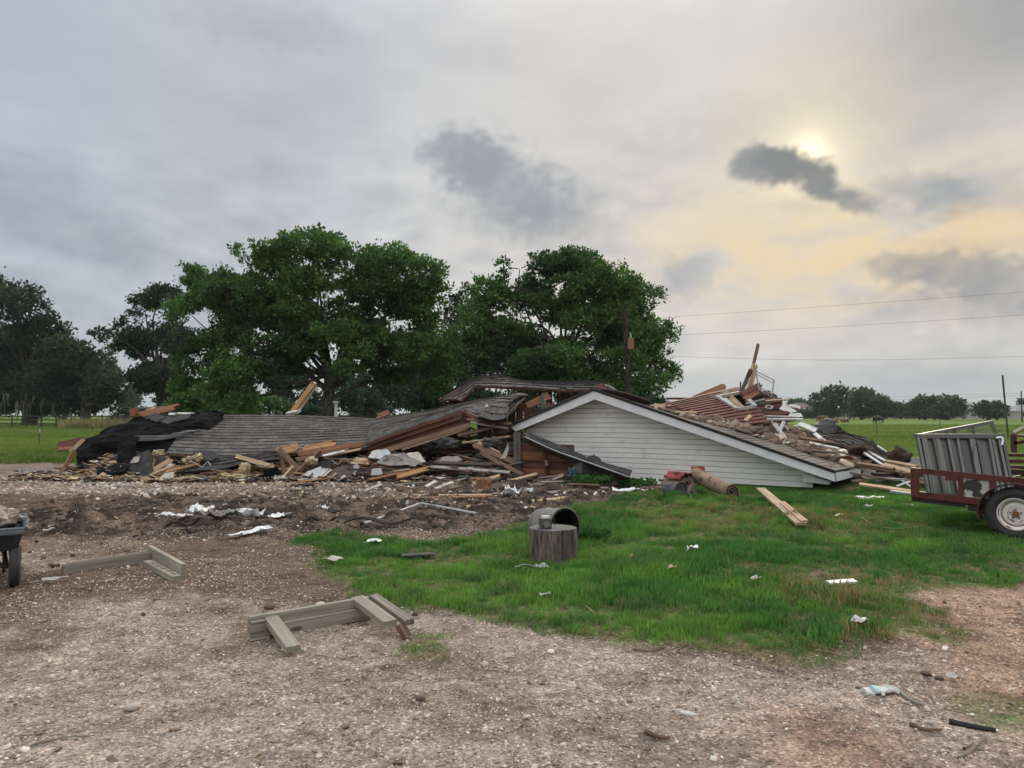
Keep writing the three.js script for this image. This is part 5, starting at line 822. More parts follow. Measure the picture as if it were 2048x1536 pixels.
shard('plaster_sheet', [[320, 958], [328, 946], [346, 944], [348, 954], [336, 960]], 17.9, 0.03, offWhite, 'pale square plaster piece below the rounded tan timber', 'plaster', 0.7);
shard('plaster_sheet', [[262, 926], [268, 914], [280, 912], [278, 924]], 18.5, 0.03, offWhite, 'small pale plaster lump right of the felt flap', 'plaster', 0.3);
function lump(name, px, py, d, s, mat, label, category, seed, o = {}) {
  const p = at(px, py, d), R = rng(seed), g = mergeVertices(new THREE.IcosahedronGeometry(1, o.fine ?? 4).deleteAttribute('normal').deleteAttribute('uv')), a = g.attributes.position, uv = []; for (let i = 0; i < a.count; i++) { const x = a.getX(i), y = a.getY(i), z = a.getZ(i), k = 0.5 + 0.85 * noise3(x * 2.3 + seed, y * 2.3, z * 2.3) + 0.6 * (noise3(x * 6 + seed, y * 6, z * 6) - 0.5) + 0.35 * (noise3(x * 14 + seed, y * 14, z * 14) - 0.5); a.setXYZ(i, x * k * s[0], y * k * s[1], z * k * s[2]); uv.push(x, y + z); }
  g.setAttribute('uv', new THREE.Float32BufferAttribute(uv, 2)); g.computeVertexNormals(); const m = mesh(name, g, mat); m.position.set(p.x, Math.max(p.y, s[1] * 0.45), p.z); m.rotation.y = R() * 6; return tag(m, label, category, o.group);
}
lump('insulation_chunk', 478, 953, 18.0, [0.30, 0.08, 0.14], foam, 'long yellow insulation chunk below the dark shingle flap', 'insulation', 1);
lump('insulation_chunk', 450, 952, 18.0, [0.15, 0.08, 0.14], foam, 'small yellow insulation chunk left of the long one', 'insulation', 2);
lump('insulation_chunk', 378, 920, 18.4, [0.17, 0.08, 0.12], foam, 'yellow insulation tuft above the pine lath', 'insulation', 3);
lump('insulation_chunk', 395, 916, 18.4, [0.12, 0.10, 0.12], foam, 'small pale insulation tuft on the dark shingle flap', 'insulation', 4);
lump('insulation_chunk', 318, 906, 18.8, [0.15, 0.08, 0.10], foam, 'yellow foam tuft behind the tan leaning board', 'insulation', 5);
lump('insulation_chunk', 490, 936, 18.1, [0.14, 0.12, 0.14], std([0.5, 0.38, 0.24], 1), 'tan insulation lump above the long yellow chunk', 'insulation', 6);
lump('insulation_chunk', 624, 922, 18.2, [0.14, 0.1, 0.12], foam, 'pale foam tuft in the crossed boards', 'insulation', 7);
lump('insulation_chunk', 560, 958, 17.8, [0.16, 0.08, 0.12], offWhite, 'white foam crumb beside the black boxy scrap', 'insulation', 8);
lump('cloth_bundle', 985, 884, 18.7, [0.34, 0.13, 0.2], std([0.16, 0.155, 0.155], 0.95, { map: stainMap }), 'grey cloth bundle in the dark gap below the roof', 'cloth', 9);
lump('cloth_bundle', 895, 886, 18.8, [0.3, 0.14, 0.2], std([0.13, 0.125, 0.125], 0.95, { map: stainMap }), 'dark grey cloth bundle under the torn roof edge', 'cloth', 10);
lump('cloth_bundle', 862, 906, 18.4, [0.18, 0.16, 0.16], felt, 'black plastic bag right of the plaster sheets', 'cloth', 11);
// crumpled white sheets of plastic and paper on the churned dirt
function crumple(px, py, w, l, hgt, seed, mat, label, name = 'plastic_sheet', category = 'plastic sheet', group) {
  const p = onGround(px, py), R = rng(seed), yaw = (R() - 0.5) * 1.2, y0 = groundHeight(p.x, p.z);
  const f = (u, v) => { const x = (u - 0.5) * w, z = (v - 0.5) * l, e = noise2(u * 3 + seed, v * 3) - 0.5; return V3(x + e * w * 0.25, 0.02 + hgt * Math.abs(noise2(u * 4 + seed * 3, v * 4) * 1.3 - 0.45) + hgt * 0.5 * noise2(u * 11, v * 11 + seed), z + (noise2(u * 3 + 9, v * 3 + seed) - 0.5) * l * 0.3); };
  const m = mesh(name, sheetGeo(f, 14, 12, 0.004, seed), mat); m.position.set(p.x, y0, p.z); m.rotation.y = yaw; return tag(m, label, category, group);
}
for (const [px, py, w, l, h, label] of [
  [398, 1026, 0.34, 0.3, 0.14, 'crumpled white sheet at the edge of the churned dirt'], [440, 1040, 0.5, 0.3, 0.12, 'grey-white crumpled sheet by the white sheet on the dirt'], [500, 1036, 0.42, 0.26, 0.14, 'bright white torn sheet on the churned dirt'], [505, 1074, 0.2, 0.6, 0.05, 'long white scrap lying toward the lawn corner'], [645, 1024, 0.2, 0.16, 0.1, 'small white folded scrap on the churned dirt'], [560, 1040, 0.2, 0.5, 0.08, 'dirty white strip on the churned dirt'], [345, 1048, 0.5, 0.12, 0.05, 'thin white strip by the dark soil'],
  [1020, 990, 0.4, 0.5, 0.2, 'crumpled black and white sheet before the brown wall'], [960, 958, 0.5, 0.24, 0.14, 'torn white sheet on the dirt below the tan board'], [1058, 985, 0.2, 0.2, 0.12, 'small white crumple beside the long grey rail'], [905, 952, 0.34, 0.2, 0.1, 'white plastic scrap on the dirt below the pale trim'], [828, 956, 0.5, 0.16, 0.08, 'flat white scrap below the cracked orange board'], [180, 948, 0.5, 0.2, 0.1, 'white scrap at the foot of the black felt'], [70, 948, 1.0, 0.4, 0.12, 'grey tarp scrap on the dirt left of the wreck'], [1265, 985, 0.8, 0.36, 0.10, 'heap of pale torn paper below the gable siding'], [1300, 976, 0.5, 0.3, 0.14, 'heap of crumpled pale trash beside the grey bucket'], [1740, 1000, 0.5, 0.2, 0.05, 'white scraps before the flat pine board by the trailer'],
]) crumple(px, py, w, l, h, Math.round(px + py), px === 440 || px === 70 ? plasterGrey : plastic, label);
for (const [px, py, l, label] of [[745, 980, 0.5, 'pale splintered shard pointing left on the churned dirt'], [888, 976, 0.55, 'upright-looking pale lath lying before the orange boards'], [862, 972, 0.34, 'tan shard left of the pale lath']]) { const p = onGround(px, py, 0.08); tag(plankPart('lath', p.clone().add(V3(-l * 0.3, 0, l * 0.4)), p.clone().add(V3(l * 0.3, 0.1, -l * 0.4)), 0.07, 0.015, offWhite, scene, 0.4, 0.1), label, 'lath'); }
lump('rusty_lump', 968, 978, 15.6, [0.16, 0.2, 0.12], std([0.30, 0.15, 0.08], 0.95, { map: stainMap }), 'rusty orange lump standing on the dirt before the wreck', 'lump', 21);
{ // bent white rod
  const pts = [[737, 1044], [790, 1022], [842, 1006], [900, 1014], [952, 1026]].map(([x, y], i) => onGround(x, y, [0.04, 0.10, 0.16, 0.10, 0.05][i])); const t = thing('bent_white_rod', 'thin bent white metal strip arched on the churned dirt', 'metal strip', pts[0]);
  mesh('long_strip', bar(pts[0].clone().sub(pts[0]), pts[2].clone().sub(pts[0]), 0.035, 0.02), whitePaint, t); mesh('far_strip', bar(pts[2].clone().sub(pts[0]), pts[4].clone().sub(pts[0]), 0.03, 0.02), whitePaint, t); mesh('foot_plate', box(0.12, 0.02, 0.07, 0, 0, 0, 0, 0.4, 0.2), whitePaint, t);
}
for (const [a, b, w, label] of [[[690, 1046], [830, 1040], 0.22, 'long flat black rubber strip under the bent white strip'], [[330, 1058], [400, 1042], 0.10, 'thin black strip on the dirt by the white sheets'], [[612, 1044], [670, 1040], 0.12, 'black strip with white edge left of the bent strip']]) { const A = onGround(...a, 0.09), B = onGround(...b, 0.09); tag(mesh('rubber_strip', sheetGeo((u, v) => A.clone().lerp(B, u).add(V3(0, 0.05 * Math.sin(u * 7) + 0.02, (v - 0.5) * w)), 14, 4, 0.012, 31), felt), label, 'rubber strip'); }

// ================================================================ RIGHT SIDE: WHAT LIES ON THE GABLE ROOF
{ // torn red wall with window hole
  const o = V3(at(1440, 840, 19).x, 0, -19), t = thing('red_wall_section', 'torn red board wall with an empty window lying on the roof', 'wall section', o);
  const A = at(1310, 812, 19.6).sub(o), B = at(1476, 774, 21.6).sub(o), C = at(1540, 846, 18.9).sub(o), D = at(1452, 856, 18.2).sub(o);
  const f = (u, v) => { const p = A.clone().lerp(B, u).lerp(D.clone().lerp(C, u), v); p.y += 0.10 * Math.sin(Math.PI * v) * (1 - 0.4 * u); return p; };
  const redPaint = std([0.26, 0.085, 0.065], 0.75, { map: woodMap, bumpMap: woodBump, bumpScale: 0.003 }), n = 14, R = rng(81);
  const strip = (u0, u1, v0, v1) => { const g = sheetGeo((u, v) => { const p = f(lerp(u0, u1, u), lerp(v0, v1, v)); p.y += 0.018 + 0.03 * v; p.z += 0.012 * v; return p; }, 8, 1, 0.02); mesh('wall_board', g, redPaint, t); };
  for (let i = 0; i < n; i++) { const v0 = i / n, v1 = (i + 1.05) / n, m = (v0 + v1) / 2, a = 0.05 * R() + 0.10 * Math.max(0, m - 0.5), b = 1 - 0.03 * R(); if (m > 0.28 && m < 0.66) { strip(a, 0.60, v0, v1); strip(0.93, b, v0, v1); } else strip(a, b, v0, v1); }
  mesh('sheathing', sheetGeo((u, v) => f(lerp(0.02, 0.6, u), v), 10, 10, 0.06), W.brown, t);
  const w = std([0.62, 0.60, 0.58], 0.7, { map: stainMap }), fr = [[0.60, 0.26], [0.93, 0.26], [0.93, 0.68], [0.60, 0.68]].map(([u, v]) => f(u, v).add(V3(0, 0.07, 0)));
  const win = mesh('window_frame', join([0, 1, 2, 3].map((i) => bar(fr[i], fr[(i + 1) % 4], 0.12, 0.07))), w, t); void win;
  plankPart('jamb', at(1452, 786, 20.8).sub(o), at(1493, 826, 19.4).sub(o), 0.16, 0.10, W.tan, t, 0.8, 0.04); plankPart('sill', at(1434, 814, 19.7).sub(o), at(1462, 826, 19.3).sub(o), 0.1, 0.05, W.grey, t, 0.5, 0.05);
  // ragged layered lower edge
  for (let i = 0; i < 16; i++) { const u = i / 16, p = A.clone().lerp(D, u), q = p.clone().add(V3(0.26 + 0.2 * R(), 0.02 - 0.10 * R(), 0.10 + 0.1 * R())); plankPart('torn_layer', p.add(V3(-0.15, 0.02, 0)), q, 0.12 + 0.1 * R(), 0.03 + 0.03 * R(), pick(R, [[W.tan, 3], [W.grey, 4], [W.rust, 2], [W.brown, 2]]), t, (R() - 0.5) * 1.5, 0.1); }
  plankPart('corner_batten', at(1490, 850, 18.7).sub(o).add(V3(0, 0.1, 0)), at(1502, 838, 19).sub(o).add(V3(0, 0.1, 0)), 0.1, 0.03, W.tan, t, 0.6, 0.05);
}
{ // red gable board run behind
  plank([1332, 797, 22.6], [1386, 797, 22.4], 0.06, 0.05, W.redbrown, 'thin dark red rail level behind the red wall', { roll: 0.3 });
  plank([1385, 800, 22], [1452, 772, 21.8], 0.24, 0.03, W.rust, 'broad rust-red board along the top of the red wall', { roll: 1.0, jag: 0.1 });
}
say([
  [[1496, 790, 20.6], [1511, 728, 20.8], 0.16, 0.06, W.tan, 'thick tan foot of the upright timber above the red wall', { name: 'upright_timber', category: 'timber', roll: 1.4 }],
  [[1504, 742, 20.85], [1517, 687, 20.95], 0.075, 0.06, W.brown, 'thin dark timber spiking highest above the wreck', { name: 'upright_timber', category: 'timber', roll: 1.2 }],
  [[1482, 786, 20.7], [1502, 738, 20.8], 0.10, 0.05, W.greyDark, 'dark slat leaning on the upright timber', { roll: 1.3 }],
  [[1496, 752, 20.7], [1503, 738, 20.7], 0.12, 0.06, W.redbrown, 'short red-brown block nailed high on the upright timber', { roll: 1.3 }],
  [[1480, 786, 20.9], [1481, 763, 20.9], 0.03, 0.03, W.dark, 'thin dark stick standing left of the upright timber', { roll: 0 }],
]);
for (let i = 0; i < 15; i++) { const R = rng(900 + i), y = 778 + i * 4.2, x0 = 1478 + i * 2 + 12 * R(), x1 = 1520 + i * 5 + 22 * R(), d = 20.9 - i * 0.07; plank([x0, y + 8 + 4 * R(), d], [Math.min(x1, 1600), y + (R() - 0.4) * 10, d - 0.3], 0.10 + 0.1 * R(), 0.04, pick(R, [[W.redbrown, 4], [W.dark, 5], [W.brown, 3], [W.rust, 1]]), ['uppermost', 'upper', 'middle', 'lower', 'lowest'][Math.floor(i / 3)] + ' dark board in the layered stack right of the red wall', { group: 'layered boards right of the red wall', name: 'layered_board', category: 'board', roll: 0.7 }); }
say([
  [[1482, 790, 20.2], [1521, 769, 20.6], 0.14, 0.06, W.redbrown, 'upper of two thick red boards below the upright timber', { roll: 0.9 }],
  [[1488, 800, 20.1], [1520, 782, 20.5], 0.13, 0.05, W.rust, 'lower of two thick red boards below the upright timber', { roll: 0.9 }],
  [[1490, 808, 19.9], [1530, 799, 20.0], 0.07, 0.03, plasterGrey, 'pale grey lath in the layered boards', { roll: 0.5, name: 'lath', category: 'lath' }],
  [[1530, 802, 20.0], [1577, 799, 20.0], 0.06, 0.03, W.tan, 'thin pointed tan strip sticking out right of the layered boards', { roll: 0.5 }],
  [[1522, 832, 19.4], [1600, 834, 19.2], 0.05, 0.03, whitePaint, 'upper of two parallel white shelf edges', { roll: 0.2, name: 'shelf_edge', category: 'trim', jag: 0.01 }],
  [[1532, 838, 19.2], [1606, 839, 19.0], 0.06, 0.04, whitePaint, 'lower of two parallel white shelf edges', { roll: 0.2, name: 'shelf_edge', category: 'trim', jag: 0.01 }],
  [[1596, 846, 18.9], [1634, 862, 18.5], 0.16, 0.03, whitePaint, 'white door casing lying at the edge of the rubble', { roll: 0.6, name: 'door_casing', category: 'trim' }],
  [[1560, 862, 18.6], [1568, 842, 18.9], 0.07, 0.04, whitePaint, 'short white post leaning under the shelf edges', { roll: 1.2, name: 'door_casing', category: 'trim' }],
  [[1550, 856, 18.6], [1542, 838, 18.9], 0.06, 0.04, plasterGrey, 'short grey post leaning under the shelf edges', { roll: 1.2, name: 'door_casing', category: 'trim' }],
  [[1540, 848, 18.4], [1562, 884, 17.6], 0.10, 0.03, W.dark, 'dark splintered board tilted below the red wall', { roll: 1.0 }],
  [[1548, 846, 18.5], [1572, 880, 17.7], 0.08, 0.03, whitePaint, 'white batten beside the tilted dark board', { roll: 1.0, name: 'door_casing', category: 'trim' }],
  [[1628, 866, 18.2], [1652, 884, 17.8], 0.09, 0.03, whitePaint, 'short white board sloping across the rubble', { roll: 0.6, name: 'door_casing', category: 'trim' }],
  [[1598, 876, 18.0], [1668, 886, 17.8], 0.10, 0.05, W.brown, 'dark brown timber half buried in the roof rubble', { roll: 0.5 }],
  [[1618, 886, 17.6], [1680, 898, 17.4], 0.09, 0.03, offWhite, 'long pale trim lying in the roof rubble', { roll: 0.4, name: 'door_casing', category: 'trim' }],
  [[1728, 906, 18.2], [1786, 944, 17.2], 0.05, 0.04, whitePaint, 'upper long white pole sloping toward the trailer', { roll: 0.4, name: 'white_pole', category: 'pole', jag: 0.01 }],
  [[1734, 902, 18.4], [1800, 938, 17.2], 0.05, 0.04, whitePaint, 'second long white pole sloping toward the trailer', { roll: 0.4, name: 'white_pole', category: 'pole', jag: 0.01 }],
  [[1755, 892, 20], [1774, 904, 19.6], 0.04, 0.03, whitePaint, 'short white stick on the far rubble edge', { roll: 0.4, name: 'white_pole', category: 'pole', jag: 0.01 }],
  [[1712, 928, 17.0], [1790, 940, 16.4], 0.14, 0.10, W.brown, 'thick brown beam running from the eave toward the trailer', { roll: 0.2 }],
  [[1765, 930, 17.2], [1828, 946, 16.2], 0.15, 0.05, W.tan, 'pale pine board piled beside the trailer', { roll: 0.4 }],
  [[1770, 922, 17.6], [1836, 934, 16.8], 0.10, 0.05, W.tan, 'topmost tan board piled beside the trailer', { roll: 0.3 }],
  [[1778, 940, 16.8], [1836, 952, 16.0], 0.12, 0.05, W.brown, 'brown board under the pine boards beside the trailer', { roll: 0.3 }],
  [[1718, 968, 15.4], [1838, 985, 15.0], 0.24, 0.03, wood([0.50, 0.33, 0.20]), 'wide clean pine board lying flat behind the trailer tail', { roll: 0.1, jag: 0.02 }],
  [[1735, 955, 16.4], [1832, 962, 16.2], 0.08, 0.04, plasterGrey, 'long grey strip under the rubble beside the trailer', { roll: 0.2 }],
  [[1742, 948, 16.8], [1826, 950, 16.6], 0.10, 0.05, W.dark, 'dark board in the shadow below the pine boards', { roll: 0.2 }],
  [[1790, 974, 15.3], [1822, 962, 15.5], 0.04, 0.03, whitePaint, 'thin white rail crossing above the clean pine board', { roll: 0.4, name: 'white_pole', category: 'pole' }],
  [[1802, 960, 15.5], [1822, 974, 15.3], 0.03, 0.03, whitePaint, 'thin white rail forming a cross above the pine board', { roll: 0.4, name: 'white_pole', category: 'pole' }],
  [[1780, 982, 14.9], [1840, 989, 14.7], 0.06, 0.04, whitePaint, 'white trim piece on the grass by the trailer tail', { roll: 0.2, name: 'door_casing', category: 'trim' }],
]);
{ // bare window frame sticking up
  const o = at(1530, 780, 20.4), t = thing('metal_window_frame', 'bare thin metal window frame sticking up beside the upright timber', 'window frame', o), q = (x, y) => at(x, y, 20.4).sub(o), m = std([0.42, 0.43, 0.44], 0.5, { metalness: 0.3 });
  mesh('top_rail', join([bar(q(1512, 742), q(1549, 761), 0.03, 0.022), bar(q(1513, 748), q(1546, 766), 0.025, 0.018)]), m, t); mesh('bottom_rail', join([bar(q(1518, 774), q(1546, 790), 0.03, 0.022), bar(q(1518, 779), q(1545, 795), 0.025, 0.018)]), m, t); mesh('stile', bar(q(1548, 760), q(1543, 798), 0.03, 0.03), m, t); mesh('stile', bar(q(1512, 742), q(1518, 780), 0.03, 0.03), m, t);
}
shard('siding_scrap', [[1558, 818], [1572, 810], [1592, 822], [1580, 826]], 19.6, 0.02, whitePaint, 'upper white panel right of the layered boards', 'panel', 0.8);
shard('siding_scrap', [[1574, 834], [1582, 826], [1602, 826], [1604, 834]], 19.4, 0.02, whitePaint, 'white panel lying above the shelf edges', 'panel', 0.8);
shard('siding_scrap', [[1576, 812], [1582, 808], [1600, 812], [1598, 818]], 20.2, 0.02, whitePaint, 'farthest white panel scrap by the far brick house', 'panel', 0.8);
shard('dark_sheet', [[1456, 782], [1480, 786], [1520, 800], [1570, 826], [1560, 846], [1500, 842], [1478, 812]], 20.6, 0.02, std([0.022, 0.024, 0.034], 0.6, { map: feltMap }), 'black sheet behind the layered boards', 'dark_sheet', 0.5, { bend: 0.05 });  // flat near-black sheet that fills the dark area behind the boards
{ const p = at(1538, 814, 19.7), m = mesh('white_ring', new THREE.TorusGeometry(0.085, 0.022, 8, 20), whitePaint); m.scale.set(1, 0.6, 1); m.position.copy(p); m.rotation.x = -0.4; tag(m, 'small white ring lying on the black sheet', 'ring'); }
// shingled sheet and torn felt behind the rubble
{
  const o = V3(at(1710, 890, 20.5).x, 0, -20.5), t = thing('grey_shingle_sheet', 'grey shingled sheet sloping to the pasture behind the roof rubble', 'roof section', o);
  shingleRoof(t, ruled([[1610, 852, 22.6], [1660, 858, 22.4], [1705, 868, 22.0], [1745, 884, 21.6], [1785, 912, 21]], [[1622, 872, 19.2], [1660, 882, 19.0], [1700, 896, 18.8], [1745, 915, 18.6], [1775, 930, 18.4]], o, 0.06, 91, 0.05, 1.4), 12, 18, shingleDark, { seed: 62, lift: 0.03, lose: 0.08 });
  tag(mesh('torn_felt', sheetGeo(ruled([[1640, 846, 21.4], [1652, 836, 21.3], [1664, 840, 21.2], [1662, 848, 21.1]], [[1624, 862, 20.6], [1645, 866, 20.2], [1670, 866, 20.2], [1676, 862, 20.4]], V3(0, 0, 0), 0.10, 92, 0.1, 3), 16, 10, 0.02, 8), feltGrey), 'humped torn shingle flap on the skyline of the rubble', 'roofing felt');
  tag(mesh('torn_felt', sheetGeo(ruled([[1666, 862, 20.8], [1672, 852, 20.8], [1677, 849, 20.8]], [[1668, 866, 20.4], [1680, 865, 20.4], [1692, 864, 20.4]], V3(0, 0, 0), 0.05, 93, 0, 3), 8, 6, 0.02, 9), felt), 'small upright black tatter beside the humped flap', 'roofing felt');
}
jumble(84, 8, 6.6, 10.4, 16.3, 21.0, [[W.brown, 5], [W.dark, 4], [W.greyDark, 3], [W.tan, 1], [W.rust, 1]], 'board lying in the rubble on the gable roof', 'boards in the roof rubble', { lift: 0.12, len: 0.2, more: 0.6, tilt: 0.25, yaw: 1.6, h: (x, z) => { const p = V3(x, 0, z).sub(gBase), Ul = globalThis.GB, s = p.dot(Ul.U) + gBase.clone().sub(gp.o).dot(Ul.U), b = p.dot(Ul.N) + gBase.clone().sub(gp.o).dot(Ul.N), v = (s - Ul.P0[0]) / (Ul.B[0] - Ul.P0[0]), u = b / 7.4; return u > 0.12 && u < 1 && v > 0.3 && v < 1 ? onRoof(u, v).y : 0.1; } });
jumble(18, 9, 7.6, 9.2, 15.6, 17.2, [[W.brown, 4], [W.dark, 4], [W.tan, 2]], 'board heaped between the low eave and the trailer', 'boards between eave and trailer', { lift: 0.3, len: 0.4, more: 0.8, h: () => 0.1 });
scatter('roof_rubble', [...chipGeos, ...splinterGeos, stones[0], stones[2]], white, 'brown crumbled soil and splinters spread over the gable roof', 15000, 18, (R) => {
  const u = 0.10 + 0.88 * R(), v = 0.34 + 0.66 * R(), lim = 0.11 + 0.34 * (v - 0.34); if (u < lim * (0.75 + 0.5 * R()) || u > 0.99) return null;
  const n = fbm(u * 9, v * 11, 3); if (n + (R() - 0.5) * 0.5 < 0.42) return null;
  const s = 0.03 + 0.11 * R() ** 2, p = onRoof(u, v, s * 0.3 + 0.02 + 0.16 * n * smooth(lim, lim + 0.2, u) * R()), t = R();
  const c = t < 0.62 ? [0.115, 0.08, 0.06] : t < 0.84 ? [0.20, 0.14, 0.10] : t < 0.95 ? [0.36, 0.30, 0.24] : [0.62, 0.58, 0.54], k = 0.7 + 0.6 * R();
  return { pos: p.toArray(), rot: [R() * 0.8, R() * 6.28, R() * 0.8 - 0.4], s: [s * 1.6, s * 0.8, s], c: c.map((q) => q * k) };
});
lump('soil_lump', 1800, 916, 18.6, [0.26, 0.26, 0.22], std([0.085, 0.055, 0.04], 1, { map: stainMap }), 'dark round root ball at the far edge of the rubble', 'root ball', 31);
lump('soil_lump', 1716, 898, 18.4, [0.22, 0.14, 0.2], std([0.10, 0.07, 0.05], 1, { map: stainMap }), 'dark soil lump on the roof rubble above the white poles', 'soil lump', 32);
shard('concrete_piece', [[1812, 928], [1814, 914], [1842, 914], [1844, 924], [1836, 932]], 19.4, 0.1, plasterGrey, 'pale broken concrete piece in the grass behind the root ball', 'concrete', 0.4);
shard('siding_scrap', [[1722, 954], [1728, 942], [1752, 938], [1750, 948], [1736, 956]], 16.9, 0.02, whitePaint, 'white siding scrap hanging under the beam by the eave', 'panel', 0.2);

// ================================================================ TIMBER FRAMES IN THE FOREGROUND
const gpt = (px, py, h = 0) => { const p = onGround(px, py); return V3(p.x, groundHeight(p.x, p.z) + h, p.z); };
{
  const a = gpt(124, 1150), b = gpt(300, 1124), t = thing('timber_frame', 'weathered timber L-frame lying on the dirt beside the cart', 'timber', a), q = (p) => p.clone().sub(a);
  plankPart('beam', q(a).add(V3(0, 0.055, 0)), q(b).add(V3(0, 0.055, 0)), 0.045, 0.11, W.silver, t, 0, 0.01);
  plankPart('beam', q(a).add(V3(0.02, 0.055, -0.048)), q(b).add(V3(0, 0.055, -0.048)), 0.045, 0.105, W.grey, t, 0, 0.02);
  const c = gpt(298, 1118), d = gpt(367, 1164); plankPart('cross_board', q(c).add(V3(0, 0.085, 0)), q(d).add(V3(0, 0.085, 0)), 0.045, 0.15, W.silver, t, 0, 0.008);
  const e = gpt(288, 1130), f = gpt(347, 1168); plankPart('ledge_board', q(e).add(V3(0.03, 0.04, 0)), q(f).add(V3(0.03, 0.04, 0)), 0.085, 0.05, W.silver, t, 0, 0.008);
  for (let i = 0; i < 5; i++) { const p = q(e).lerp(q(f), 0.25 + i * 0.16); mesh('cleat', box(0.02, 0.008, 0.08, p.x + 0.03, p.y + 0.069, p.z, 0, 0.95, 0), W.tan, t); }
}
{
  const a = gpt(499, 1284), b = gpt(742, 1240), t = thing('timber_frame', 'weathered timber frame with two short arms on the gravel', 'timber', a), q = (p) => p.clone().sub(a), dir = b.clone().sub(a).normalize(), side = V3(-dir.z, 0, dir.x);
  plankPart('beam', V3(0, 0.09, 0).addScaledVector(side, -0.03), q(b).add(V3(0, 0.09, 0)).addScaledVector(side, -0.03), 0.045, 0.14, W.silver, t, 0, 0.008);
  plankPart('beam', V3(0, 0.045, 0).addScaledVector(side, 0.016).addScaledVector(dir, 0.16), q(b).add(V3(0, 0.045, 0)).addScaledVector(side, 0.016), 0.042, 0.085, W.silver, t, 0, 0.008);
  plankPart('end_block', V3(0, 0.07, 0).addScaledVector(side, 0.014), V3(0, 0.07, 0).addScaledVector(side, 0.014).addScaledVector(dir, 0.13), 0.04, 0.13, W.grey, t, 0, 0.006);
  const c = gpt(537, 1272), d = gpt(590, 1316); plankPart('arm', q(c).add(V3(0, 0.12, 0)), q(d).add(V3(-0.01, 0.045, 0.0)), 0.095, 0.045, W.silver, t, 0, 0.012);
  const e = gpt(722, 1238), f = gpt(790, 1280), w = V3(0.085, 0.008, -0.03); plankPart('arm', q(e).add(V3(-0.03, 0.15, 0.02)), q(f).add(V3(-0.03, 0.11, 0.02)), 0.10, 0.042, W.silver, t, 0.06, 0.01);
  plankPart('arm', q(e).add(w).add(V3(0, 0.14, 0)), q(f).add(w).add(V3(0.02, 0.09, 0.02)), 0.07, 0.042, W.grey, t, 0.06, 0.03);
  plankPart('prop', q(f).add(V3(0.03, 0.10, 0.0)), q(f).add(V3(0.10, 0.0, 0.02)), 0.06, 0.04, W.brown, t, 0.4, 0.03);
}
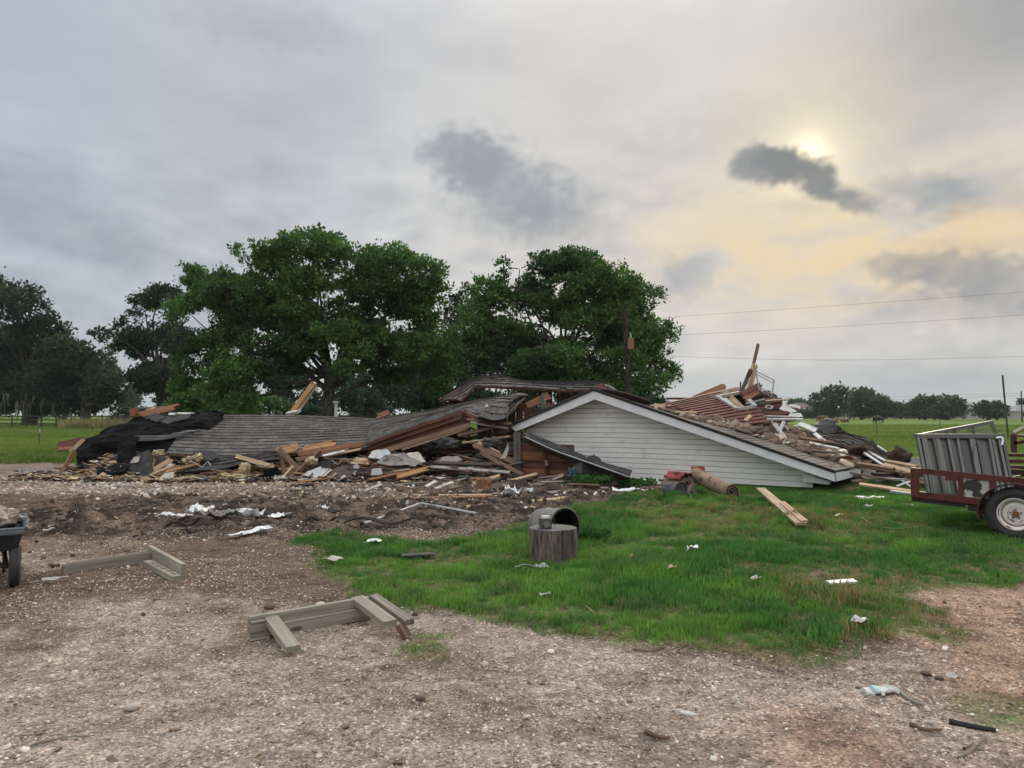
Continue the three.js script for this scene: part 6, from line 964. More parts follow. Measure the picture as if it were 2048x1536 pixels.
// ================================================================ STUMP, CAN, BARREL
{
  const p = gpt(1105, 1117), R = rng(7), t = thing('tree_stump', 'grey weathered tree stump set upright in the lawn', 'stump', p), h = 0.34, n = 40, prof = (a) => 0.262 * (1 + 0.035 * Math.sin(a * 3 + 1) + 0.03 * (noise2(a * 4, 3) - 0.5)), P = [], UV = [];
  const ring = (k) => { const out = []; for (let i = 0; i < n; i++) { const a = i / n * 6.2832, r = prof(a) * (1 + 0.03 * (noise2(i * 0.9, k * 3) - 0.5)) * (k === 0 ? 1.04 : k === 5 ? 0.985 : 1); out.push(V3(Math.cos(a) * r, k === 5 ? h : -0.04 + (h + 0.03) * k / 5, Math.sin(a) * r)); } return out; };
  const rs = [0, 1, 2, 3, 4, 5].map(ring); for (let k = 0; k < 5; k++) for (let i = 0; i < n; i++) { const j = (i + 1) % n, A = rs[k][i], B = rs[k][j], C = rs[k + 1][j], D = rs[k + 1][i]; for (const [v, u, w] of [[A, i, k], [C, i + 1, k + 1], [B, i + 1, k], [A, i, k], [D, i, k + 1], [C, i + 1, k + 1]]) { P.push(v.x, v.y, v.z); UV.push(u / n * 1.6, w / 5 * 0.25); } }
  let g = new THREE.BufferGeometry(); g.setAttribute('position', new THREE.Float32BufferAttribute(P, 3)); g.setAttribute('uv', new THREE.Float32BufferAttribute(UV, 2)); g = mergeVertices(g); g.computeVertexNormals();
  const sideMap = tex(256, 512, (u, v) => 0.58 + 0.6 * (tfbm(u, v, 34, 5, 4) - 0.5) - 0.16 * smooth(0.66, 0.8, tnoise(u, v, 40, 5, 8)) + 0.22 * (tfbm(u, v, 4, 4, 3, 3) - 0.5), true); sideMap.repeat.set(1, 2);
  mesh('bark_side', g, std([0.36, 0.30, 0.255], 0.95, { map: sideMap, bumpMap: sideMap, bumpScale: 0.012 }), t);
  const Q = [], q2 = []; for (let i = 0; i < n; i++) { const A = rs[5][i], B = rs[5][(i + 1) % n]; Q.push(0, h, 0, B.x, B.y, B.z, A.x, A.y, A.z); q2.push(0.5, 0.5, 0.5 + B.x, 0.5 + B.z, 0.5 + A.x, 0.5 + A.z); }
  const g2 = new THREE.BufferGeometry(); g2.setAttribute('position', new THREE.Float32BufferAttribute(Q, 3)); g2.setAttribute('uv', new THREE.Float32BufferAttribute(q2, 2)); g2.computeVertexNormals();
  const rings = tex(512, 512, (u, v) => { const x = u - 0.5, y = v - 0.5, r = Math.hypot(x, y) + 0.012 * tnoise(u, v, 7); return 0.62 + 0.2 * Math.sin(r * 260) * 0.5 + 0.4 * (tfbm(u, v, 8, 8, 4) - 0.5) - 0.25 * smooth(0.9, 1, Math.cos(Math.atan2(y, x) * 5 + r * 3)) * smooth(0.02, 0.1, r); }, true, false);
  mesh('cut_top', g2, std([0.27, 0.265, 0.26], 0.9, { map: rings }), t);
  const c = thing('metal_can', 'small square grey metal can standing on the stump', 'can', V3(p.x - 0.05 - 0.03, p.y + h, p.z + 0.06), 0.15), m = std([0.115, 0.118, 0.125], 0.6, { map: stainMap });
  mesh('body', put(new RoundedBoxGeometry(0.125, 0.115, 0.125, 2, 0.012), 0, 0.058, 0), m, c); mesh('lid', put(cyl(0.045, 0.052, 0.022, 18), 0, 0.126, 0), std([0.55, 0.56, 0.57], 0.5, { metalness: 0.5 }), c); mesh('label_disc', put(cyl(0.035, 0.035, 0.004, 18), 0, 0.05, 0.064, Math.PI / 2), std([0.16, 0.163, 0.17], 0.6), c);
}
{
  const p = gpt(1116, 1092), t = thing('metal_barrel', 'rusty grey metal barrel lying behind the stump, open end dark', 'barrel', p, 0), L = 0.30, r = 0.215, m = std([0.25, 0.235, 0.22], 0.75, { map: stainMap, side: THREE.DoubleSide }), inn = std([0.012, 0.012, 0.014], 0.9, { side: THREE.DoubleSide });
  const prof = [[r, -L], [r, -0.18], [r + 0.01, -0.165], [r, -0.15], [r, 0.12], [r + 0.01, 0.135], [r, 0.15], [r, L * 0.6], [r + 0.012, L * 0.62]].map(([x, y]) => new THREE.Vector2(x, y)), q = new THREE.Euler(0.12, 0, -Math.PI / 2 + 0.10, 'YXZ'); q.y = -0.98;
  const place = (g) => g.applyMatrix4(new THREE.Matrix4().makeRotationFromEuler(q)).translate(-0.02, r * 1.02, -0.1);
  mesh('shell', place(new THREE.LatheGeometry(prof, 40)), m, t); mesh('dark_inside', place(put(cyl(r - 0.012, r - 0.012, L * 1.5, 36, true), 0, -0.02, 0)), inn, t); mesh('closed_end', place(put(cyl(r - 0.004, r - 0.004, 0.012, 36), 0, -L + 0.02, 0)), m, t); mesh('rim', place(put(new THREE.TorusGeometry(r + 0.006, 0.011, 6, 40), 0, L * 0.62, 0, Math.PI / 2)), std([0.12, 0.105, 0.09], 0.8), t);  // near-black inner cylinder makes the open end dark
}
// ================================================================ CART AT THE LEFT EDGE
{
  const b = gpt(38, 1167), t = thing('garden_cart', 'black plastic tub garden cart with fat tyre at the left edge', 'cart', b, 0.58), poly = std([0.016, 0.020, 0.026], 0.5), rimM = std([0.10, 0.115, 0.125], 0.55), iron = std([0.03, 0.03, 0.032], 0.6), tyre = std([0.085, 0.082, 0.08], 0.92, { map: stainMap });
  // tub: open tray, wider at the rim; its near end stands over the wheels
  const x1 = 0.035, x0 = -0.72, zN = 0.16, zF = -0.98, yB = 0.34, yT = 0.545, P = [], I = [], ins = 0.055;
  const ring = (e, y) => [[x0 + e, zN - e], [x1 - e, zN - e], [x1 - e, zF + e], [x0 + e, zF + e]].flatMap(([x, z], i) => { const c = 0.06, s = [[1, 0, 0, -1], [0, -1, -1, 0], [-1, 0, 0, 1], [0, 1, 1, 0]][i]; return i % 2 === 0 ? [V3(x + s[2] * c, y, z + s[3] * c), V3(x + s[0] * c, y, z + s[1] * c)] : [V3(x + s[2] * c, y, z + s[3] * c), V3(x + s[0] * c, y, z + s[1] * c)]; });
  const rings = [ring(ins, yB), ring(0, yT), ring(0.012, yT), ring(ins + 0.012, yB + 0.015)]; rings.forEach((r) => r.forEach((v) => P.push(v.x, v.y, v.z)));
  for (let k = 0; k < 3; k++) for (let i = 0; i < 8; i++) { const j = (i + 1) % 8, a = k * 8 + i, bb = k * 8 + j; I.push(a, bb, bb + 8, a, bb + 8, a + 8); } for (let i = 1; i < 7; i++) { I.push(0, i + 1, i); I.push(24, 24 + i, 25 + i); }
  const g = new THREE.BufferGeometry(); g.setAttribute('position', new THREE.Float32BufferAttribute(P, 3)); g.setIndex(I); const g2 = g.toNonIndexed(); g2.computeVertexNormals(); const tub = mesh('tub', g2, poly, t); t.updateMatrixWorld(true); poly.side = THREE.DoubleSide;
  mesh('rim', tube([...ring(-0.012, yT)], 0.016, 8, 90, true), rimM, tub); for (let i = 0; i < 9; i++) mesh('rim_rib', box(0.03, 0.012, 0.022, x1 + 0.012, yT + 0.012, zN - 0.16 - i * 0.1), rimM, tub);
  mesh('handle_bar', put(new RoundedBoxGeometry(0.76, 0.045, 0.03, 2, 0.012), (x0 + x1) / 2, yT - 0.03, zN + 0.018), rimM, tub);
  for (const x of [-0.035, -0.66]) { const w = new THREE.Group(); w.name = 'wheel'; w.position.set(x, 0.185, 0); t.add(w); mesh('tyre', new THREE.LatheGeometry([[0.10, -0.045], [0.15, -0.05], [0.178, -0.044], [0.186, -0.025], [0.188, 0], [0.186, 0.025], [0.178, 0.044], [0.15, 0.05], [0.10, 0.045]].map((k) => new THREE.Vector2(...k)), 36).rotateZ(Math.PI / 2), tyre, w); mesh('hub', put(cyl(0.10, 0.10, 0.07, 20), 0, 0, 0, 0, 0, Math.PI / 2), iron, w); for (const k of [-0.03, -0.012, 0.006, 0.024]) mesh('tread_rib', put(new THREE.TorusGeometry(0.1865, 0.0045, 5, 44), k, 0, 0, 0, Math.PI / 2, 0), tyre, w); }
  mesh('axle', rod(V3(-0.66, 0.185, 0), V3(-0.035, 0.185, 0), 0.012, 8), iron, t); for (const x of [-0.13, -0.56]) { mesh('leg', bar(V3(x, 0.36, -0.05), V3(x + 0.03, 0.16, 0.0), 0.03, 0.03), iron, t); mesh('brace', bar(V3(x - 0.18, 0.34, -0.02), V3(x + 0.03, 0.17, 0.0), 0.022, 0.022), iron, t); mesh('rear_leg', bar(V3(x, 0.36, -0.6), V3(x, 0.0, -0.72), 0.03, 0.03), iron, t); }
  const s = lump('sack', 4, 1022, 7.75, [0.20, 0.10, 0.16], std([0.52, 0.42, 0.35], 0.95, { map: stainMap }), 'rumpled beige sack heaped in the black cart', 'sack', 51); s.position.copy(t.localToWorld(V3(-0.16, 0.565, -0.55))); const s2 = lump('sack', -60, 1026, 7.8, [0.26, 0.12, 0.2], std([0.5, 0.36, 0.32], 0.95, { map: stainMap }), 'second sack in the cart cut off by the picture edge', 'sack', 52); s2.position.copy(t.localToWorld(V3(-0.48, 0.53, -0.5)));
  for (const k of [0, 1, 2]) { const fill = lump('soil_load', -30 - k * 40, 1045, 7.2 + k * 0.3, [0.22, 0.1, 0.22], std([0.16, 0.12, 0.1], 1, { map: stainMap }), ['near soil heap inside the black cart tub', 'middle soil heap inside the black cart tub', 'far soil heap inside the black cart tub'][k], 'soil', 53 + k); fill.position.copy(t.localToWorld(V3(-0.36, 0.40, -0.12 - 0.3 * k))); }
}
// ================================================================ TRAILER AND ITS LOAD
{
  const A = at(1826, 1000, 10.4), B = at(2046, 1016, 9.62), yaw = Math.atan2(-(B.z - A.z), B.x - A.x), t = thing('utility_trailer', 'dark red steel utility trailer with rusty white wheel on the lawn', 'trailer', V3(A.x, 0, A.z), yaw);
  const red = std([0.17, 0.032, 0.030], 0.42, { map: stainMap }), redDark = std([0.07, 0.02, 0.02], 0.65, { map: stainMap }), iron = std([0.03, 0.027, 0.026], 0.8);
  const s = 0.0, TL = 3.0, TW = 1.55, sl = -0.062, y = (x, h) => h + sl * x;
  const railT = (z, m, n) => mesh(n, bar(V3(-0.02, y(0, 0.825), z), V3(TL, y(TL, 0.825), z), 0.06, 0.075), m, t);
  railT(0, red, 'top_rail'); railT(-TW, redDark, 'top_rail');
  for (const z of [0, -TW]) { mesh('bottom_rail', bar(V3(-0.02, y(0, 0.50), z), V3(0.95, y(0.95, 0.50), z), 0.05, 0.085), red, t); mesh('bottom_rail', bar(V3(1.9, y(1.9, 0.50), z), V3(TL, y(TL, 0.50), z), 0.05, 0.085), red, t); for (const [x, w] of [[0.03, 0.10], [0.575, 0.055], [0.93, 0.06], [1.85, 0.06], [2.6, 0.06]]) mesh('post', box(w, 0.33, 0.045, x, y(x, 0.655), z + 0.003), red, t); mesh('rub_rail', bar(V3(-0.02, y(0, 0.425), z - 0.03), V3(0.62, y(0.62, 0.425), z - 0.03), 0.05, 0.06), iron, t); }
  mesh('deck', box(TL, 0.04, TW - 0.08, TL / 2, 0.45 + sl * TL / 2, -TW / 2, 0, 0, Math.atan(sl)), W.dark, t);
  mesh('side_plate', box(0.30, 0.255, 0.012, 0.755, y(0.755, 0.655), 0.0), std([0.58, 0.57, 0.56], 0.6, { map: tex(256, 256, (u, v) => { const r = smooth(0.64, 0.70, tfbm(u, v, 6, 6, 5, 2) + 0.10 * (1 - v) * smooth(0.3, 0, v) + 0.05), k = 0.93 + 0.12 * (tfbm(u, v, 4, 4, 3) - 0.5); return mix3([k, k, k], [0.22, 0.20, 0.19], r * 0.9); }, true) }), t);
  mesh('latch_plate', box(0.16, 0.05, 0.02, 0.48, y(0.48, 0.765), 0.034), red, t); mesh('spring_hanger', box(0.30, 0.07, 0.06, 0.80, y(0.8, 0.405), -0.02), iron, t); mesh('fender_stay', bar(V3(0.86, y(0.86, 0.46), 0.03), V3(0.80, 0.30, 0.05), 0.05, 0.06), red, t);
  const wx = 1.19; mesh('axle', rod(V3(wx, 0.34, 0.1), V3(wx, 0.34, -TW - 0.1), 0.03, 10), iron, t);
  const tyreM = std([0.045, 0.045, 0.046], 0.85, { map: stainMap }), rimM = std([0.80, 0.79, 0.77], 0.5, { map: tex(256, 256, (u, v) => { const r = smooth(0.60, 0.72, tfbm(u, v, 7, 7, 4, 2)); return mix3([0.95, 0.95, 0.95], [0.42, 0.20, 0.08], r); }, true) }), dark = std([0.02, 0.018, 0.017], 0.9), rustM = std([0.20, 0.085, 0.035], 0.9);
  for (const [z, f] of [[0.10, 1], [-TW - 0.10, -1]]) {
    const w = new THREE.Group(); w.name = 'wheel'; w.position.set(wx, 0.335, z); w.rotation.y = f < 0 ? Math.PI : 0; t.add(w);
    const lathe = (pts, n = 48) => new THREE.LatheGeometry(pts.map((k) => new THREE.Vector2(...k)), n).rotateX(Math.PI / 2);
    mesh('tyre', lathe([[0.196, -0.09], [0.25, -0.10], [0.305, -0.092], [0.33, -0.07], [0.337, -0.03], [0.337, 0.03], [0.33, 0.07], [0.305, 0.092], [0.268, 0.101], [0.25, 0.10], [0.215, 0.088], [0.196, 0.07]], 64), tyreM, w);
    const rim = mesh('rim', lathe([[0.19, -0.08], [0.202, 0.07], [0.204, 0.084], [0.196, 0.086], [0.186, 0.072], [0.168, 0.04], [0.160, 0.020], [0.157, 0.018]]), rimM, w);
    mesh('disc', lathe([[0.151, 0.0], [0.149, 0.022], [0.138, 0.036], [0.11, 0.042], [0.085, 0.034], [0.075, 0.03], [0.04, 0.03], [0.0, 0.03]]), rimM, w);
    mesh('gap_ring', lathe([[0.16, 0.012], [0.148, 0.012]]), rustM, w);
    mesh('hub_cap', put(cyl(0.034, 0.038, 0.035, 20), 0, 0, 0.045, Math.PI / 2), rustM, w);
    for (let i = 0; i < 5; i++) { const a = i * 1.2566 + 1.57; mesh('lug_nut', put(cyl(0.0095, 0.0095, 0.02, 6), Math.cos(a) * 0.058, Math.sin(a) * 0.058, 0.04, Math.PI / 2), dark, w); }
    void rim;
    // mudguard
    const zz = z - 0.0, F = (u, v) => { const a = lerp(Math.PI * 1.08, -Math.PI * 0.08, u), r = 0.405; return V3(wx + Math.cos(a) * r, 0.335 + Math.sin(a) * r * 0.94, zz + (v - 0.5) * 0.24); }; mesh('fender', sheetGeo(F, 26, 2, 0.012), redDark, t); mesh('fender_lip', tube(Array.from({ length: 15 }, (_, i) => F(i / 14, f > 0 ? 1 : 0)), 0.012, 6, 40), redDark, t);
  }
  mesh('tongue', bar(V3(TL, y(TL, 0.48), -TW * 0.3), V3(TL + 0.9, 0.42, -TW / 2), 0.06, 0.08), red, t); mesh('tongue', bar(V3(TL, y(TL, 0.48), -TW * 0.7), V3(TL + 0.9, 0.42, -TW / 2), 0.06, 0.08), red, t); mesh('jack', put(cyl(0.03, 0.03, 0.42, 10), TL + 0.85, 0.21, -TW / 2), iron, t);
}
{ // galvanised glazed frames leaning in the trailer
  const o = at(1925, 985, 10.7); o.y = 0.48; const t = thing('glazed_metal_frames', 'leaning stack of grey metal window frames with dusty glass on the trailer', 'window frames', o), q = (x, y, d = 10.7) => at(x, y, d).sub(o);
  const alu = std([0.17, 0.175, 0.17], 0.45, { metalness: 0.55 }), aluD = std([0.10, 0.105, 0.105], 0.5, { metalness: 0.4 }), glass = phys([0.075, 0.082, 0.078], 0.10), glassB = phys([0.13, 0.13, 0.12], 0.14), aluL = std([0.12, 0.125, 0.12], 0.45, { metalness: 0.3 });
  const TLc = q(1833, 872, 10.75), TR = q(2003, 872, 10.62), BR = q(2026, 990, 10.35), BL = q(1856, 990, 10.48), f = (u, v) => TLc.clone().lerp(TR, u).lerp(BL.clone().lerp(BR, u), v);
  mesh('top_rail', bar(f(-0.015, 0), f(1.02, 0), 0.10, 0.06), alu, t); mesh('bottom_rail', bar(f(-0.01, 1), f(1.01, 1), 0.06, 0.05), alu, t);
  const R = rng(95), cuts = [0, 0.055, 0.085, 0.19, 0.225, 0.255, 0.36, 0.40, 0.47, 0.62, 0.655, 0.71, 0.84, 0.885, 0.96, 1];
  cuts.forEach((u, i) => { const w = i === 0 || i === cuts.length - 1 ? 0.05 : 0.010 + 0.016 * R(); mesh('mullion', bar(f(u, 0.02).add(V3(0, 0, 0.03 * R())), f(u, 0.98).add(V3(0, 0, 0.03 * R())), 0.035, w), i % 4 === 3 ? aluD : alu, t); });
  for (let i = 0; i + 1 < cuts.length; i++) { const a = cuts[i] + 0.001, b = cuts[i + 1] - 0.001, dz = -0.012 - 0.008 * R(); mesh('glass_pane', sheetGeo((u, v) => f(lerp(a, b, u), lerp(0.02, 0.98, v)).add(V3(0, 0, dz)), 1, 1, 0.006), [glass, aluL, glassB, glass, glassB][i % 5], t); }
  // return side on the right, and the second frame standing behind
  const s0 = f(1, 0), s1 = f(1, 1), bk = V3(0.09, 0, -0.25); mesh('side_panel', sheetGeo((u, v) => s0.clone().lerp(s1, v).addScaledVector(bk, u), 2, 2, 0.01), alu, t);
  const b0 = q(1836, 871, 10.9), b1 = q(1984, 844, 11.15), b2 = q(1998, 874, 11.1), b3 = q(1850, 880, 11); mesh('rear_frame', join([bar(b0, b1, 0.04, 0.045), bar(b1, b2, 0.04, 0.035), bar(b3, b2, 0.04, 0.03), bar(q(1892, 861, 11), q(1897, 878, 11), 0.03, 0.03), bar(q(1909, 857, 11), q(1913, 878, 11), 0.03, 0.03), bar(q(1945, 853, 11.05), q(1952, 878, 11.05), 0.03, 0.025)]), alu, t);
  mesh('rear_glass', sheetGeo((u, v) => b0.clone().lerp(b1, u).lerp(b3.clone().lerp(b2, u), v).add(V3(0, 0, -0.02)), 1, 1, 0.005), phys([0.8, 0.82, 0.8], 0.08, { transmission: 1, thickness: 0 }), t);
  mesh('bent_strip', tube([q(1992, 876, 10.5), q(2005, 876, 10.48), q(2004, 890, 10.46)], 0.016, 6), std([0.7, 0.72, 0.74], 0.4, { metalness: 0.4 }), t);
  tag(mesh('rubber_hose', tube([at(1952, 882, 10.45), at(1947, 898, 10.42), at(1947, 918, 10.4)], 0.010, 6), aluD), 'short dark hose hanging on the metal window frames', 'hose');
}
{ // red scrap farther right in the trailer
  const M = std([0.12, 0.04, 0.032], 0.7, { map: stainMap }), list = [[[2012, 946, 11.6], [2200, 950, 11.3]], [[2012, 934, 11.7], [2200, 938, 11.4]], [[2014, 922, 11.8], [2200, 926, 11.5]], [[2016, 910, 11.9], [2200, 914, 11.6]]];
  list.forEach(([a, b], i) => tag(mesh('red_metal_rail', bar(at(...a), at(...b), 0.07, 0.045), M), ['lowest dark red metal rail stacked behind the window frames', 'second dark red metal rail stacked behind the window frames', 'third dark red metal rail stacked behind the window frames', 'topmost dark red metal rail stacked behind the window frames'][i], 'metal rail'));
  const c = at(2032, 905, 11.6), t = thing('red_chair_frame', 'dark red chair-like frame on the trailer, cut off at right edge', 'frame', c), q = (x, y, d = 11.6) => at(x, y, d).sub(c); mesh('upright', bar(q(2028, 905), q(2027, 868), 0.06, 0.06), M, t); mesh('seat_rail', bar(q(2026, 886), q(2100, 878), 0.06, 0.05), M, t); mesh('upright', bar(q(2060, 905), q(2062, 870), 0.06, 0.06), M, t); mesh('seat_slat', bar(q(2040, 872), q(2100, 870), 0.3, 0.03), M, t);
  plank([2024, 868, 12], [2080, 838, 12.2], 0.05, 0.04, W.silver, 'pale stick slanting up behind the red chair frame', { name: 'stick', category: 'stick', roll: 0.5 });
  plank([2055, 905, 12.1], [2052, 840, 12.1], 0.1, 0.04, W.greyDark, 'dark grey board standing behind the red chair frame', { roll: 1.2 });
}
// ================================================================ RUGS AND BUCKET BEFORE THE GABLE
function spiral(r0, r1, turns, th, L) { const s = [], n = Math.round(turns * 26); for (let i = 0; i <= n; i++) { const a = i / n * turns * 6.283, r = lerp(r0, r1, i / n) * (1 + 0.08 * Math.sin(a * 1.3)); s.push([Math.cos(a) * r, Math.sin(a) * r * 0.8, Math.cos(a) * (r + th), Math.sin(a) * (r + th) * 0.8]); } const sh = new THREE.Shape(); s.forEach((p, i) => (i ? sh.lineTo(p[2], p[3]) : sh.moveTo(p[2], p[3]))); [...s].reverse().forEach((p) => sh.lineTo(p[0], p[1])); const g = new THREE.ExtrudeGeometry(sh, { depth: L, bevelEnabled: false, steps: 1, curveSegments: 1 }); g.translate(0, 0, -L / 2); return g; }
{
  const rug = std([0.40, 0.285, 0.20], 1, { map: stainMap }), redRug = std([0.40, 0.085, 0.06], 0.9, { map: stainMap });
  const A = at(1394, 952, 14.9), B = at(1462, 984, 13.9), t = thing('carpet_roll', 'tan rolled carpet leaning up from the grass against the siding', 'carpet', B); const L = A.distanceTo(B), d = A.clone().sub(B).normalize(), qq = new THREE.Quaternion().setFromUnitVectors(V3(0, 0, 1), d);
  const g = spiral(0.02, 0.175, 2.4, 0.024, L + 0.06).applyQuaternion(qq), m = A.clone().add(B).multiplyScalar(0.5).sub(B); mesh('roll', g.translate(m.x, m.y, m.z), rug, t);
  const tp = A.clone().addScaledVector(d, 0.16).sub(B); mesh('torn_flap', sheetGeo((u, v) => V3(tp.x - 0.05 + 0.28 * u, tp.y + 0.16 - 0.16 * v * (0.4 + u), tp.z + 0.05 + 0.10 * v + 0.03 * Math.sin(u * 6)), 8, 6, 0.015, 21), redRug, t);
  const p = at(1366, 950, 14.7), t2 = thing('rug_bundle', 'folded red-backed rug bundle beside the tan carpet roll', 'carpet', V3(p.x, 0.06, p.z), 0.5); mesh('roll', put(spiral(0.03, 0.15, 2.2, 0.028, 0.55), 0, 0.20, -0.15), rug, t2);
  mesh('red_backing', sheetGeo((u, v) => { const a = lerp(2.7, 0.5, u); return V3(Math.cos(a) * 0.20, 0.20 + Math.sin(a) * 0.185 + 0.02 * Math.sin(u * 20), 0.14 - 0.5 * v); }, 18, 6, 0.012, 22), redRug, t2);
  mesh('loose_fold', sheetGeo((u, v) => V3(-0.16 + 0.3 * u, 0.02 + 0.16 * (1 - v) + 0.04 * Math.sin(u * 9 + v * 4), 0.16 + 0.06 * v), 12, 6, 0.015, 23), std([0.34, 0.26, 0.21], 1, { map: stainMap }), t2);
  const bp = gpt(1355, 1000), bk = thing('grey_bucket', 'dented grey bucket lying on its side in the grass edge', 'bucket', bp, 0.5), bm = std([0.15, 0.15, 0.155], 0.75, { map: stainMap, side: THREE.DoubleSide }); const pl = (g) => g.rotateX(Math.PI / 2).translate(0, 0.15, -0.1);
  mesh('shell', pl(new THREE.LatheGeometry([[0.0, -0.2], [0.125, -0.2], [0.145, 0.19], [0.155, 0.2]].map((k) => new THREE.Vector2(...k)), 28)), bm, bk); mesh('rim', pl(put(new THREE.TorusGeometry(0.152, 0.009, 6, 28), 0, 0.2, 0, Math.PI / 2)), bm, bk); mesh('lid', pl(put(cyl(0.143, 0.143, 0.012, 24), 0, 0.17, 0)), std([0.10, 0.10, 0.10], 0.85, { map: stainMap }), bk); mesh('bail', tube([V3(0.15, 0.16, 0.08), V3(0.2, 0.03, 0.16), V3(0.05, 0.02, 0.24), V3(-0.14, 0.08, 0.12)], 0.005, 5), std([0.5, 0.5, 0.5], 0.4, { metalness: 0.7 }), bk);
}
{ // plank in the grass
  const A = gpt(1521, 1000, 0.20), B = gpt(1603, 1069, 0.09); const t = thing('fallen_plank', 'long split tan plank lying in the grass before the gable', 'plank', B); plankPart('board', A.clone().sub(B), V3(0, 0.02, 0), 0.15, 0.035, W.tan, t, 0.05, 0.03); plankPart('board', A.clone().sub(B).multiplyScalar(0.5).add(V3(0.06, 0.03, 0)), V3(0.05, 0.045, 0), 0.09, 0.03, wood([0.44, 0.27, 0.17]), t, 0.1, 0.08);
}
// ================================================================ LITTER
const paper = std([0.82, 0.82, 0.80], 0.9, { map: stainMap, side: THREE.DoubleSide });
function litter(px, py, w, l, h, mat, label, name = 'litter_scrap', category = 'litter') { const p = gpt(px, py), s = Math.round(px * 3 + py), f = (u, v) => V3((u - 0.5) * w * (1 + 0.3 * (noise2(v * 3, s) - 0.5)), 0.035 + h * noise2(u * 2.5 + s, v * 2.5), (v - 0.5) * l); const m = mesh(name, sheetGeo(f, 8, 8, 0.003, s), mat); m.position.copy(p); m.rotation.y = (h2(s, 4) - 0.5) * 2; return tag(m, label, category); }
litter(1087, 1149, 0.15, 0.10, 0.06, paper, 'white paper scrap on the grass before the stump');
litter(1385, 1118, 0.12, 0.12, 0.09, plastic, 'pale crumpled plastic cup on the lawn right of the stump');
litter(1345, 1148, 0.14, 0.10, 0.05, std([0.5, 0.4, 0.27], 0.9), 'tan leaf-like scrap on the lawn below the plastic cup');
litter(1261, 1126, 0.05, 0.05, 0.05, std([0.75, 0.5, 0.25], 0.9), 'tiny orange scrap on the lawn');
litter(1089, 1201, 0.09, 0.07, 0.04, paper, 'small white scrap at the lower edge of the lawn');
litter(665, 1131, 0.22, 0.12, 0.05, offWhite, 'white and yellow scrap at the left corner of the lawn');
litter(745, 1093, 0.16, 0.16, 0.06, plastic, 'tangled white scrap in the grass near the churned dirt');
litter(835, 1118, 0.40, 0.22, 0.04, feltGrey, 'dark broken shingle lying in the grass', 'shingle_scrap', 'shingle');
litter(1513, 1174, 0.05, 0.16, 0.06, paper, 'small upright white scrap on the lawn left of the white board');
litter(1720, 1260, 0.10, 0.08, 0.05, std([0.5, 0.5, 0.5], 0.6), 'small grey plastic scrap at the worn edge of the lawn');
litter(1737, 1022, 0.10, 0.08, 0.06, paper, 'white scrap on the lawn left of the trailer');
litter(1823, 1021, 0.12, 0.06, 0.05, paper, 'white scrap under the trailer tail');
litter(1878, 1012, 0.15, 0.08, 0.07, paper, 'white scrap under the trailer bed');
litter(1678, 1043, 0.10, 0.07, 0.06, std([0.6, 0.55, 0.35], 0.9), 'yellowish scrap in the dry grass');
litter(1908, 1368, 0.05, 0.09, 0.03, paper, 'narrow white scrap on the red dirt');
litter(1376, 1444, 0.07, 0.05, 0.02, paper, 'small grey-white scrap on the foreground gravel');
litter(108, 1142, 0.10, 0.06, 0.05, std([0.10, 0.05, 0.04], 0.9), 'small dark red scrap beside the left timber frame');
litter(97, 1066, 0.14, 0.06, 0.05, offWhite, 'small pale scrap on the dirt right of the cart');
litter(110, 1166, 0.20, 0.05, 0.03, offWhite, 'thin pale bark scrap before the left timber frame');
{ const p = gpt(1683, 1182, 0.05); tag(plankPart('white_board', p.clone().add(V3(-0.14, 0, 0.01)), p.clone().add(V3(0.14, 0.015, -0.01)), 0.08, 0.02, whitePaint, scene, 0.1, 0.03), 'short white painted board lying flat on the lawn', 'board'); }
const stick = (pts, r, mat, label, name = 'stick', category = 'stick') => tag(mesh(name, limb(pts.map(([x, y, h = 0.012]) => gpt(x, y, h)), r, r * 0.6, 6), mat), label, category);
stick([[1898, 1446], [1940, 1454], [1992, 1464]], 0.017, std([0.018, 0.018, 0.018], 0.8), 'short black pipe lying on the foreground dirt', 'black_pipe', 'pipe');
stick([[1796, 1384], [1808, 1398], [1822, 1408], [1850, 1417]], 0.009, std([0.24, 0.245, 0.23], 0.7), 'curved grey hose piece beside the white glove', 'hose_piece', 'hose');
stick([[1918, 1520], [1945, 1500], [1972, 1474]], 0.008, W.grey, 'longer bare branch of the fork below the black pipe'); stick([[1928, 1500], [1942, 1488], [1944, 1474]], 0.007, W.grey, 'shorter bare branch of the fork below the black pipe');
stick([[1720, 1046, 0.05], [1770, 1066, 0.05], [1820, 1068, 0.05], [1866, 1056, 0.05]], 0.006, std([0.28, 0.30, 0.16], 0.8), 'pale cord looping over the lawn before the trailer', 'cord', 'cord');
stick([[1030, 1146, 0.04], [1052, 1142, 0.05], [1076, 1147, 0.04]], 0.006, offWhite, 'thin pale twig left of the white paper scrap'); stick([[1172, 1222, 0.03], [1186, 1232, 0.03], [1200, 1240, 0.02]], 0.005, W.tan, 'dry twig on the lawn edge');
stick([[1290, 1468], [1315, 1476], [1340, 1480]], 0.013, W.brown, 'stubby brown stick on the foreground gravel'); stick([[1092, 1394], [1116, 1390], [1140, 1384]], 0.005, W.tan, 'thin pale stick on the foreground gravel'); stick([[1632, 1310], [1658, 1312], [1684, 1316]], 0.005, W.tan, 'thin dry straw at the worn lawn tip'); stick([[60, 1500], [130, 1482], [180, 1478]], 0.005, W.grey, 'thin grey twig in the near left corner');
stick([[1820, 1452], [1846, 1462], [1884, 1462]], 0.011, W.brown, 'crooked brown root left of the black pipe'); stick([[1265, 1304], [1300, 1306], [1330, 1300]], 0.008, W.brown, 'brown twig at the lower edge of the lawn');
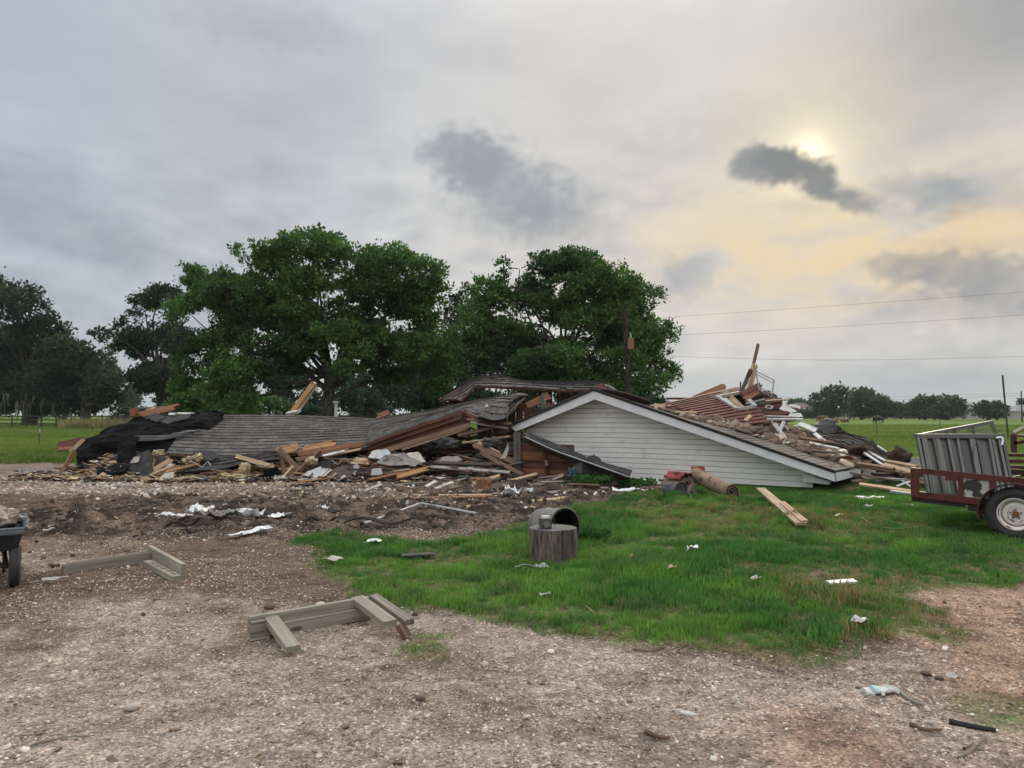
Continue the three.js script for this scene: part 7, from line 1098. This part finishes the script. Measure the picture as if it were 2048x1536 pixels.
{ const p = gpt(1757, 1388), t = thing('glove', 'white work glove with a blue band on the foreground dirt', 'glove', p, 0.1); const fing = (a, L, x, z) => limb([V3(x, 0.02, z), V3(x + Math.cos(a) * L * 0.5, 0.03, z + Math.sin(a) * L * 0.5), V3(x + Math.cos(a) * L, 0.016, z + Math.sin(a) * L)], 0.012, 0.009, 7); const g = new THREE.SphereGeometry(1, 18, 12); g.scale(0.055, 0.02, 0.042); g.translate(0, 0.022, 0); mesh('palm', g, paper, t); mesh('fingers', join([fing(-0.35, 0.075, 0.035, -0.026), fing(-0.12, 0.09, 0.04, -0.01), fing(0.1, 0.085, 0.04, 0.008), fing(0.3, 0.065, 0.036, 0.024), fing(1.9, 0.05, 0.0, 0.03)]), paper, t); mesh('cuff', put(cyl(0.036, 0.04, 0.05, 16), -0.065, 0.024, 0, 0, 0, Math.PI / 2).scale(1, 0.6, 1), paper, t); mesh('blue_band', put(cyl(0.037, 0.037, 0.018, 16), -0.03, 0.04, 0, 0, 0, Math.PI / 2).scale(1, 0.62, 1.02), std([0.35, 0.62, 0.66], 0.8), t); }
{ const R = rng(44); for (const [px, py, s, label, c] of [[265, 1420, 0.04, 'pale stone on the foreground gravel', [0.40, 0.36, 0.32]], [640, 1222, 0.05, 'pale rock behind the timber frame', [0.5, 0.45, 0.4]], [1102, 1308, 0.028, 'white pebble below the lawn', [0.66, 0.64, 0.6]], [540, 1222, 0.05, 'dark clod behind the timber frame', [0.12, 0.09, 0.07]], [690, 1468, 0.022, 'brown stone in the near gravel', [0.2, 0.15, 0.12]], [1852, 1352, 0.03, 'dark soil clod beside the curved grey hose', [0.11, 0.075, 0.055]], [1878, 1360, 0.025, 'small clod right of the curved grey hose', [0.10, 0.07, 0.05]], [840, 1405, 0.03, 'dark pebble on the foreground gravel', [0.16, 0.12, 0.1]]]) { const p = gpt(px, py), m = mesh('rock', stone(Math.floor(R() * 900), 0.6), std(c, 0.95)); m.position.set(p.x, p.y + s * 0.3, p.z); m.scale.setScalar(s); m.rotation.y = R() * 6; tag(m, label, 'rock'); } }
// leafy weeds by the eave and the stump
function weed(px, py, n, r, hgt, label, seed) { const p = gpt(px, py), R = rng(seed), P = [], I = [], C = []; for (let i = 0; i < n; i++) { const a = R() * 6.28, d = r * Math.sqrt(R()), x = Math.cos(a) * d, z = Math.sin(a) * d, y = hgt * R(), L = 0.05 + 0.05 * R(), ax = V3(R() - 0.5, 0.2 + 0.5 * R(), R() - 0.5).normalize(), n2 = V3(R() - 0.5, R() - 0.5, R() - 0.5).cross(ax).normalize(), k = P.length / 3, v = 0.8 + 0.5 * R(); for (const [s, w] of [[0, 0], [0.5, 0.4], [1, 0], [0.5, -0.4]]) { P.push(x + ax.x * L * s + n2.x * L * w, y + ax.y * L * s + n2.y * L * w, z + ax.z * L * s + n2.z * L * w); C.push(0.05 * v, 0.14 * v, 0.03 * v); } I.push(k, k + 1, k + 2, k, k + 2, k + 3); } const g = new THREE.BufferGeometry(); g.setAttribute('position', new THREE.Float32BufferAttribute(P, 3)); g.setAttribute('color', new THREE.Float32BufferAttribute(C, 3)); g.setIndex(I); g.computeVertexNormals(); const m = mesh('weed_clump', g, leafMat); m.position.copy(p); return tag(m, label, 'weed'); }
weed(1185, 974, 800, 0.46, 0.17, 'bright green leafy weeds below the grey drum', 1); weed(1280, 975, 700, 0.45, 0.14, 'low green weeds under the gable siding', 2); weed(1185, 1085, 500, 0.22, 0.10, 'low broad-leaved weeds right of the stump', 3);

// ================================================================ CATTLE
function cowGeo(bones, patch, seed) {
  const N = 72, mc = new MarchingCubes(N, undefined, false, false, 60000), S = 1.45; mc.isolation = 0;
  const cap = (p, a, b, ra, rb) => { const ab = b.clone().sub(a), t = clamp(p.clone().sub(a).dot(ab) / ab.lengthSq()); return p.distanceTo(a.clone().addScaledVector(ab, t)) - lerp(ra, rb, t); };
  const B = bones.map(([a, b, ra, rb]) => [V3(...a), V3(...b), ra, rb]), p = V3();
  for (let z = 0; z < N; z++) for (let y = 0; y < N; y++) for (let x = 0; x < N; x++) { p.set(((x - N / 2) / (N / 2)) * S, ((y - N / 2) / (N / 2)) * S + 0.75, ((z - N / 2) / (N / 2)) * S); let s = 0; for (const [a, b, ra, rb] of B) { s += Math.exp(-cap(p, a, b, ra, rb) / 0.035); } mc.field[x + y * N + z * N * N] = Math.max(-2, Math.min(2, 0.035 * Math.log(s + 1e-30))); }
  mc.update(); const n = mc.count, P = new Float32Array(mc.positionArray.slice(0, n * 3)), Nn = new Float32Array(mc.normalArray.slice(0, n * 3)), C = new Float32Array(n * 3);
  for (let i = 0; i < n; i++) { P[i * 3] *= S; P[i * 3 + 1] = P[i * 3 + 1] * S + 0.75; P[i * 3 + 2] *= S; C.set(patch(noise3(P[i * 3] * 1.8 + seed, P[i * 3 + 1] * 1.8, P[i * 3 + 2] * 1.8), P[i * 3 + 1]), i * 3); }
  const g = new THREE.BufferGeometry(); g.setAttribute('position', new THREE.BufferAttribute(P, 3)); g.setAttribute('normal', new THREE.BufferAttribute(Nn, 3)); g.setAttribute('color', new THREE.BufferAttribute(C, 3)); g.computeVertexNormals(); return g;
}
const hide = std([1, 1, 1], 0.85, { vertexColors: true });
const legs = [[0.5, 0.16, 0.04], [0.5, -0.16, -0.06], [-0.58, 0.17, 0.05], [-0.58, -0.17, -0.08]].flatMap(([x, z, s], i) => i < 2 ? [[[x, 0.8, z], [x + s, 0.42, z], 0.13, 0.075], [[x + s, 0.42, z], [x + s, 0.06, z], 0.06, 0.05]] : [[[x, 0.85, z], [x + 0.06 + s, 0.55, z], 0.17, 0.09], [[x + 0.06 + s, 0.55, z], [x - 0.06 + s, 0.38, z], 0.075, 0.06], [[x - 0.06 + s, 0.38, z], [x - 0.03 + s, 0.06, z], 0.055, 0.05]]);
const standing = [[[-0.55, 1.02, 0], [0.0, 0.95, 0], 0.30, 0.36], [[0, 0.95, 0], [0.5, 1.0, 0], 0.36, 0.29], [[0.55, 1.08, 0], [0.88, 0.72, 0], 0.19, 0.13], [[0.88, 0.66, 0], [1.04, 0.34, 0], 0.12, 0.075], [[0.86, 0.74, 0.08], [0.82, 0.72, 0.22], 0.045, 0.02], [[0.86, 0.74, -0.08], [0.82, 0.72, -0.22], 0.045, 0.02], [[-0.84, 1.14, 0], [-0.92, 0.6, 0], 0.03, 0.035], ...legs];
const lying = [[[-0.55, 0.40, 0], [0.45, 0.42, 0], 0.32, 0.32], [[0.5, 0.5, 0], [0.82, 0.82, 0], 0.19, 0.12], [[0.82, 0.84, 0], [1.08, 0.70, 0], 0.12, 0.075], [[0.84, 0.9, 0.08], [0.82, 0.92, 0.2], 0.04, 0.02], [[0.84, 0.9, -0.08], [0.82, 0.92, -0.2], 0.04, 0.02], [[0.4, 0.2, 0.25], [0.75, 0.08, 0.3], 0.1, 0.06], [[-0.5, 0.22, 0.28], [-0.1, 0.08, 0.42], 0.15, 0.06], [[0.4, 0.2, -0.25], [0.75, 0.08, -0.3], 0.1, 0.06], [[-0.5, 0.22, -0.28], [-0.1, 0.08, -0.42], 0.15, 0.06]];
const bw = (n) => (n > 0.62 ? [0.6, 0.58, 0.55] : [0.03, 0.026, 0.024]), bn = (n) => (n > 0.74 ? [0.4, 0.34, 0.28] : [0.13, 0.065, 0.04]);
const cow = (geo, px, py, turn, label) => { const p = onGround(px, py), m = mesh('cow', geo, hide); m.position.set(p.x, 0, p.z); m.rotation.y = turn; return tag(m, label, 'cow', 'cattle in the pasture'); };
const gs = cowGeo(standing, bw, 3), gl = cowGeo(lying, bn, 5);
cow(gs, 1756, 849, 0.25, 'black and white cow grazing behind the fence post'); cow(gl, 1668, 846, 0.3, 'brown cow lying nearest the humped shingle flap'); cow(gl, 1690, 845, -0.2, 'brown cow lying farther right toward the grazing cow'); cow(cowGeo(standing, bn, 9), 1645, 845, 2.8, 'brown cow standing half hidden by the humped shingle flap');

renderer.render(scene, camera);
